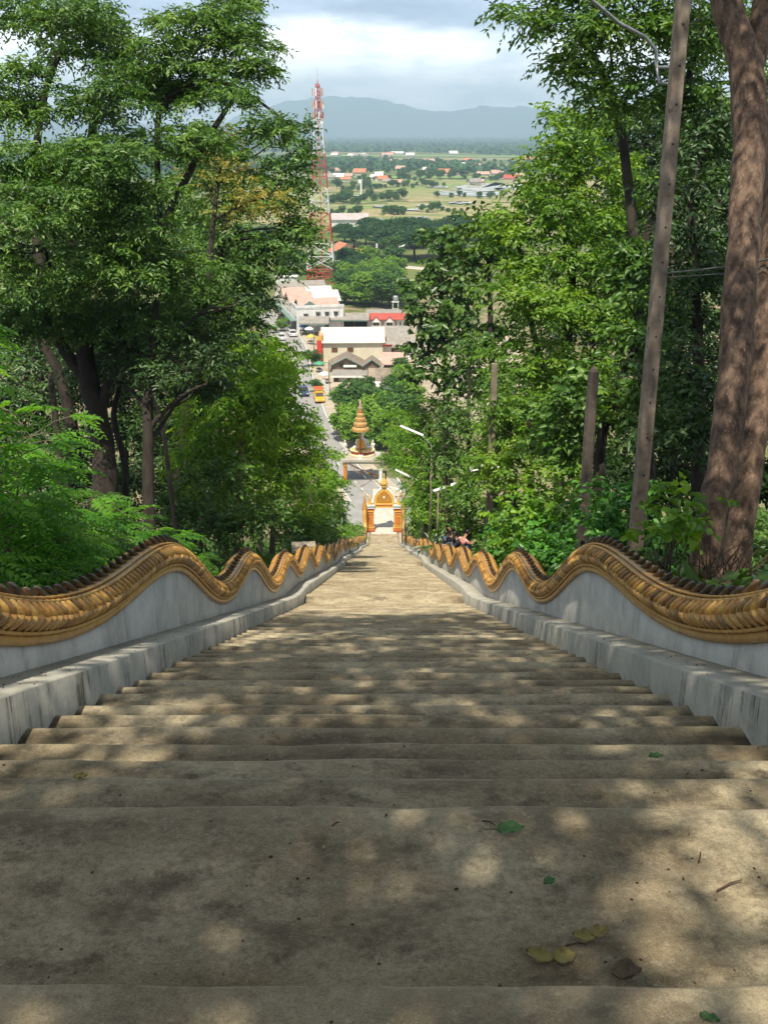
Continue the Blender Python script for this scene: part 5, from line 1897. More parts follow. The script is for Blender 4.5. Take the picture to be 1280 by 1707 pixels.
def shrine():
    """roofed gateway across the road with a seated figure and a tiered parasol on top"""
    cx, cy = -2.9, 139.0
    W, D_ = 5.1, 3.4
    yf = cy - D_ / 2 - 0.3
    zt = CH + yf / ray(600, 767)[1] * ray(600, 767)[2]        # top of the slab at its front edge
    d = cy / ray(600, 762)[1]
    root = empty('gateway_shrine', (cx, cy, ZG), 'flat-roofed gateway spanning the road behind the temple gate, with one orange and one white column', 'gateway')
    h = zt - ZG
    slab = MB()
    slab.box((0, 0, h - 0.16), (W + 0.7, D_ + 0.6, 0.32), mat('slab_concrete', (0.44, 0.40, 0.33), (0.33, 0.30, 0.25), scale=0.8, rough=0.9))
    slab.box((0, 0, h - 0.47), (W + 0.2, D_, 0.30), mat('slab_green', (0.30, 0.36, 0.30), (0.22, 0.27, 0.22), scale=0.8, rough=0.9))
    slab.build('roof_slab', root)
    for (x, y_, m1) in ((-W / 2 + 0.1, -D_ / 2 + 0.3, M_orange), (W / 2 - 0.1, -D_ / 2 + 0.3, M_white), (-W / 2 + 0.1, D_ / 2 - 0.3, M_white), (W / 2 - 0.1, D_ / 2 - 0.3, M_white)):
        c = MB()
        c.box((x, y_, (h - 0.62) / 2), (0.42, 0.42, h - 0.62), m1)
        c.box((x, y_, 0.2), (0.6, 0.6, 0.4), m1 if m1 is M_white else M_red)
        c.box((x, y_, h - 0.82), (0.62, 0.62, 0.38), m1 if m1 is M_white else M_gold)
        c.build('column', root)
    bld = MB()
    cen = P(604, 757, d)
    bx, by = cen.x, cy + 0.4
    # seated figure seen from behind on a lotus seat
    b = empty('seated_buddha_statue', (bx, by, zt), 'gold and white robed Buddha statue seated on the gateway roof, seen from behind', 'statue')
    lm = MB()
    gold2 = mat('lotus_gold', (0.66, 0.44, 0.13), (0.55, 0.33, 0.08), scale=5, rough=0.5)
    cream2 = mat('lotus_cream', (0.75, 0.62, 0.36), (0.66, 0.52, 0.28), scale=5, rough=0.6)
    lm.lathe((0, 0, 0), [(1.75, 0), (1.8, 0.14), (1.66, 0.2), (1.7, 0.3)], cream2, n=20, sy=0.7)
    lm.lathe((0, 0, 0.3), [(1.55, 0), (1.65, 0.12), (1.6, 0.2), (1.45, 0.28)], M_red, n=20, sy=0.7)
    lm.lathe((0, 0, 0.56), [(1.45, 0), (1.65, 0.16), (1.66, 0.3), (1.4, 0.36)], gold2, n=20, sy=0.7)
    for k in range(22):
        a = 2 * math.pi * k / 22
        lm.lathe((1.58 * math.cos(a), 1.58 * 0.7 * math.sin(a), 0.62), [(0.06, 0), (0.2, 0.1), (0.17, 0.26), (0.02, 0.36)], cream2, n=6, sy=0.8)
    lm.build('lotus_seat', b, smooth=True)
    body = [(0, 0, 1.05), (0, 0, 1.5), (0, 0.02, 2.0), (0, 0.04, 2.4), (0, 0.05, 2.62), (0, 0.06, 2.95), (0, 0.04, 3.25), (0, 0.04, 3.5)]
    rr = [(0.72, 0.5), (0.6, 0.42), (0.74, 0.42), (0.24, 0.2), (0.2, 0.2), (0.3, 0.32), (0.15, 0.15), (0.03, 0.03)]
    e = [(i, i + 1) for i in range(7)]
    for s in (-1, 1):
        q = len(body)
        body += [(0.7 * s, 0.02, 2.1), (0.86 * s, 0.1, 1.55), (0.55 * s, 0.5, 1.2), (0.1 * s, 0.62, 1.15)]
        rr += [0.22, 0.17, 0.15, 0.11]
        e += [(2, q), (q, q + 1), (q + 1, q + 2), (q + 2, q + 3)]
        q = len(body)
        body += [(0.6 * s, 0.15, 1.05), (1.25 * s, 0.35, 1.02), (0.5 * s, 0.75, 1.0)]
        rr += [0.3, 0.24, 0.18]
        e += [(0, q), (q, q + 1), (q + 1, q + 2)]
    skin_mesh('figure', body, e, rr, mat('statue_white', (0.72, 0.70, 0.64), (0.62, 0.60, 0.54), rough=0.6), b)
    rb = [(-0.05, -0.1, 0.98), (-0.16, -0.14, 1.5), (-0.32, -0.14, 2.05), (-0.46, -0.08, 2.34)]
    skin_mesh('robe', rb, [(0, 1), (1, 2), (2, 3)], [(0.98, 0.62), (0.80, 0.54), (0.64, 0.50), (0.40, 0.36)], mat('robe_gold', (0.66, 0.36, 0.05), (0.56, 0.28, 0.04), scale=5, rough=0.6), b)
    # tiered parasol in front (towards the stairs)
    pp = P(601, 757, d - 2.2)
    u = empty('tiered_parasol', (pp.x, cy - 1.45, zt), 'tall tiered gold parasol on a dark red pole in front of the seated statue', 'parasol')
    z = lambda py: P(601, py, d - 2.2).z - zt
    px = (d - 2.2) / F
    pole = MB()
    pole.tube([(0, 0, 0.0), (0, 0, z(675))], [0.11, 0.07], M_red, n=8)
    pole.build('pole', u, smooth=True)
    ft = MB()
    ft.box((0, 0, 0.28), (0.5, 0.5, 0.56), M_white)
    ft.build('pedestal', u)
    tiers = [(713, 706, 14.6), (704, 697, 11.4), (695, 690, 8.6), (688, 682, 6.2), (680, 676, 3.9)]
    dull = mat('dull_gold', (0.47, 0.30, 0.10), (0.34, 0.20, 0.07), scale=5, rough=0.55, c3=(0.24, 0.12, 0.05), s3=14)
    for i, (y0, y1, hw) in enumerate(tiers):
        tb = MB()
        z0, z1 = z(y0), z(y1)
        rr0 = hw * px
        tb.lathe((0, 0, z0), [(rr0 * 0.9, -0.16), (rr0 * 1.0, -0.18), (rr0 * 0.97, 0.16), (rr0 * 0.95, 0.2), (rr0 * 0.62, (z1 - z0) * 0.9), (rr0 * 0.5, (z1 - z0) * 0.9)], dull, n=20)
        tb.lathe((0, 0, z0), [(rr0 * 1.0, -0.02), (rr0 * 1.015, 0.0), (rr0 * 1.0, 0.03)], M_orange, n=20)
        tb.lathe((0, 0, z1), [(rr0 * 0.66, -0.14), (rr0 * 0.66, 0.0), (rr0 * 0.6, 0.14)], M_red, n=20)
        tb.build('canopy_tier', u)
    fb = MB()
    fb.lathe((0, 0, z(676)), [(0.3, 0), (0.34, 0.14), (0.18, 0.26), (0.24, 0.34), (0.12, 0.5), (0.19, 0.68), (0.15, 0.85), (0.03, 1.25)], R_peach, n=10)
    fb.build('finial', u, smooth=True)
    mw = mat('statue_white', (0.7, 0.7, 0.66))
    for (px_, lab, rz) in ((574, 'small white kneeling statue left of the seated statue on the gateway roof', -0.6), (622, 'small white kneeling statue right of the seated statue on the gateway roof', 0.6)):
        q = P(px_, 757, d)
        pl = MB()
        x_ = max(min(q.x, cx + W / 2), cx - W / 2)
        st = statue('kneeling_statue', lab, (x_, cy + 0.9, zt + 0.35), rz, mw, 1.25, 'kneeling white statues on the gateway roof')
        pl.box((0, 0, -0.175), (0.8, 1.0, 0.35), M_white)
        pl.build('plinth', st)
    # tall grey pole behind
    q = G(578, 752, ZG)
    # strings of small flags
    fl = [mat('flag_yellow', (0.75, 0.5, 0.05)), mat('flag_white', (0.75, 0.73, 0.68)), mat('flag_orange', (0.7, 0.25, 0.04)), mat('flag_red', (0.5, 0.06, 0.05))]
    A0 = Vector((cx - W / 2, cy - D_ / 2, zt - 0.1))
    A1 = Vector((cx + W / 2, cy - D_ / 2, zt - 1.6))
    for (a, b, lab) in ((A0, P(652, 812, 127), 'string of small flags from the orange column to the temple gate'),
                        (A0, P(628, 792, 146), 'string of small flags across the opening of the gateway'),
                        (Vector((cx + W / 2, cy - D_ / 2, zt - 1.2)), P(600, 810, 130), 'string of small flags from the white column down to the left')):
        s_ = MB()
        pts = curve_pts(a, b, 14, sag=0.03)
        s_.tube(pts, 0.02, M_wire, n=4)
        rng = random.Random(3)
        for i in range(len(pts) - 1):
            for t in (0.25, 0.75):
                p = pts[i].lerp(pts[i + 1], t)
                d_ = (pts[i + 1] - pts[i]).normalized() * 0.11
                f = rng.choice(fl)
                n_ = Vector((0, 0.01, 0))
                dn = Vector((rng.uniform(-.05, .05), rng.uniform(-.05, .05), -0.24))
                s_.add([p - d_, p + d_, p + d_ + dn, p - d_ + dn, p - d_ + n_, p + d_ + n_, p + d_ + dn + n_, p - d_ + dn + n_], [(0, 1, 2, 3), (7, 6, 5, 4), (0, 4, 5, 1), (2, 6, 7, 3)], f)
        tag(s_.build('flag_string'), lab, 'flag string', 'strings of flags at the gateway')


shrine()


# ================================================================== town
def gable(b, x0, x1, y0, y1, z0, zr, m, ax='x', ov=0.4, th=0.12, mid=0.5):
    """pitched roof with real thickness; ridge along axis ax"""
    if ax == 'x':
        ym = y0 + (y1 - y0) * mid
        for (ya, yb) in ((y0 - ov, ym), (y1 + ov, ym)):
            sl = (zr - z0) / abs(ym - (y0 if ya < ym else y1))
            za = z0 - ov * sl
            V = [(x0 - ov, ya, za), (x1 + ov, ya, za), (x1 + ov, yb, zr), (x0 - ov, yb, zr)]
            V += [(x, y_, z + th) for x, y_, z in V]
            b.add(V, [(3, 2, 1, 0), (4, 5, 6, 7), (0, 1, 5, 4), (1, 2, 6, 5), (2, 3, 7, 6), (3, 0, 4, 7)], m)
    else:
        xm = (x0 + x1) / 2
        for (xa, xb) in ((x0 - ov, xm), (x1 + ov, xm)):
            sl = (zr - z0) / abs(xm - x0)
            za = z0 - ov * sl
            V = [(xa, y0 - ov, za), (xa, y1 + ov, za), (xb, y1 + ov, zr), (xb, y0 - ov, zr)]
            V += [(x, y_, z + th) for x, y_, z in V]
            b.add(V, [(3, 2, 1, 0), (4, 5, 6, 7), (0, 1, 5, 4), (1, 2, 6, 5), (2, 3, 7, 6), (3, 0, 4, 7)], m)


def gable_wall(b, x0, x1, y0, y1, h, zr, m, ax='x', mid=0.5):
    """walls with their gable ends"""
    if ax == 'x':
        prof = [(y0, 0), (y1, 0), (y1, h), (y0 + (y1 - y0) * mid, zr - 0.02), (y0, h)]
        V = [(x0, y_, z) for y_, z in prof] + [(x1, y_, z) for y_, z in prof]
    else:
        prof = [(x0, 0), (x1, 0), (x1, h), ((x0 + x1) / 2, zr - 0.02), (x0, h)]
        V = [(x, y1, z) for x, z in prof] + [(x, y0, z) for x, z in prof]
    n = 5
    Fc = [tuple(range(n))[::-1], tuple(range(n, 2 * n))] + [(i, (i + 1) % n, (i + 1) % n + n, i + n) for i in range(n)]
    b.add(V, Fc, m)


def window(root, c, w, h, face='y', m=None, frame=None, arch=False, hood=False):
    """framed opening standing proud of the wall; face -y or -x"""
    f = MB()
    fr = frame or M_white
    x, y_, z = c
    t = 0.06
    if face == 'y':
        for (cx_, cz_, sx_, sz_) in ((0, h / 2 + t / 2, w + 2 * t, t), (0, -h / 2 - t / 2, w + 2 * t, t), (-w / 2 - t / 2, 0, t, h), (w / 2 + t / 2, 0, t, h), (0, 0, 0.05, h)):
            f.box((x + cx_, y_ - 0.04, z + cz_), (sx_, 0.1, sz_), fr)
        if arch:
            f.lathe((x, y_ - 0.02, z + h / 2 + t), [(w / 2 + t, -0.01), (w / 2 + t, 0.0)], fr, n=3) if False else None
            pts = [(x + (w / 2 + 0.02) * math.cos(a), y_ - 0.04, z + h / 2 + 0.06 + (w / 2.4) * math.sin(a)) for a in [math.pi * i / 10 for i in range(11)]]
            f.tube(pts, 0.07, fr, n=5)
        if hood:
            f.box((x, y_ - 0.22, z + h / 2 + 0.12), (w + 0.5, 0.45, 0.06), R_grey, rx=0.35)
        o = f.build('window', root)
        p = MB()
        p.box((x, y_ - 0.012, z), (w, 0.05, h), m or M_glass)
        p.build('pane', o)
    else:
        for (cy_, cz_, sy_, sz_) in ((0, h / 2 + t / 2, w + 2 * t, t), (0, -h / 2 - t / 2, w + 2 * t, t), (-w / 2 - t / 2, 0, t, h), (w / 2 + t / 2, 0, t, h), (0, 0, 0.05, h)):
            f.box((x - 0.04, y_ + cy_, z + cz_), (0.1, sy_, sz_), fr)
        o = f.build('window', root)
        p = MB()
        p.box((x - 0.012, y_, z), (0.05, w, h), m or M_glass)
        p.build('pane', o)
    return o


def zat(py, y_):
    r = ray(600, py)
    return CH + y_ / r[1] * r[2] - ZG


R_tile = roof_mat('roof_old_tile', (0.25, 0.20, 0.155), (0.17, 0.135, 0.105))


def verge(b, hw, z0, z1, y_):
    for s_ in (-1, 1):
        b.tube([(s_ * hw, y_, z0 + 0.03), (0, y_, z1 + 0.05)], 0.10, R_green, n=5)


def town():
    # --- cream hall
    y0 = 219.0
    k = y0 / ray(585, 606)[1] / F * 1.0
    k = (G(585, 608).y / ray(585, 608)[1]) / F            # metres per photo pixel there
    gx = lambda px: (px - 640) * k
    root = empty('cream_hall', (gx(588), y0, ZG), 'large plain cream hall with a pale sheet roof and two small brown windows', 'building', None, 0.035)
    W = 100 * k
    h = zat(570, y0)
    hr = zat(546, y0 + 4.75)
    b = MB()
    gable_wall(b, -W / 2, W / 2, 0, 9.5, h, hr - 0.04, M_cream, 'x')
    b.build('wall', root)
    r = MB()
    gable(r, -W / 2, W / 2, 0, 9.5, h + 0.03, hr, R_pale, 'x', ov=0.5)
    for i in range(14):
        x = -W / 2 - 0.3 + (W + 0.6) * i / 13
        r.box((x, 2.15, (h + hr) / 2 + 0.17), (0.05, 5.0, 0.04), R_white, rx=math.atan2(hr - h, 4.75))
    r.build('roof', root)
    for px in (557, 583.5):
        window(root, ((px - 588) * k, 0, zat(583, y0)), 1.15, 0.8, 'y', m=M_brown, frame=M_brown)
    s = MB()
    s.box((W / 2 + 0.9, 3.2, 1.6), (1.8, 5.5, 3.2), M_cream)
    s.build('side_wing', root)
    a = MB()
    a.box((W / 2 + 0.95, 0.0, 3.35), (2.1, 1.4, 0.10), R_red, rx=-0.5)
    a.build('awning', root)
    # narrow shop frontage on the street side
    f = MB()
    f.box((-W / 2 - 0.45, 2.6, 2.8), (0.9, 5.2, 5.6), mat('shopfront_peach', (0.58, 0.36, 0.2), (0.48, 0.27, 0.14), scale=1.2))
    f.build('street_front', root)
    sg = empty('shop_sign', (gx(531.5), y0 - 1.2, ZG), 'tall red and yellow upright shop sign at the street corner of the cream hall', 'sign')
    sb = MB()
    sb.tube([(0, 0, 0), (0, 0, 5.6)], 0.05, M_steel, n=6)
    sb.build('post', sg)
    sb = MB()
    sb.box((0.05, -0.1, 3.55), (1.0, 0.14, 2.3), mat('sign_red', (0.62, 0.05, 0.03), (0.55, 0.04, 0.03)))
    sb.box((0.05, -0.1, 5.15), (0.85, 0.14, 0.75), mat('sign_yellow', (0.72, 0.48, 0.05)))
    sb.build('panel', sg)
    # --- open barn with a dark gable
    y1 = 208.5
    k1 = (y1 / ray(580, 615)[1]) / F
    root = empty('gabled_shed', ((577 - 640) * k1, y1, ZG), 'old shed with a brown gable and green roof edges in front of the cream hall', 'building')
    W = 50 * k1
    h = zat(609, y1)
    ha = zat(596, y1)
    b = MB()
    gable_wall(b, -W / 2, W / 2, 0, 6, h, ha - 0.08, mat('plank_brown', (0.23, 0.165, 0.11), (0.15, 0.105, 0.07), scale=2, stretch=(4, 4, 0.4)), 'y')
    b.build('wall', root)
    r = MB()
    gable(r, -W / 2, W / 2, 0, 6, h + 0.04, ha, R_tile, 'y', ov=0.45, th=0.10)
    verge(r, W / 2 + 0.45, h + 0.04 - 0.45 * (ha - h) / (W / 2), ha, -0.47)
    r.build('roof', root)
    l = MB()
    l.box((0.8, -0.6, h - 0.05), (2.6, 0.9, 0.08), R_pale, rx=0.3)
    l.box((0.2, -0.03, h - 0.1), (3.0, 0.06, 0.8), M_dim)  # dark sheet in place of the shade under the lean-to
    l.build('lean_to', root)
    # --- low shop in front
    y2 = 200.0
    k2 = (y2 / ray(583, 642)[1]) / F
    root = empty('low_shop', ((583 - 640) * k2, y2, ZG), 'low shop with grey tiled lean-to roof, white fascia and shuttered front before the gabled shed', 'building')
    W = 54 * k2
    e2 = zat(627, y2 - 0.9)
    t2 = zat(617, y2 + 4.6)
    b = MB()
    b.box((0, 2.2, e2 / 2), (W, 4.4, e2 - 0.02), M_wplast)
    b.build('wall', root)
    r = MB()
    V = [(-W / 2 - 0.3, -0.9, e2), (W / 2 + 0.3, -0.9, e2), (W / 2 + 0.3, 4.6, t2), (-W / 2 - 0.3, 4.6, t2)]
    V += [(x, y_, z + 0.12) for x, y_, z in V]
    r.add(V, [(3, 2, 1, 0), (4, 5, 6, 7), (0, 1, 5, 4), (1, 2, 6, 5), (2, 3, 7, 6), (3, 0, 4, 7)], R_grey)
    r.build('roof', root)
    fa = MB()
    fa.box((0, -0.97, e2 - 0.1), (W + 0.6, 0.08, 0.36), M_white)
    fa.build('fascia', root)
    for i, x in enumerate((-W / 2 + 0.5, -W / 4, 0, W / 4, W / 2 - 0.5)):
        d = MB()
        d.box((x, -0.05, e2 * 0.42), (W / 5 - 0.25, 0.1, e2 * 0.82), M_brown if i in (0, 2, 4) else mat('shutter_pale', (0.6, 0.6, 0.55), (0.4, 0.4, 0.36), scale=2.4, stretch=(6, 1, 0.3)))
        d.build('shutter', root)
    for x in (-W / 2, W / 2):
        d = MB()
        d.tube([(x, -0.9, 0), (x, -0.9, e2)], 0.08, M_white, n=6)
        d.build('post', root)
    # --- flat roofed yard shelter to the right
    y3 = 196.0
    k3 = (y3 / ray(628, 640)[1]) / F
    root = empty('yard_shelter', ((630 - 640) * k3, y3, ZG), 'yard shelter with a flat brown sheet roof right of the low shop', 'building')
    r = MB()
    r.box((0, 1.8, 2.2), (33 * k3, 5.2, 0.1), mat('roof_brown', (0.34, 0.27, 0.20), (0.25, 0.20, 0.15), scale=0.7, c3=(0.17, 0.14, 0.11), s3=3), rx=0.13)
    r.build('roof', root)
    for x in (-15 * k3, 15 * k3):
        for yy in (-0.5, 4.0):
            d = MB()
            d.tube([(x, yy, 0), (x, yy, 1.95 + 0.12 * yy)], 0.07, M_brown, n=6)
            d.build('post', root)
    d = MB()
    d.box((0, 4.2, 1.1), (31 * k3, 0.15, 2.2), M_dim)  # back wall coloured dark, shade under the roof painted on
    d.build('back_wall', root)
    root = empty('small_shed', ((619 - 640) * k3, y3 + 8, ZG), 'small shed with a pointed green-edged roof beside the cream hall', 'building')
    b = MB()
    gable_wall(b, -1.6, 1.6, 0, 4, 2.3, 3.4, mat('plank_brown', (0.2, 0.2, 0.2)), 'y')
    b.build('wall', root)
    r = MB()
    gable(r, -1.6, 1.6, 0, 4, 2.32, 3.46, R_tile, 'y', ov=0.35)
    verge(r, 1.95, 2.32 - 0.35 * 1.14 / 1.6, 3.46, -0.37)
    r.build('roof', root)
    # --- blue awning stall
    p = G(632, 670)
    root = empty('blue_stall', (p.x + 0.1, p.y, ZG), 'market stall with blue side sheets and a pale roof behind the round trees', 'stall')
    r = MB()
    V = [(-1.8, -0.4, 2.55), (2.0, -0.4, 2.5), (2.0, 2.6, 3.05), (-1.8, 2.6, 3.1)]
    V += [(x, y_, z + 0.06) for x, y_, z in V]
    r.add(V, [(3, 2, 1, 0), (4, 5, 6, 7), (0, 1, 5, 4), (1, 2, 6, 5), (2, 3, 7, 6), (3, 0, 4, 7)], R_white)
    r.build('roof', root)
    s = MB()
    bl = mat('tarp_blue', (0.03, 0.16, 0.42), (0.02, 0.10, 0.32), scale=2, rough=0.5)
    s.box((0.1, 2.4, 1.5), (3.6, 0.05, 2.6), bl)
    V = [(-1.75, -0.3, 2.45), (1.9, -0.3, 2.4), (1.9, -0.75, 1.75), (-1.75, -0.75, 1.9)]
    V += [(x, y_ + 0.03, z) for x, y_, z in V]
    s.add(V, [(3, 2, 1, 0), (4, 5, 6, 7), (0, 1, 5, 4), (1, 2, 6, 5), (2, 3, 7, 6), (3, 0, 4, 7)], bl)
    s.build('side_sheet', root)
    for (x, yy) in ((-1.7, -0.3), (1.9, -0.3), (-1.7, 2.5), (1.9, 2.5)):
        d = MB()
        d.tube([(x, yy, 0), (x, yy, 2.5)], 0.05, M_steel, n=6)
        d.build('post', root)
    d = MB()
    d.box((0, 1.2, 0.45), (3.0, 1.1, 0.9), M_white)
    d.build('counter', root)
    # --- white house with red roof edge
    y4 = 259.0
    k4 = (y4 / ray(640, 545)[1]) / F
    root = empty('white_house', ((642 - 640) * k4, y4, ZG), 'white two-storey house with a red gabled roof front and two arched windows', 'building')
    W = 60 * k4
    h = zat(530, y4) - 0.2
    b = MB()
    b.box((0, 3.5, h / 2), (W, 7, h), M_wplast)
    b.build('wall', root)
    fr = MB()
    V = [(-W / 2 - 0.35, -0.8, h - 0.15), (W / 2 + 0.35, -0.8, h - 0.15), (W / 2 + 0.35, 0.9, h + 1.15), (-W / 2 - 0.35, 0.9, h + 1.15)]
    V += [(x, y_, z + 0.12) for x, y_, z in V]
    fr.add(V, [(3, 2, 1, 0), (4, 5, 6, 7), (0, 1, 5, 4), (1, 2, 6, 5), (2, 3, 7, 6), (3, 0, 4, 7)], R_red)
    o = fr.build('red_roof', root)
    for x in (-W * 0.25, W * 0.12):
        g = MB()
        g.prism([(x - 1.25, h - 0.75), (x + 1.25, h - 0.75), (x, h + 0.55)], -0.92, 0.1, M_wplast)
        g.build('gablet', root)
        g = MB()
        gable(g, x - 1.2, x + 1.2, -0.95, 0.3, h - 0.62, h + 0.6, R_red, 'y', ov=0.12, th=0.1)
        g.build('gablet_roof', root)
    bk = MB()
    bk.box((0, 4.2, h + 1.0), (W + 0.8, 5.6, 0.14), R_grey, rx=0.06)
    bk.build('rear_roof', root)
    for x in (-W * 0.25, W * 0.12):
        window(root, (x, 0, zat(539.5, y4)), 1.35, 1.2, 'y', arch=True)
    for x in (-W * 0.07, W * 0.3, W * 0.42):
        window(root, (x, 0, zat(539.5, y4)), 0.4, 1.1, 'y')
    # --- grey roofed houses right behind the hall
    for (px, py, w_, dpt, hh, m, lab) in [
        (652, 585, 7.5, 6.0, 3.4, R_grey, 'grey roofed house right of the cream hall behind the coarse-leaved teak'),
        (672, 600, 6.0, 5.0, 3.0, R_grey, 'low grey house partly hidden by the teak leaves'),
        (651, 648, 4.6, 4.0, 1.9, R_tile, 'small old-tiled shed right of the yard shelter'),
        (657, 622, 4.2, 4.0, 2.2, R_peach, 'small peach roofed store right of the cream hall')]:
        p = G(px, py)
        root = empty('small_house', (p.x, p.y, ZG), lab, 'building', 'small grey roofed houses in the town')
        b = MB()
        gable_wall(b, -w_ / 2, w_ / 2, 0, dpt, hh, hh + 1.5, M_brown if px != 625 else M_wplast, 'x')
        b.build('wall', root)
        r = MB()
        gable(r, -w_ / 2, w_ / 2, 0, dpt, hh + 0.03, hh + 1.55, m, 'x', ov=0.6)
        r.build('roof', root)
        window(root, (-w_ * 0.22, 0, hh * 0.5), 0.9, 1.0, 'y')
        dr = MB()
        dr.box((w_ * 0.2, -0.03, 1.0), (0.9, 0.08, 2.0), M_wplast if px != 625 else M_brown)
        dr.build('door', root)
    # --- long low sheds between street and hall
    for (pa, pb, py, hh, dpt, lab) in [(502, 545, 553, 3.2, 7.0, 'long low grey canopy roof over the street market'), (548, 612, 545, 3.0, 7.0, 'long low grey shed roof behind the cream hall')]:
        a, b_ = G(pa, py + 8), G(pb, py + 8)
        w_ = (b_ - a).length
        c = (a + b_) / 2
        root = empty('market_shed', (c.x, c.y, ZG), lab, 'shed', 'long low sheds in the town')
        r = MB()
        gable(r, -w_ / 2, w_ / 2, 0, dpt, hh, hh + 0.9, R_grey, 'x', ov=0.5)
        r.build('roof', root)
        f = MB()
        f.box((0, -0.45, hh - 0.2), (w_ + 0.6, 0.06, 0.35), R_green)
        f.build('fascia', root)
        wv = MB()
        wv.box((0, dpt - 0.4, hh / 2), (w_, 0.2, hh), M_dim)  # rear wall carries the shed's inner shade as colour
        wv.build('wall', root)
        for i in range(4):
            d = MB()
            x = -w_ / 2 + w_ * i / 3
            d.tube([(x, 0.1, 0), (x, 0.1, hh)], 0.08, M_brown, n=6)
            d.build('post', root)
    # --- row of shophouses along the street
    A = Vector((-21.0, 253.0, ZG))
    dirv = Vector((-0.235, 0.972, 0)).normalized()
    rz = math.atan2(-dirv.x, dirv.y)
    # end block: white, two storeys, gable wall towards us
    specs = [(0.0, 9.0, 5.6, R_white, M_wplast, 'white corner shophouse with hooded windows facing the cream hall'),
             (9.6, 8.5, 5.9, R_peach, mat('wall_pink', (0.66, 0.52, 0.44), (0.56, 0.43, 0.36)), 'pink shophouse with a peach and white roof next to the white corner shophouse'),
             (18.7, 8.5, 5.7, R_peach, M_cream, 'cream shophouse with a peach roof in the middle of the street row'),
             (27.8, 9.5, 6.0, R_grey, M_cream, 'shophouse with a long grey roof at the far end of the street row')]
    for i, (s0, ln, h, rm, wm, lab) in enumerate(specs):
        p = A + dirv * s0
        root = empty('shophouse', p, lab, 'building', 'shophouses along the street', rz)
        W = 11.5 if i == 0 else 12.5
        b = MB()
        if i == 0:
            b.box((W / 2, ln / 2, h / 2), (W, ln, h), wm)
            b.box((W / 2, ln / 2, h + 0.25), (W + 0.2, ln + 0.2, 0.1), R_grey)
            for (c_, s_) in (((W / 2, 0.0, h + 0.45), (W + 0.3, 0.15, 0.9)), ((0, ln / 2, h + 0.45), (0.15, ln - 0.15, 0.9))):
                b.box(c_, s_, wm)
        else:
            gable_wall(b, 0, W, 0, ln, h, h + 1.9, wm, 'x')
        b.build('wall', root)
        r = MB()
        if i == 0:
            gable(r, 1.0, W - 0.5, 3.0, ln, h + 0.3, h + 1.7, R_peach, 'x', ov=0.1)
            g2 = MB()
            g2.prism([(1.5, h + 0.4), (5.5, h + 0.4), (3.5, h + 1.7)], 1.2, 1.6, R_green)
            g2.build('gable_sign', root)
        else:
            gable(r, 0, W * 0.45, 0, ln, h + 0.03, h + 1.95, rm, 'x', ov=0.35)
            gable(r, W * 0.45 + 0.75, W, 0, ln, h + 0.13, h + 2.05, R_white if i < 3 else R_grey, 'x', ov=0.35)
        r.build('roof', root)
        # balcony and canopy on the street face
        c = MB()
        c.box((-0.75, ln / 2, 2.9), (1.5, ln, 0.12), R_green)
        c.build('street_canopy', root)
        bl = MB()
        bl.box((-0.5, ln / 2, 3.45), (0.08, ln - 0.2, 0.9), M_wplast)
        bl.build('balcony', root)
        for j in range(3):
            window(root, (0, ln * (0.2 + 0.3 * j), 4.5), 1.2, 1.3, 'x', frame=M_white)
            d = MB()
            d.box((-0.03, ln * (0.2 + 0.3 * j), 1.25), (0.1, 1.9, 2.4), M_brown if j % 2 else M_dim)  # flat panels; the dark ones imitate shaded shop interiors
            d.build('shop_front_panel', root)
        if i == 0:
            for x in (2.2, 5.2, 7.4, 9.6):
                window(root, (x, 0, 4.2 if x > 4 else 3.9), 0.8, 1.15, 'y', hood=True)
    # water tank on a tower behind the white house
    p = G(659, 527)
    root = empty('water_tower', (p.x, p.y, ZG), 'small steel water tank on a white frame tower behind the white house', 'water tower')
    zt = P(659, 503, p.y / ray(659, 503)[1]).z - ZG
    k5 = (p.y / ray(659, 510)[1]) / F
    f = MB()
    for sx_ in (-1, 1):
        for sy_ in (-1, 1):
            f.box((sx_ * 4.4 * k5, sy_ * 0.7, zt / 2), (0.16, 0.16, zt), M_white)
    f.box((0, 0, zt), (11 * k5, 1.8, 0.14), M_white)
    f.box((0, -0.7, zt * 0.55), (8.8 * k5, 0.1, 0.1), M_white)
    f.build('frame', root)
    t = MB()
    t.lathe((0, 0, zt + 0.07), [(0.66, 0), (0.7, 0.1), (0.7, 1.35), (0.55, 1.5), (0.15, 1.56)], M_steel, n=14)
    t.build('tank', root, smooth=True)
    # walls and street poles
    for (px, py, pt, lab) in [(549, 652, 596, 'street pole with a short cross-arm in front of the gabled shed'), (524, 595, 535, 'street pole at the corner of the white shophouse'), (636, 672, 622, 'street pole beside the blue stall'), (578, 757, 700, 'thin grey street pole left of the seated statue')]:
        p = G(px, py)
        d = p.y / ray(px, py)[1]
        zt = P(px, pt, d).z - ZG
        root = empty('street_pole', (p.x, p.y, ZG), lab, 'pole', 'street poles in the town')
        f = MB()
        f.tube([(0, 0, -0.1), (0, 0, zt)], [0.14, 0.10], M_pole, n=8)
        f.build('shaft', root)
        f = MB()
        f.box((0, -0.1, zt - 0.5), (1.6, 0.1, 0.1), M_steel)
        f.build('cross_arm', root)


town()


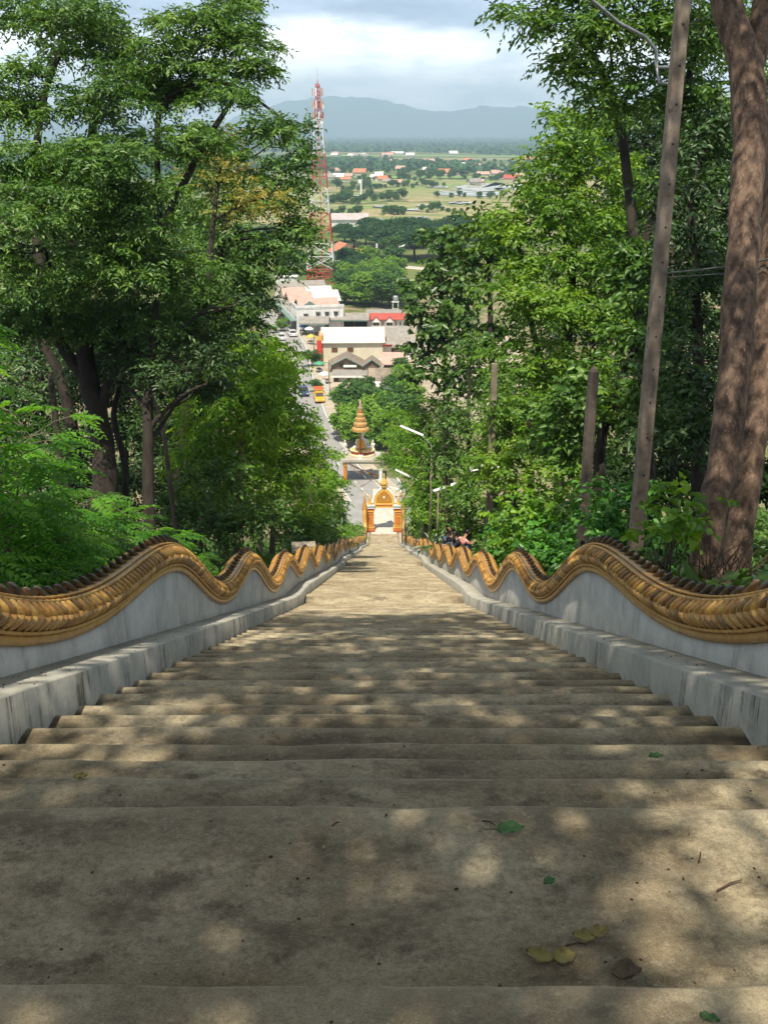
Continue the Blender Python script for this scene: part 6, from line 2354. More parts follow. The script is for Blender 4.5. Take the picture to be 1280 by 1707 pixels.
# ------------------------------------------------------------------ vehicles
def car(name, label, loc, rz, paint, kind='car', group=None):
    root = empty(name, loc, label, 'car' if kind == 'car' else 'truck', group, rz)
    # along +Y forward
    W = 1.72
    b = MB()
    if kind == 'car':
        L = 4.2
        prof = [(-L / 2, 0.35), (-L / 2, 0.85), (-L / 2 + 0.25, 0.98), (L / 2 - 1.25, 0.98), (L / 2 - 0.1, 0.78), (L / 2, 0.55), (L / 2, 0.32)]
        cab = [(-L / 2 + 0.2, 0.97), (-L / 2 + 0.75, 1.45), (0.35, 1.45), (1.05, 0.97)]
    else:
        L = 4.8
        prof = [(-L / 2, 0.45), (-L / 2, 1.05), (0.3, 1.05), (L / 2 - 1.2, 1.08), (L / 2 - 0.1, 0.95), (L / 2, 0.7), (L / 2, 0.4)]
        cab = [(-0.1, 1.04), (0.0, 1.68), (0.9, 1.68), (1.4, 1.06)]

    def ext(pr, w, m, bb, inset=0.0):
        n = len(pr)
        V = [(-w / 2, y_, z) for y_, z in pr] + [(w / 2, y_, z) for y_, z in pr]
        Fc = [tuple(range(n)), tuple(range(2 * n - 1, n - 1, -1))] + [(i + n, (i + 1) % n + n, (i + 1) % n, i) for i in range(n)]
        bb.add(V, Fc, m)
    ext(prof, W, paint, b)
    b.build('body', root)
    g = MB()
    ext(cab, W - 0.22, M_glass, g)
    g.build('windows', root)
    r = MB()
    ty = [c[0] for c in cab]
    r.box((0, (ty[1] + ty[2]) / 2, cab[1][1] + 0.02), (W - 0.2, ty[2] - ty[1] + 0.1, 0.06), paint)
    for s in (-1, 1):
        for i in range(3):
            a, c_ = cab[i], cab[i + 1]
            if i == 1:
                continue
            r.tube([(s * (W / 2 - 0.11), a[0], a[1]), (s * (W / 2 - 0.11), c_[0], c_[1])], 0.05, paint, n=5)
    r.build('roof', root)
    if kind != 'car':
        k = MB()
        k.box((0, -L / 2 + 1.15, 1.95), (W + 0.02, 2.5, 0.08), paint)
        k.box((0, -L / 2 + 1.15, 2.06), (W - 0.1, 2.2, 0.12), mat('roof_rack_red', (0.5, 0.10, 0.03)))
        for s in (-1, 1):
            for yy in (-L / 2 + 0.1, -L / 2 + 1.2, -L / 2 + 2.3):
                k.tube([(s * (W / 2 - 0.06), yy, 1.0), (s * (W / 2 - 0.06), yy, 1.95)], 0.035, M_steel, n=5)
        k.build('passenger_canopy', root)
    for s in (-1, 1):
        for yy in (-L / 2 + 0.8, L / 2 - 0.8):
            w = MB()
            x = s * (W / 2 - 0.08)
            w.tube([(x - 0.1, yy, 0.32), (x + 0.1, yy, 0.32)], 0.32, M_black, n=14)
            o = w.build('wheel', root)
            h = MB()
            h.tube([(x + s * 0.09, yy, 0.32), (x + s * 0.112, yy, 0.32)], 0.18, M_steel, n=10)
            h.build('rim', o)
        hl = MB()
        hl.box((s * 0.62, L / 2 + 0.0, 0.66), (0.32, 0.06, 0.16), M_white)
        hl.build('headlight', root)
        tl = MB()
        tl.box((s * 0.66, -L / 2 - 0.0, 0.75), (0.24, 0.06, 0.18), M_red)
        tl.build('tail_light', root)
    return root


def traffic():
    wht = mat('car_white', (0.75, 0.76, 0.77), rough=0.25, coat=0.5)
    blu = mat('car_blue', (0.03, 0.06, 0.12), (0.025, 0.05, 0.10), rough=0.25, coat=0.5)
    yel = mat('truck_yellow', (0.75, 0.42, 0.03), (0.68, 0.36, 0.03), rough=0.35, coat=0.4)
    for (px, py, rz, m, kind, lab) in [
        (468, 566, 0.24, wht, 'car', 'white car parked at the kerb on the left of the street bend'),
        (456, 553, 0.26, mat('car_silver', (0.5, 0.52, 0.54), rough=0.3, metal=0.4), 'car', 'silver car behind the white car at the left kerb'),
        (487, 560, 0.25, wht, 'car', 'white car parked by the shop canopy across the street from the other white car'),
        (506, 658, math.pi + 0.14, blu, 'car', 'dark blue car coming up the street'),
        (532, 668, math.pi + 0.14, yel, 'truck', 'yellow passenger pickup with a red roof rack on the street'),
        (645, 607, 1.2, wht, 'car', 'white car parked beside the small grey house right of the cream hall')]:
        p = G(px, py)
        car('parked_car' if kind == 'car' else 'pickup_truck', lab, (p.x, p.y, ZG + 0.03), rz, m, kind)
    # motorcycle with rider
    p = G(506, 620)
    root = empty('motorcycle', (p.x, p.y, ZG + 0.03), 'small dark motorcycle ridden up the middle of the street', 'motorcycle', None, 0.1)
    for yy in (-0.62, 0.62):
        w = MB()
        w.tube([(-0.05, yy, 0.3), (0.05, yy, 0.3)], 0.3, M_black, n=12)
        w.build('wheel', root)
    b = MB()
    b.tube([(0, -0.7, 0.7), (0, -0.1, 0.62), (0, 0.35, 0.55), (0, 0.55, 0.95)], [0.1, 0.15, 0.12, 0.07], blu, n=8)
    b.tube([(-0.32, 0.42, 1.02), (0, 0.52, 1.0), (0.32, 0.42, 1.02)], 0.025, M_black, n=5)
    b.build('body', root, smooth=True)
    o = statue('person', 'rider in dark clothes on the small motorcycle in the street', (p.x, p.y - 0.15, ZG + 0.5), 0.1, mat('rider_dark', (0.03, 0.035, 0.05), (0.08, 0.06, 0.05), scale=3), 0.78)
    o['category'] = 'person'


traffic()


# ------------------------------------------------------------------ telecom mast
def mast():
    c = G(536, 470)
    d = c.y / ray(529, 470)[1]
    k = d / F
    root = empty('telecom_mast', (c.x, c.y, ZG), 'tall red and white lattice telecom mast rising above the town on the left', 'mast')
    H = P(529, 145, d).z - ZG
    red = mat('mast_red', (0.50, 0.075, 0.05), (0.42, 0.06, 0.04), scale=1, rough=0.6)
    wht = mat('mast_white', (0.76, 0.76, 0.76), rough=0.6)
    ys = [472, 446, 402, 352, 311, 255, 199, 145]
    cols = [red, wht, red, wht, red, wht, red]
    zs_ = [(P(529, y_, d).z - ZG) for y_ in ys]
    zs_[0] = 0
    hw = lambda z: (21 * k) * (1 - z / H) ** 1.1 + 2.6 * k
    z_in = np.linspace(0, H, 30)
    for i, m in enumerate(cols):
        b = MB()
        z0, z1 = zs_[i], zs_[i + 1]
        n = max(2, int((z1 - z0) / (3.4 if i < 3 else 2.6)))
        for s in range(n):
            a, e = z0 + (z1 - z0) * s / n, z0 + (z1 - z0) * (s + 1) / n
            wa, we = hw(a), hw(e)
            ca = [(-wa, -wa), (wa, -wa), (wa, wa), (-wa, wa)]
            ce = [(-we, -we), (we, -we), (we, we), (-we, we)]
            rr = 0.17 if i < 3 else 0.12
            for q in range(4):
                q2 = (q + 1) % 4
                b.tube([(*ca[q], a), (*ce[q], e)], rr, m, n=5)
                b.tube([(*ca[q], a), (*ce[q2], e)], rr * 0.6, m, n=4)
                b.tube([(*ca[q2], a), (*ce[q], e)], rr * 0.6, m, n=4)
                b.tube([(*ce[q], e), (*ce[q2], e)], rr * 0.6, m, n=4)
        b.build('mast_section', root)
    # ladder and cable run
    l = MB()
    l.tube([(0.4, -0.5, 0), (0.0, -0.3, H)], 0.16, red, n=5)
    l.build('cable_ladder', root)
    top = MB()
    top.tube([(0, 0, H), (0, 0, H + 1.2), (0, 0, H + 4.2)], [0.2, 0.06, 0.03], red, n=6)
    top.build('lightning_rod', root)
    for zz_ in (H - 0.8, H - 3.0, H - 6.2, H - 9.0):
        b = MB()
        b.box((0, 0, zz_), (1.6, 1.6, 0.12), red)
        b.build('platform', root)
    for (zz_, n) in ((H - 2.4, 5), (H - 6.0, 6), (H - 9.2, 4)):
        for q in range(n):
            a = 2 * math.pi * q / n + zz_
            x, y_ = 1.55 * math.cos(a), 1.55 * math.sin(a)
            b = MB()
            b.tube([(0, 0, zz_), (x, y_, zz_)], 0.05, M_steel, n=4)
            b.box((x, y_, zz_ + 0.1), (0.45, 0.3, 2.3), wht if q % 2 else R_peach, rz=a)
            b.build('antenna_panel', root)
    for (zz_, a) in ((H - 11, 0.3), (H - 12.5, 2.0)):
        b = MB()
        x, y_ = 1.1 * math.cos(a), -1.0
        b.tube([(x, y_ + 0.25, zz_), (x, y_, zz_)], [0.2, 0.55], wht, n=12)
        b.build('dish', root)
    hut = empty('equipment_hut', (c.x - 10.5, c.y - 8, ZG), 'small white equipment hut near the foot of the mast', 'building')
    b = MB()
    b.box((0, 0, 1.4), (6.5, 4, 2.8), M_wplast)
    b.build('wall', hut)
    b = MB()
    b.box((0, 0, 2.9), (7, 4.6, 0.16), R_white)
    b.build('roof', hut)
    b = MB()
    b.box((1, -2.03, 1.05), (1, 0.08, 2.1), M_steel)
    b.build('door', hut)


mast()


# ------------------------------------------------------------------ plain
def proto_tree(seed, w, h, hb, lm, flat, n, leaf, trunk_r=0.16, nblob=14, flat_top=False):
    """a distant tree in one mesh: trunk and crown"""
    rng = np.random.default_rng(seed)
    random.seed(seed)
    O, D, bc = clump_sprays(rng, (0, 0, hb + (h - hb) / 2), (w / 2, w / 2, (h - hb) / 2), nblob, n, flat, shell=0.6)
    if flat_top:
        O[:, 2] = hb + (O[:, 2] - hb) * 0.8 + (h - hb) * 0.25 * (1 - (O[:, 0] ** 2 + O[:, 1] ** 2) / (w / 2) ** 2)
    V, Fa, tone = sprays(rng, O, D, dict(SPEC['tuft'], L=leaf, W=leaf * 0.7, sl=leaf * 1.1), 1.0)
    mb = MB()
    mb.tube([(0, 0, -0.3), (0.1, 0, hb * 0.6), (0, 0.1, hb + (h - hb) * 0.4)], [trunk_r * 1.3, trunk_r, trunk_r * 0.5], M_bark2, n=7)
    for b in bc[::2]:
        mb.tube([(0.05, 0, hb * 0.8), tuple((np.array([0, 0, hb]) + b) / 2 + np.array([0, 0, 0.3])), tuple(b)], [trunk_r * 0.5, trunk_r * 0.3, 0.03], M_bark2, n=5, cap=False)
    tv = np.array(mb.V, dtype=np.float32)
    nv = len(V)
    me = bpy.data.meshes.new('tree')
    allv = np.concatenate([V, tv])
    me.vertices.add(len(allv))
    me.vertices.foreach_set('co', allv.astype(np.float32).ravel())
    polys = [tuple(f) for f in Fa] + [tuple(i + nv for i in f) for f in mb.Fc]
    me.clear_geometry()
    me.from_pydata(allv.tolist(), [], polys)
    me.materials.append(lm)
    me.materials.append(M_bark2)
    me.polygons.foreach_set('material_index', [0] * len(Fa) + [1] * len(mb.Fc))
    a = me.attributes.new('rnd', 'FLOAT', 'FACE')
    a.data.foreach_set('value', np.concatenate([tone, np.zeros(len(mb.Fc))]).astype(np.float32))
    me.update()
    return me


PR = {}


def far_tree(kind, loc, s, rz, label, group, name='plain_tree', sz=1.0):
    o = link(name, PR[kind])
    o.location = loc
    o.scale = (s, s, s * sz)
    o.rotation_euler = (0, 0, rz)
    tag(o, label, 'tree', group)
    return o


def plain():
    PR['round'] = proto_tree(301, 8.5, 8.5, 2.2, L_far, 0.75, 900, 0.55)
    PR['roundb'] = proto_tree(302, 7.5, 8.0, 1.4, L_farb, 0.75, 900, 0.5)
    PR['rain'] = proto_tree(303, 20, 11, 4.5, L_deep, 0.35, 2200, 0.7, 0.4, 26, True)
    PR['tall'] = proto_tree(304, 6, 11, 1.5, L_far, 0.9, 900, 0.5)
    PR['small'] = proto_tree(305, 6.0, 5.0, 1.0, L_far, 0.7, 260, 0.75, 0.12, 8)
    PR['bushy'] = proto_tree(306, 7.0, 5.5, 0.4, L_farb, 0.8, 520, 0.6, 0.12, 12)
    rng = random.Random(12)
    # round trees around the shrine
    for (px, py, s, kd, lab) in [
        (598, 752, 0.86, 'roundb', 'bright round tree directly behind the tiered parasol'),
        (580, 735, 0.8, 'roundb', 'bright leafy tree left behind the tiered parasol'),
        (618, 728, 0.9, 'roundb', 'bright leafy tree right behind the tiered parasol'),
        (592, 705, 0.8, 'round', 'darker tree behind the bright ones at the parasol, below the low shop'),
        (640, 748, 0.9, 'roundb', 'leafy tree right of the gateway roof'),
        (660, 738, 0.9, 'round', 'dark leafy tree right of the gateway behind the lamp'),
        (566, 724, 0.4, 'round', 'small dark tree on the right kerb of the street'),
        (650, 700, 0.7, 'round', 'dark tree below the blue stall on the right'),
        (521, 612, 0.42, 'round', 'small dark pavement tree at the red shop sign'),
        (469, 552, 0.42, 'roundb', 'small street tree in front of the pink shophouse'),
        (527, 655, 0.30, 'round', 'small dark bush beside the yellow pickup'),
        (660, 668, 0.55, 'round', 'low tree at the right end of the yard beside the blue stall'),
        (676, 655, 0.7, 'roundb', 'bright tree at the right end of the yard under the teak leaves'),
        (668, 632, 0.5, 'round', 'dark tree behind the yard shelter next to the teak leaves'),
        (684, 690, 0.8, 'roundb', 'leafy tree below the yard on the right'),
        (652, 628, 0.32, 'bushy', 'bush by the parked white car right of the cream hall'),
        (640, 690, 0.5, 'bushy', 'bushy tree right of the tiered parasol below the blue stall'),
        (606, 672, 0.55, 'round', 'dark tree in front of the low shop'),
        (566, 668, 0.45, 'bushy', 'low bush by the street pole at the low shop')]:
        far_tree(kd, G(px, py), s, rng.uniform(0, 6), lab, 'trees near the shrine and street', 'town_tree')
    # green belt between town and fields
    for i in range(46):
        px = 440 + 250 * rng.random()
        py = 440 + 82 * rng.random() ** 0.9
        if px < 560 and py > 466:
            px += 110
        if 600 < px and py > 515:
            py -= 25
        kd = rng.choice(['roundb', 'roundb', 'round', 'bushy'])
        far_tree(kd, G(px, py), rng.uniform(0.75, 1.2), rng.uniform(0, 6), 'bushy green tree in the belt between the town and the road across the plain', 'trees behind the town roofs', 'town_tree', rng.uniform(0.8, 1.1))
    for (px, py, s) in [(575, 452, 0.7), (588, 470, 0.62), (600, 458, 0.6)]:
        far_tree('rain', G(px, py), s, rng.uniform(0, 6), 'dark flat-topped tree among bright trees behind the town', 'dark flat-topped trees behind the town', 'town_tree')
    far_tree('tall', G(655, 455), 1.15, 0.5, 'upright conical green tree beside the pale road on the plain', None, 'plain_tree', 0.95)
    # big dark rain trees
    for i, (px, py, s) in enumerate([(655, 425, 1.05), (690, 428, 1.1), (725, 424, 1.0), (640, 408, 0.9), (670, 408, 1.1), (705, 406, 1.05), (740, 405, 1.0), (610, 402, 0.8), (590, 408, 0.75), (775, 420, 1.0), (805, 410, 1.0), (575, 398, 0.7), (455, 420, 1.0), (400, 415, 1.0), (330, 410, 1.0), (840, 420, 1.0), (620, 385, 0.7), (765, 385, 0.8)]):
        far_tree('rain', G(px, py + 6), s, rng.uniform(0, 6), 'very dark wide-crowned tree in the grove below the fields', 'dark grove of wide-crowned trees', 'rain_tree')
    # hedges and tree rows among the fields
    rows = [(545, 600, 338, 12, 0.9), (600, 672, 334, 12, 0.9), (640, 676, 357, 7, 0.8), (550, 602, 358, 8, 0.7), (700, 770, 353, 9, 0.55), (640, 740, 312, 14, 0.8), (560, 640, 316, 12, 0.9),
            (590, 840, 300, 26, 1.0), (540, 900, 290, 34, 1.0), (540, 900, 281, 38, 1.05), (540, 900, 272, 36, 1.05), (725, 850, 330, 6, 0.7)]
    for (xa, xb, py, n, s) in rows:
        for i in range(n):
            px = xa + (xb - xa) * (i + rng.uniform(0.1, 0.9)) / n
            far_tree(rng.choice(['small', 'small', 'round']), G(px, py + rng.uniform(-2.5, 2.5)), s * rng.uniform(0.7, 1.25), rng.uniform(0, 6), 'small dark green tree among the fields on the plain', 'trees among the fields', 'plain_tree', rng.uniform(0.8, 1.15))
    far_tree('tall', G(765, 329), 0.75, 0.5, 'single dark tree standing by the flooded fields', None, 'plain_tree', 0.8)
    # fields
    tan = mat('field_tan', (0.33, 0.255, 0.13), (0.235, 0.235, 0.09), scale=0.03, rough=0.95, c3=(0.11, 0.165, 0.04), s3=0.06, t3=(0.5, 0.6), stretch=(1, 2.2, 1), lo=0.42, hi=0.58)
    olive = mat('field_olive', (0.19, 0.25, 0.06), (0.29, 0.25, 0.11), scale=0.025, rough=0.95, c3=(0.08, 0.14, 0.03), s3=0.05, t3=(0.52, 0.6), stretch=(1, 2.2, 1), lo=0.42, hi=0.58)
    grn = mat('field_green', (0.16, 0.27, 0.055), (0.21, 0.29, 0.085), scale=0.02, rough=0.95)
    wat = mat('field_water', (0.50, 0.48, 0.40), (0.26, 0.25, 0.15), scale=0.05, rough=0.2, spec=0.8, lo=0.45, hi=0.55)
    fz = [0]

    def ragged(q, seed, amt):
        r_ = random.Random(seed)
        hgt = abs(q[2].y - q[0].y)
        out = []
        for i in range(4):
            a_, b_ = q[i], q[(i + 1) % 4]
            for j in range(7):
                p = a_.lerp(b_, j / 7)
                out.append((p.x + r_.uniform(-1, 1) * amt * hgt * 0.25, p.y + r_.uniform(-1, 1) * amt * hgt))
        return out
    for (xa, xb, ya, yb, m) in [
        (330, 640, 375, 340, tan), (640, 1050, 372, 340, tan), (560, 700, 348, 342, olive), (420, 640, 338, 322, olive), (640, 760, 337, 320, tan), (760, 1080, 340, 302, tan),
        (350, 640, 320, 311, tan), (620, 900, 318, 300, olive), (545, 800, 297, 294, grn), (400, 720, 270, 266, grn), (650, 1000, 267, 264, tan), (480, 760, 261, 258.5, grn), (760, 1100, 262, 260, grn),
        (400, 560, 280, 276, grn), (700, 1000, 279, 275, olive), (560, 690, 256, 254.6, tan)]:
        fz[0] += 1
        a, b, c, d = G(xa, ya), G(xb, ya), G(xb + 8, yb), G(xa + 6, yb)
        flat_sheet('field', ragged((a, b, c, d), fz[0], 0.12), ZG + 0.10 + 0.03 * fz[0], m)
    for (xa, xb, ya, yb) in [(728, 830, 327, 320), (760, 835, 318, 309), (655, 720, 371, 364), (790, 880, 316, 306), (735, 800, 372, 366), (600, 640, 371, 367), (660, 700, 352, 350), (690, 740, 346, 343), (620, 650, 347, 344), (745, 790, 341, 338), (710, 745, 314, 311), (580, 620, 328, 326)]:
        fz[0] += 1
        a, b, c, d = G(xa, ya), G(xb, ya + 0.5), G(xb - 6, yb), G(xa + 9, yb)
        m1 = (a + d) / 2 + Vector((-3, 0, 0))
        flat_sheet('paddy_water', ragged((a, b, c, d), fz[0], 0.3), ZG + 0.10 + 0.03 * fz[0], wat)
    a, b, c, d = G(560, 438), G(760, 455), G(760, 450), G(560, 434)
    flat_sheet('country_road', [(p.x, p.y) for p in (a, b, c, d)], ZG + 0.06, mat('road_pale', (0.52, 0.45, 0.38), (0.44, 0.38, 0.31), scale=0.1))
    # houses of the plain
    red2 = R_red
    spots = [(600, 290, 1.35, R_orange, 'red roofed villa left of centre on the plain'), (668, 283, 1.2, R_peach, 'peach roofed house in the middle of the plain'), (740, 290, 1.3, R_orange, 'orange roofed house right of centre on the plain'),
             (565, 297, 1.1, R_white, 'pale roofed shed near the mast on the plain'), (606, 307, 0.9, R_white, 'white house with a dark roof among trees beside the villa'), (712, 284, 1.0, R_white, 'white roofed house between the peach and the orange roofs'),
             (825, 291, 1.1, R_peach, 'peach roofed house at the right edge of the plain'), (780, 268, 1.2, R_orange, 'small far orange roof on the right of the plain'), (652, 268, 1.1, R_peach, 'small far peach roof in the middle of the plain'),
             (850, 300, 1.2, R_red, 'red roofed house half hidden by the sunlit crown'), (632, 292, 0.9, R_white, 'long pale roof right of the red villa'), (684, 260, 1.6, R_white, 'far white building below the woods'), (755, 257, 1.8, R_white, 'far white building at the wood edge on the right'), (560, 258, 1.6, R_peach, 'far peach roof at the wood edge beside the mast')]
    for (px, py, s, rm, lab) in spots:
        p = G(px, py + 2)
        root = empty('plain_house', p, lab, 'house', 'houses on the plain', rng.uniform(-0.5, 0.5))
        b = MB()
        s *= 0.8
        gable_wall(b, -6 * s, 6 * s, -4 * s, 4 * s, 3.6 * s, 6.6 * s, M_cream if rm is not R_white else M_conc, 'x')
        b.build('wall', root)
        r = MB()
        gable(r, -6 * s, 6 * s, -4 * s, 4 * s, 3.65 * s, 6.7 * s, rm, 'x', ov=1.0 * s, th=0.3)
        r.build('roof', root)
    rh = random.Random(88)
    protos = []
    for rm in (R_orange, R_peach, R_white, R_grey):
        b = MB()
        gable_wall(b, -4.5, 4.5, -3, 3, 2.8, 4.8, M_cream, 'x')
        gable(b, -4.5, 4.5, -3, 3, 2.85, 4.9, rm, 'x', ov=0.8, th=0.2)
        ob = b.build('plain_cottage')
        protos.append((ob, {R_orange: 'orange', R_peach: 'peach', R_white: 'white', R_grey: 'grey'}[rm]))
    for i in range(40):
        k = i if i < 4 else rh.randrange(4)
        ob, cn = protos[k]
        o = ob if i < 4 else ob.copy()
        if i >= 4:
            COL.objects.link(o)
        py = 258 + 52 * rh.random() ** 1.2
        o.location = G(540 + 340 * rh.random(), py)
        o.rotation_euler = (0, 0, rh.uniform(-0.8, 0.8))
        q = rh.uniform(0.8, 1.25) * (1.0 if py > 275 else 1.5)
        o.scale = (q * rh.uniform(0.9, 1.5), q, q)
        tag(o, 'tiny cottage with a %s roof among the trees of the far plain' % cn, 'house', 'cottages with %s roofs on the far plain' % cn)
    # long shed at the edge of the grove
    a, b_ = G(553, 379), G(612, 379)
    w_ = (b_ - a).length
    c = (a + b_) / 2
    root = empty('long_shed', c, 'long grey roofed shed beside the mast at the edge of the fields', 'building')
    b = MB()
    gable_wall(b, -w_ / 2, w_ / 2, 0, 26, 3.8, 6.0, M_wplast, 'x')
    b.build('wall', root)
    r = MB()
    gable(r, -w_ / 2, w_ / 2, 0, 26, 3.85, 6.1, mat('roof_long', (0.46, 0.40, 0.38), (0.38, 0.33, 0.31), scale=0.3), 'x', ov=0.8)
    r.build('roof', root)
    for (px, py, s, lab) in [(578, 432, 0.85, 'orange tiled house behind the foot of the mast'), (603, 434, 0.6, 'smaller orange tiled house right of the first one')]:
        p = G(px, py)
        root = empty('tiled_house', p, lab, 'house', 'orange tiled houses behind the mast', 0.4)
        b = MB()
        gable_wall(b, -5 * s, 5 * s, 0, 9 * s, 3.4 * s, 6.8 * s, M_cream, 'y')
        b.build('wall', root)
        r = MB()
        gable(r, -5 * s, 5 * s, 0, 9 * s, 3.45 * s, 6.9 * s, R_orange, 'y', ov=0.9 * s)
        r.build('roof', root)
    for (px, py, pt, lab) in [(602, 330, 299, 'slim white pole standing in the fields'), (628, 440, 405, 'pale pole by the road across the plain'), (665, 446, 411, 'street lamp by the road across the plain')]:
        p = G(px, py)
        d = p.y / ray(px, py)[1]
        mb = MB()
        zt = P(px, pt, d).z - ZG
        mb.tube([(0, 0, 0), (0, 0, zt)], 0.0009 * d, M_white, n=6)
        if 'lamp' in lab:
            mb.tube([(0, 0, zt), (2.0, 0, zt + 0.7)], 0.0007 * d, M_white, n=5)
        o = mb.build('field_pole')
        o.location = p
        tag(o, lab, 'pole')


plain()


def far_woods():
    rng = np.random.default_rng(400)
    n = 21000
    # woods from about 2.5 km outwards, in loose belts
    q = rng.random(n)
    y_ = 1000 * (11000 / 1000) ** q
    x = (rng.random(n) - 0.5) * 2 * (y_ * 0.42 + 250)
    b = hnoise(x, y_, 0.0021) + hnoise(x, y_ * 2.2, 0.0011)
    keep = ((b > -0.55) & (y_ > 2300)) | (y_ > 4200) | ((b + 0.5 * hnoise(x, y_, 0.012) > 0.12) & (y_ > 1150) & (y_ < 2300))
    x, y_ = x[keep], y_[keep]
    n = len(x)
    s = rng.uniform(4.5, 9.0, n) * (0.62 + y_ / 5500)
    k = 8
    u = unit(rng.normal(0, 1, (n, k, 3)))
    u[..., 2] = np.abs(u[..., 2])
    ctr = np.stack([x, y_, np.full(n, ZG + 3.0)], -1)[:, None] + u * s[:, None, None] * np.array([0.8, 0.8, 0.75])
    t1 = unit(np.cross(u, rng.normal(0, 1, (n, k, 3))))
    t2 = np.cross(u, t1)
    hs = (s * 0.62)[:, None, None]
    V = np.stack([ctr - t1 * hs - t2 * hs * 0.7, ctr + t1 * hs - t2 * hs * 0.6, ctr + t1 * hs * 0.8 + t2 * hs * 0.7, ctr - t1 * hs * 0.7 + t2 * hs * 0.8], 2).reshape(-1, 3)
    m = n * k
    Fa = np.arange(m * 4).reshape(m, 4)
    o = link('distant_woods', np_mesh('distant_woods', V, Fa, 4, L_deep, face_attr=np.repeat(rng.random(n), k)))
    tag(o, 'blue-green woods covering the far plain', 'woods', kind='stuff')


far_woods()


def hills():
    """range beyond the plain"""
    def range_mesh(name, y0, prof, depth, col, seed):
        nx, ny = 340, 14
        px = np.linspace(-500, 1800, nx)
        d0 = y0
        X = (px - 640) / F * d0 * 1.06
        hz = np.interp(px, [p[0] for p in prof], [p[1] for p in prof])
        hz = hz + 1.6 * np.sin(px * 0.11) + 1.2 * np.sin(px * 0.23 + 1) + np.random.default_rng(6).normal(0, 0.55, nx)
        el = np.array([-(-math.sin(TH) + (853.5 - q) / F * math.cos(TH)) / (math.cos(TH) + (853.5 - q) / F * math.sin(TH)) for q in hz])
        top = CH - el * d0
        V = []
        for j in range(ny):
            t = j / (ny - 1)
            sh = math.sin(min(1.0, t * 1.25) * math.pi / 2) ** 0.9 if t < 0.8 else 1 - (t - 0.8) * 1.2
            yy = d0 - depth * (0.8 - t)
            rid = 1 + 0.10 * hnoise(X, np.full(nx, t * 900 + seed), 0.004) * math.sin(math.pi * min(1, t * 1.1))
            V.append(np.stack([X + 40 * np.sin(np.arange(nx) * 0.7 + j), np.full(nx, yy), ZG - 5 + (top - ZG + 5) * sh * (rid if t < 0.78 else 1.0)], -1))
        V = np.concatenate(V)
        idx = np.arange(nx * ny).reshape(ny, nx)
        Fa = np.stack([idx[:-1, :-1], idx[:-1, 1:], idx[1:, 1:], idx[1:, :-1]], -1).reshape(-1, 4)
        tag(link(name, np_mesh(name, V, Fa, 4, col, smooth=True)), kind='structure')
    hm = mat('hill_forest', (0.035, 0.065, 0.03), (0.055, 0.085, 0.04), scale=0.002, rough=0.95, spec=0.1)
    range_mesh('hills', 13200, [(-500, 205), (100, 190), (300, 208), (420, 200), (490, 176), (530, 163), (580, 163), (640, 166), (680, 177), (730, 188), (770, 180), (830, 178), (880, 184), (960, 175), (1100, 190), (1300, 170), (1800, 200)], 3200, hm, 0)


hills()

def foot_bushes():
    """bushes that close the ground near the foot of the stairs"""
    for i, (px, d, rad, h, lm, lab) in enumerate([
        (560, 70, 1.7, 2.4, L_left, 'leafy bush left of the stairs two thirds of the way down'),
        (572, 92, 1.8, 2.6, L_bright, 'bright bush left of the stairs shortly before the gate'),
        (586, 112, 1.7, 2.4, L_bright, 'yellow-green bush beside the left gate pillar'),
        (555, 105, 2.4, 3.2, L_left, 'dark bush left of the yellow-green bush near the gate'),
        (694, 108, 1.8, 2.6, L_left, 'leafy bush beside the right gate pillar'),
        (690, 86, 1.8, 2.4, L_bright, 'bright bush between the agave and the right gate pillar'),
        (530, 60, 1.8, 2.2, L_left, 'leafy bush behind the concrete box'),
        (720, 44, 1.2, 1.4, L_left, 'leafy bush just below the seated people')]):
        x = (px - 640) / F * d
        x = min(x, -2.6 - rad) if x < 0 else max(x, 2.6 + rad)
        y_ = d * 0.935
        bush('leafy_bush', lab, (x, y_, float(T(x, y_))), rad, h, 500 + i, spec='mid', lm=lm, scale=1.9, dens=2.4, group='bushes near the foot of the stairs')


foot_bushes()


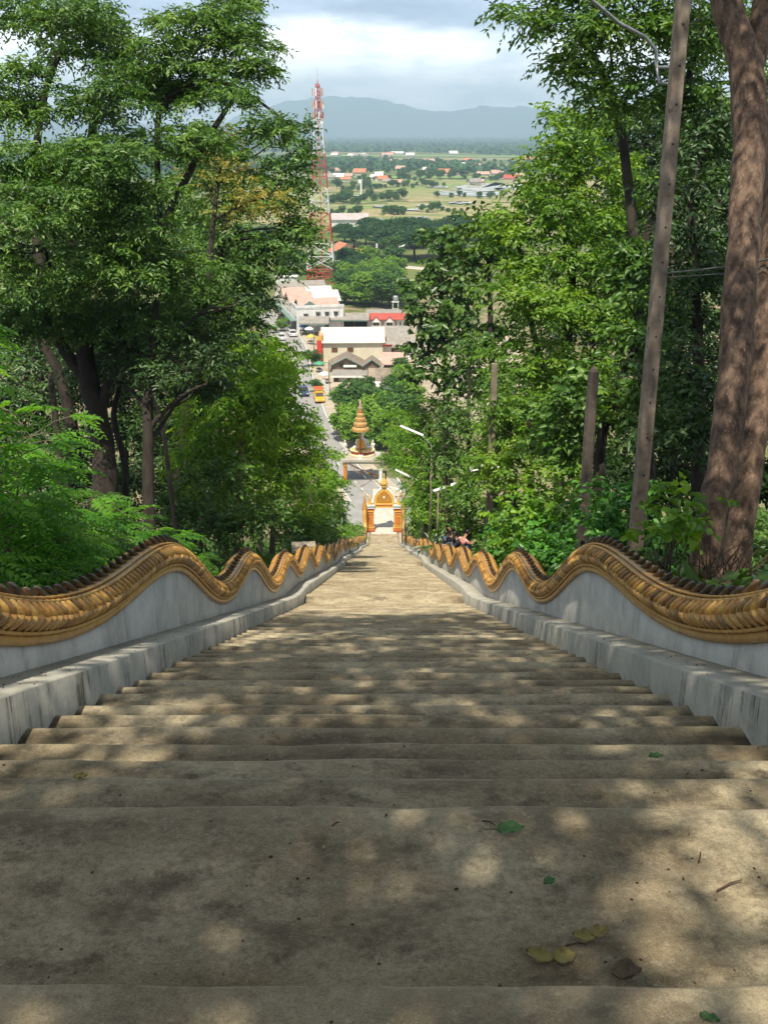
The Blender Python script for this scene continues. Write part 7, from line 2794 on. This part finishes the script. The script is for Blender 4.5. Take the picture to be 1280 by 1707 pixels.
def street_clutter():
    rng = random.Random(31)
    cols = [mat('cloth_red', (0.55, 0.06, 0.05)), mat('cloth_white', (0.72, 0.72, 0.70)), mat('cloth_green', (0.08, 0.30, 0.16)), mat('cloth_yellow', (0.7, 0.48, 0.08)), mat('tarp_blue', (0.03, 0.16, 0.42))]
    for i, (px, py, c, lab) in enumerate([
        (541, 640, 1, 'white parasol stall on the pavement beside the low shop'), (533, 622, 2, 'green parasol stall under the red shop sign'), (528, 605, 0, 'red parasol stall at the corner before the cream hall'),
        (519, 575, 3, 'yellow parasol stall near the zebra crossing'), (516, 562, 1, 'white parasol stall under the market canopy'), (506, 557, 4, 'blue parasol stall by the white corner shophouse')]):
        p = G(px, py)
        root = empty('parasol_stall', p, lab, 'stall', 'parasol stalls along the pavement', rng.uniform(0, 3))
        b = MB()
        b.tube([(0, 0, 0), (0, 0, 2.5)], 0.04, M_steel, n=6)
        b.build('pole', root)
        b = MB()
        b.lathe((0, 0, 1.95), [(1.15, -0.12), (1.17, 0.0), (0.75, 0.28), (0.3, 0.46), (0.02, 0.55)], cols[c], n=8)
        b.build('parasol', root)
        b = MB()
        b.box((0.2, 0, 0.8), (1.5, 0.8, 0.08), M_brown)
        for sx_ in (-0.45, 0.85):
            for sy_ in (-0.3, 0.3):
                b.box((sx_, sy_, 0.38), (0.06, 0.06, 0.76), M_brown)
        b.build('table', root)
        b = MB()
        for k in range(5):
            b.box((-0.35 + k * 0.27, rng.uniform(-0.2, 0.2), 0.95), (0.22, 0.3, 0.22), cols[rng.randrange(5)], taper=0.8)
        b.build('goods', root)
    for i, (px, py, c, w_, h_, lab) in enumerate([(537, 650, 1, 1.3, 1.0, 'white notice board on legs at the pavement by the yellow pickup'), (545, 662, 1, 0.9, 1.4, 'narrow white board near the street pole by the low shop'), (498, 548, 3, 1.0, 1.0, 'yellow shop board by the white corner shophouse')]):
        p = G(px, py)
        root = empty('notice_board', p, lab, 'sign')
        b = MB()
        for sx_ in (-w_ * 0.4, w_ * 0.4):
            b.tube([(sx_, 0, 0), (sx_, 0, 1.0 + h_)], 0.04, M_steel, n=5)
        b.build('leg', root)
        b = MB()
        b.box((0, -0.06, 1.0 + h_ / 2), (w_, 0.06, h_), cols[c])
        b.build('board', root)


street_clutter()

# ------------------------------------------------------------------ the air over the plain
hz = bpy.data.materials.new('haze_air')
hz.use_nodes = True
hz.node_tree.nodes.clear()
_v = nd(hz.node_tree, 'ShaderNodeVolumePrincipled')
_v.inputs['Color'].default_value = (0.58, 0.81, 1.0, 1)
_v.inputs['Density'].default_value = 0.00019
_v.inputs['Anisotropy'].default_value = 0.0
_o = nd(hz.node_tree, 'ShaderNodeOutputMaterial')
hz.node_tree.links.new(_v.outputs[0], _o.inputs[1])
hb = MB()
hb.box((0, 7800, 300), (26400 + 500, 16700, 2 * (300 - ZG + 3)), hz)
tag(hb.build('haze'), 'pale blue haze over the far plain', 'haze', kind='stuff')
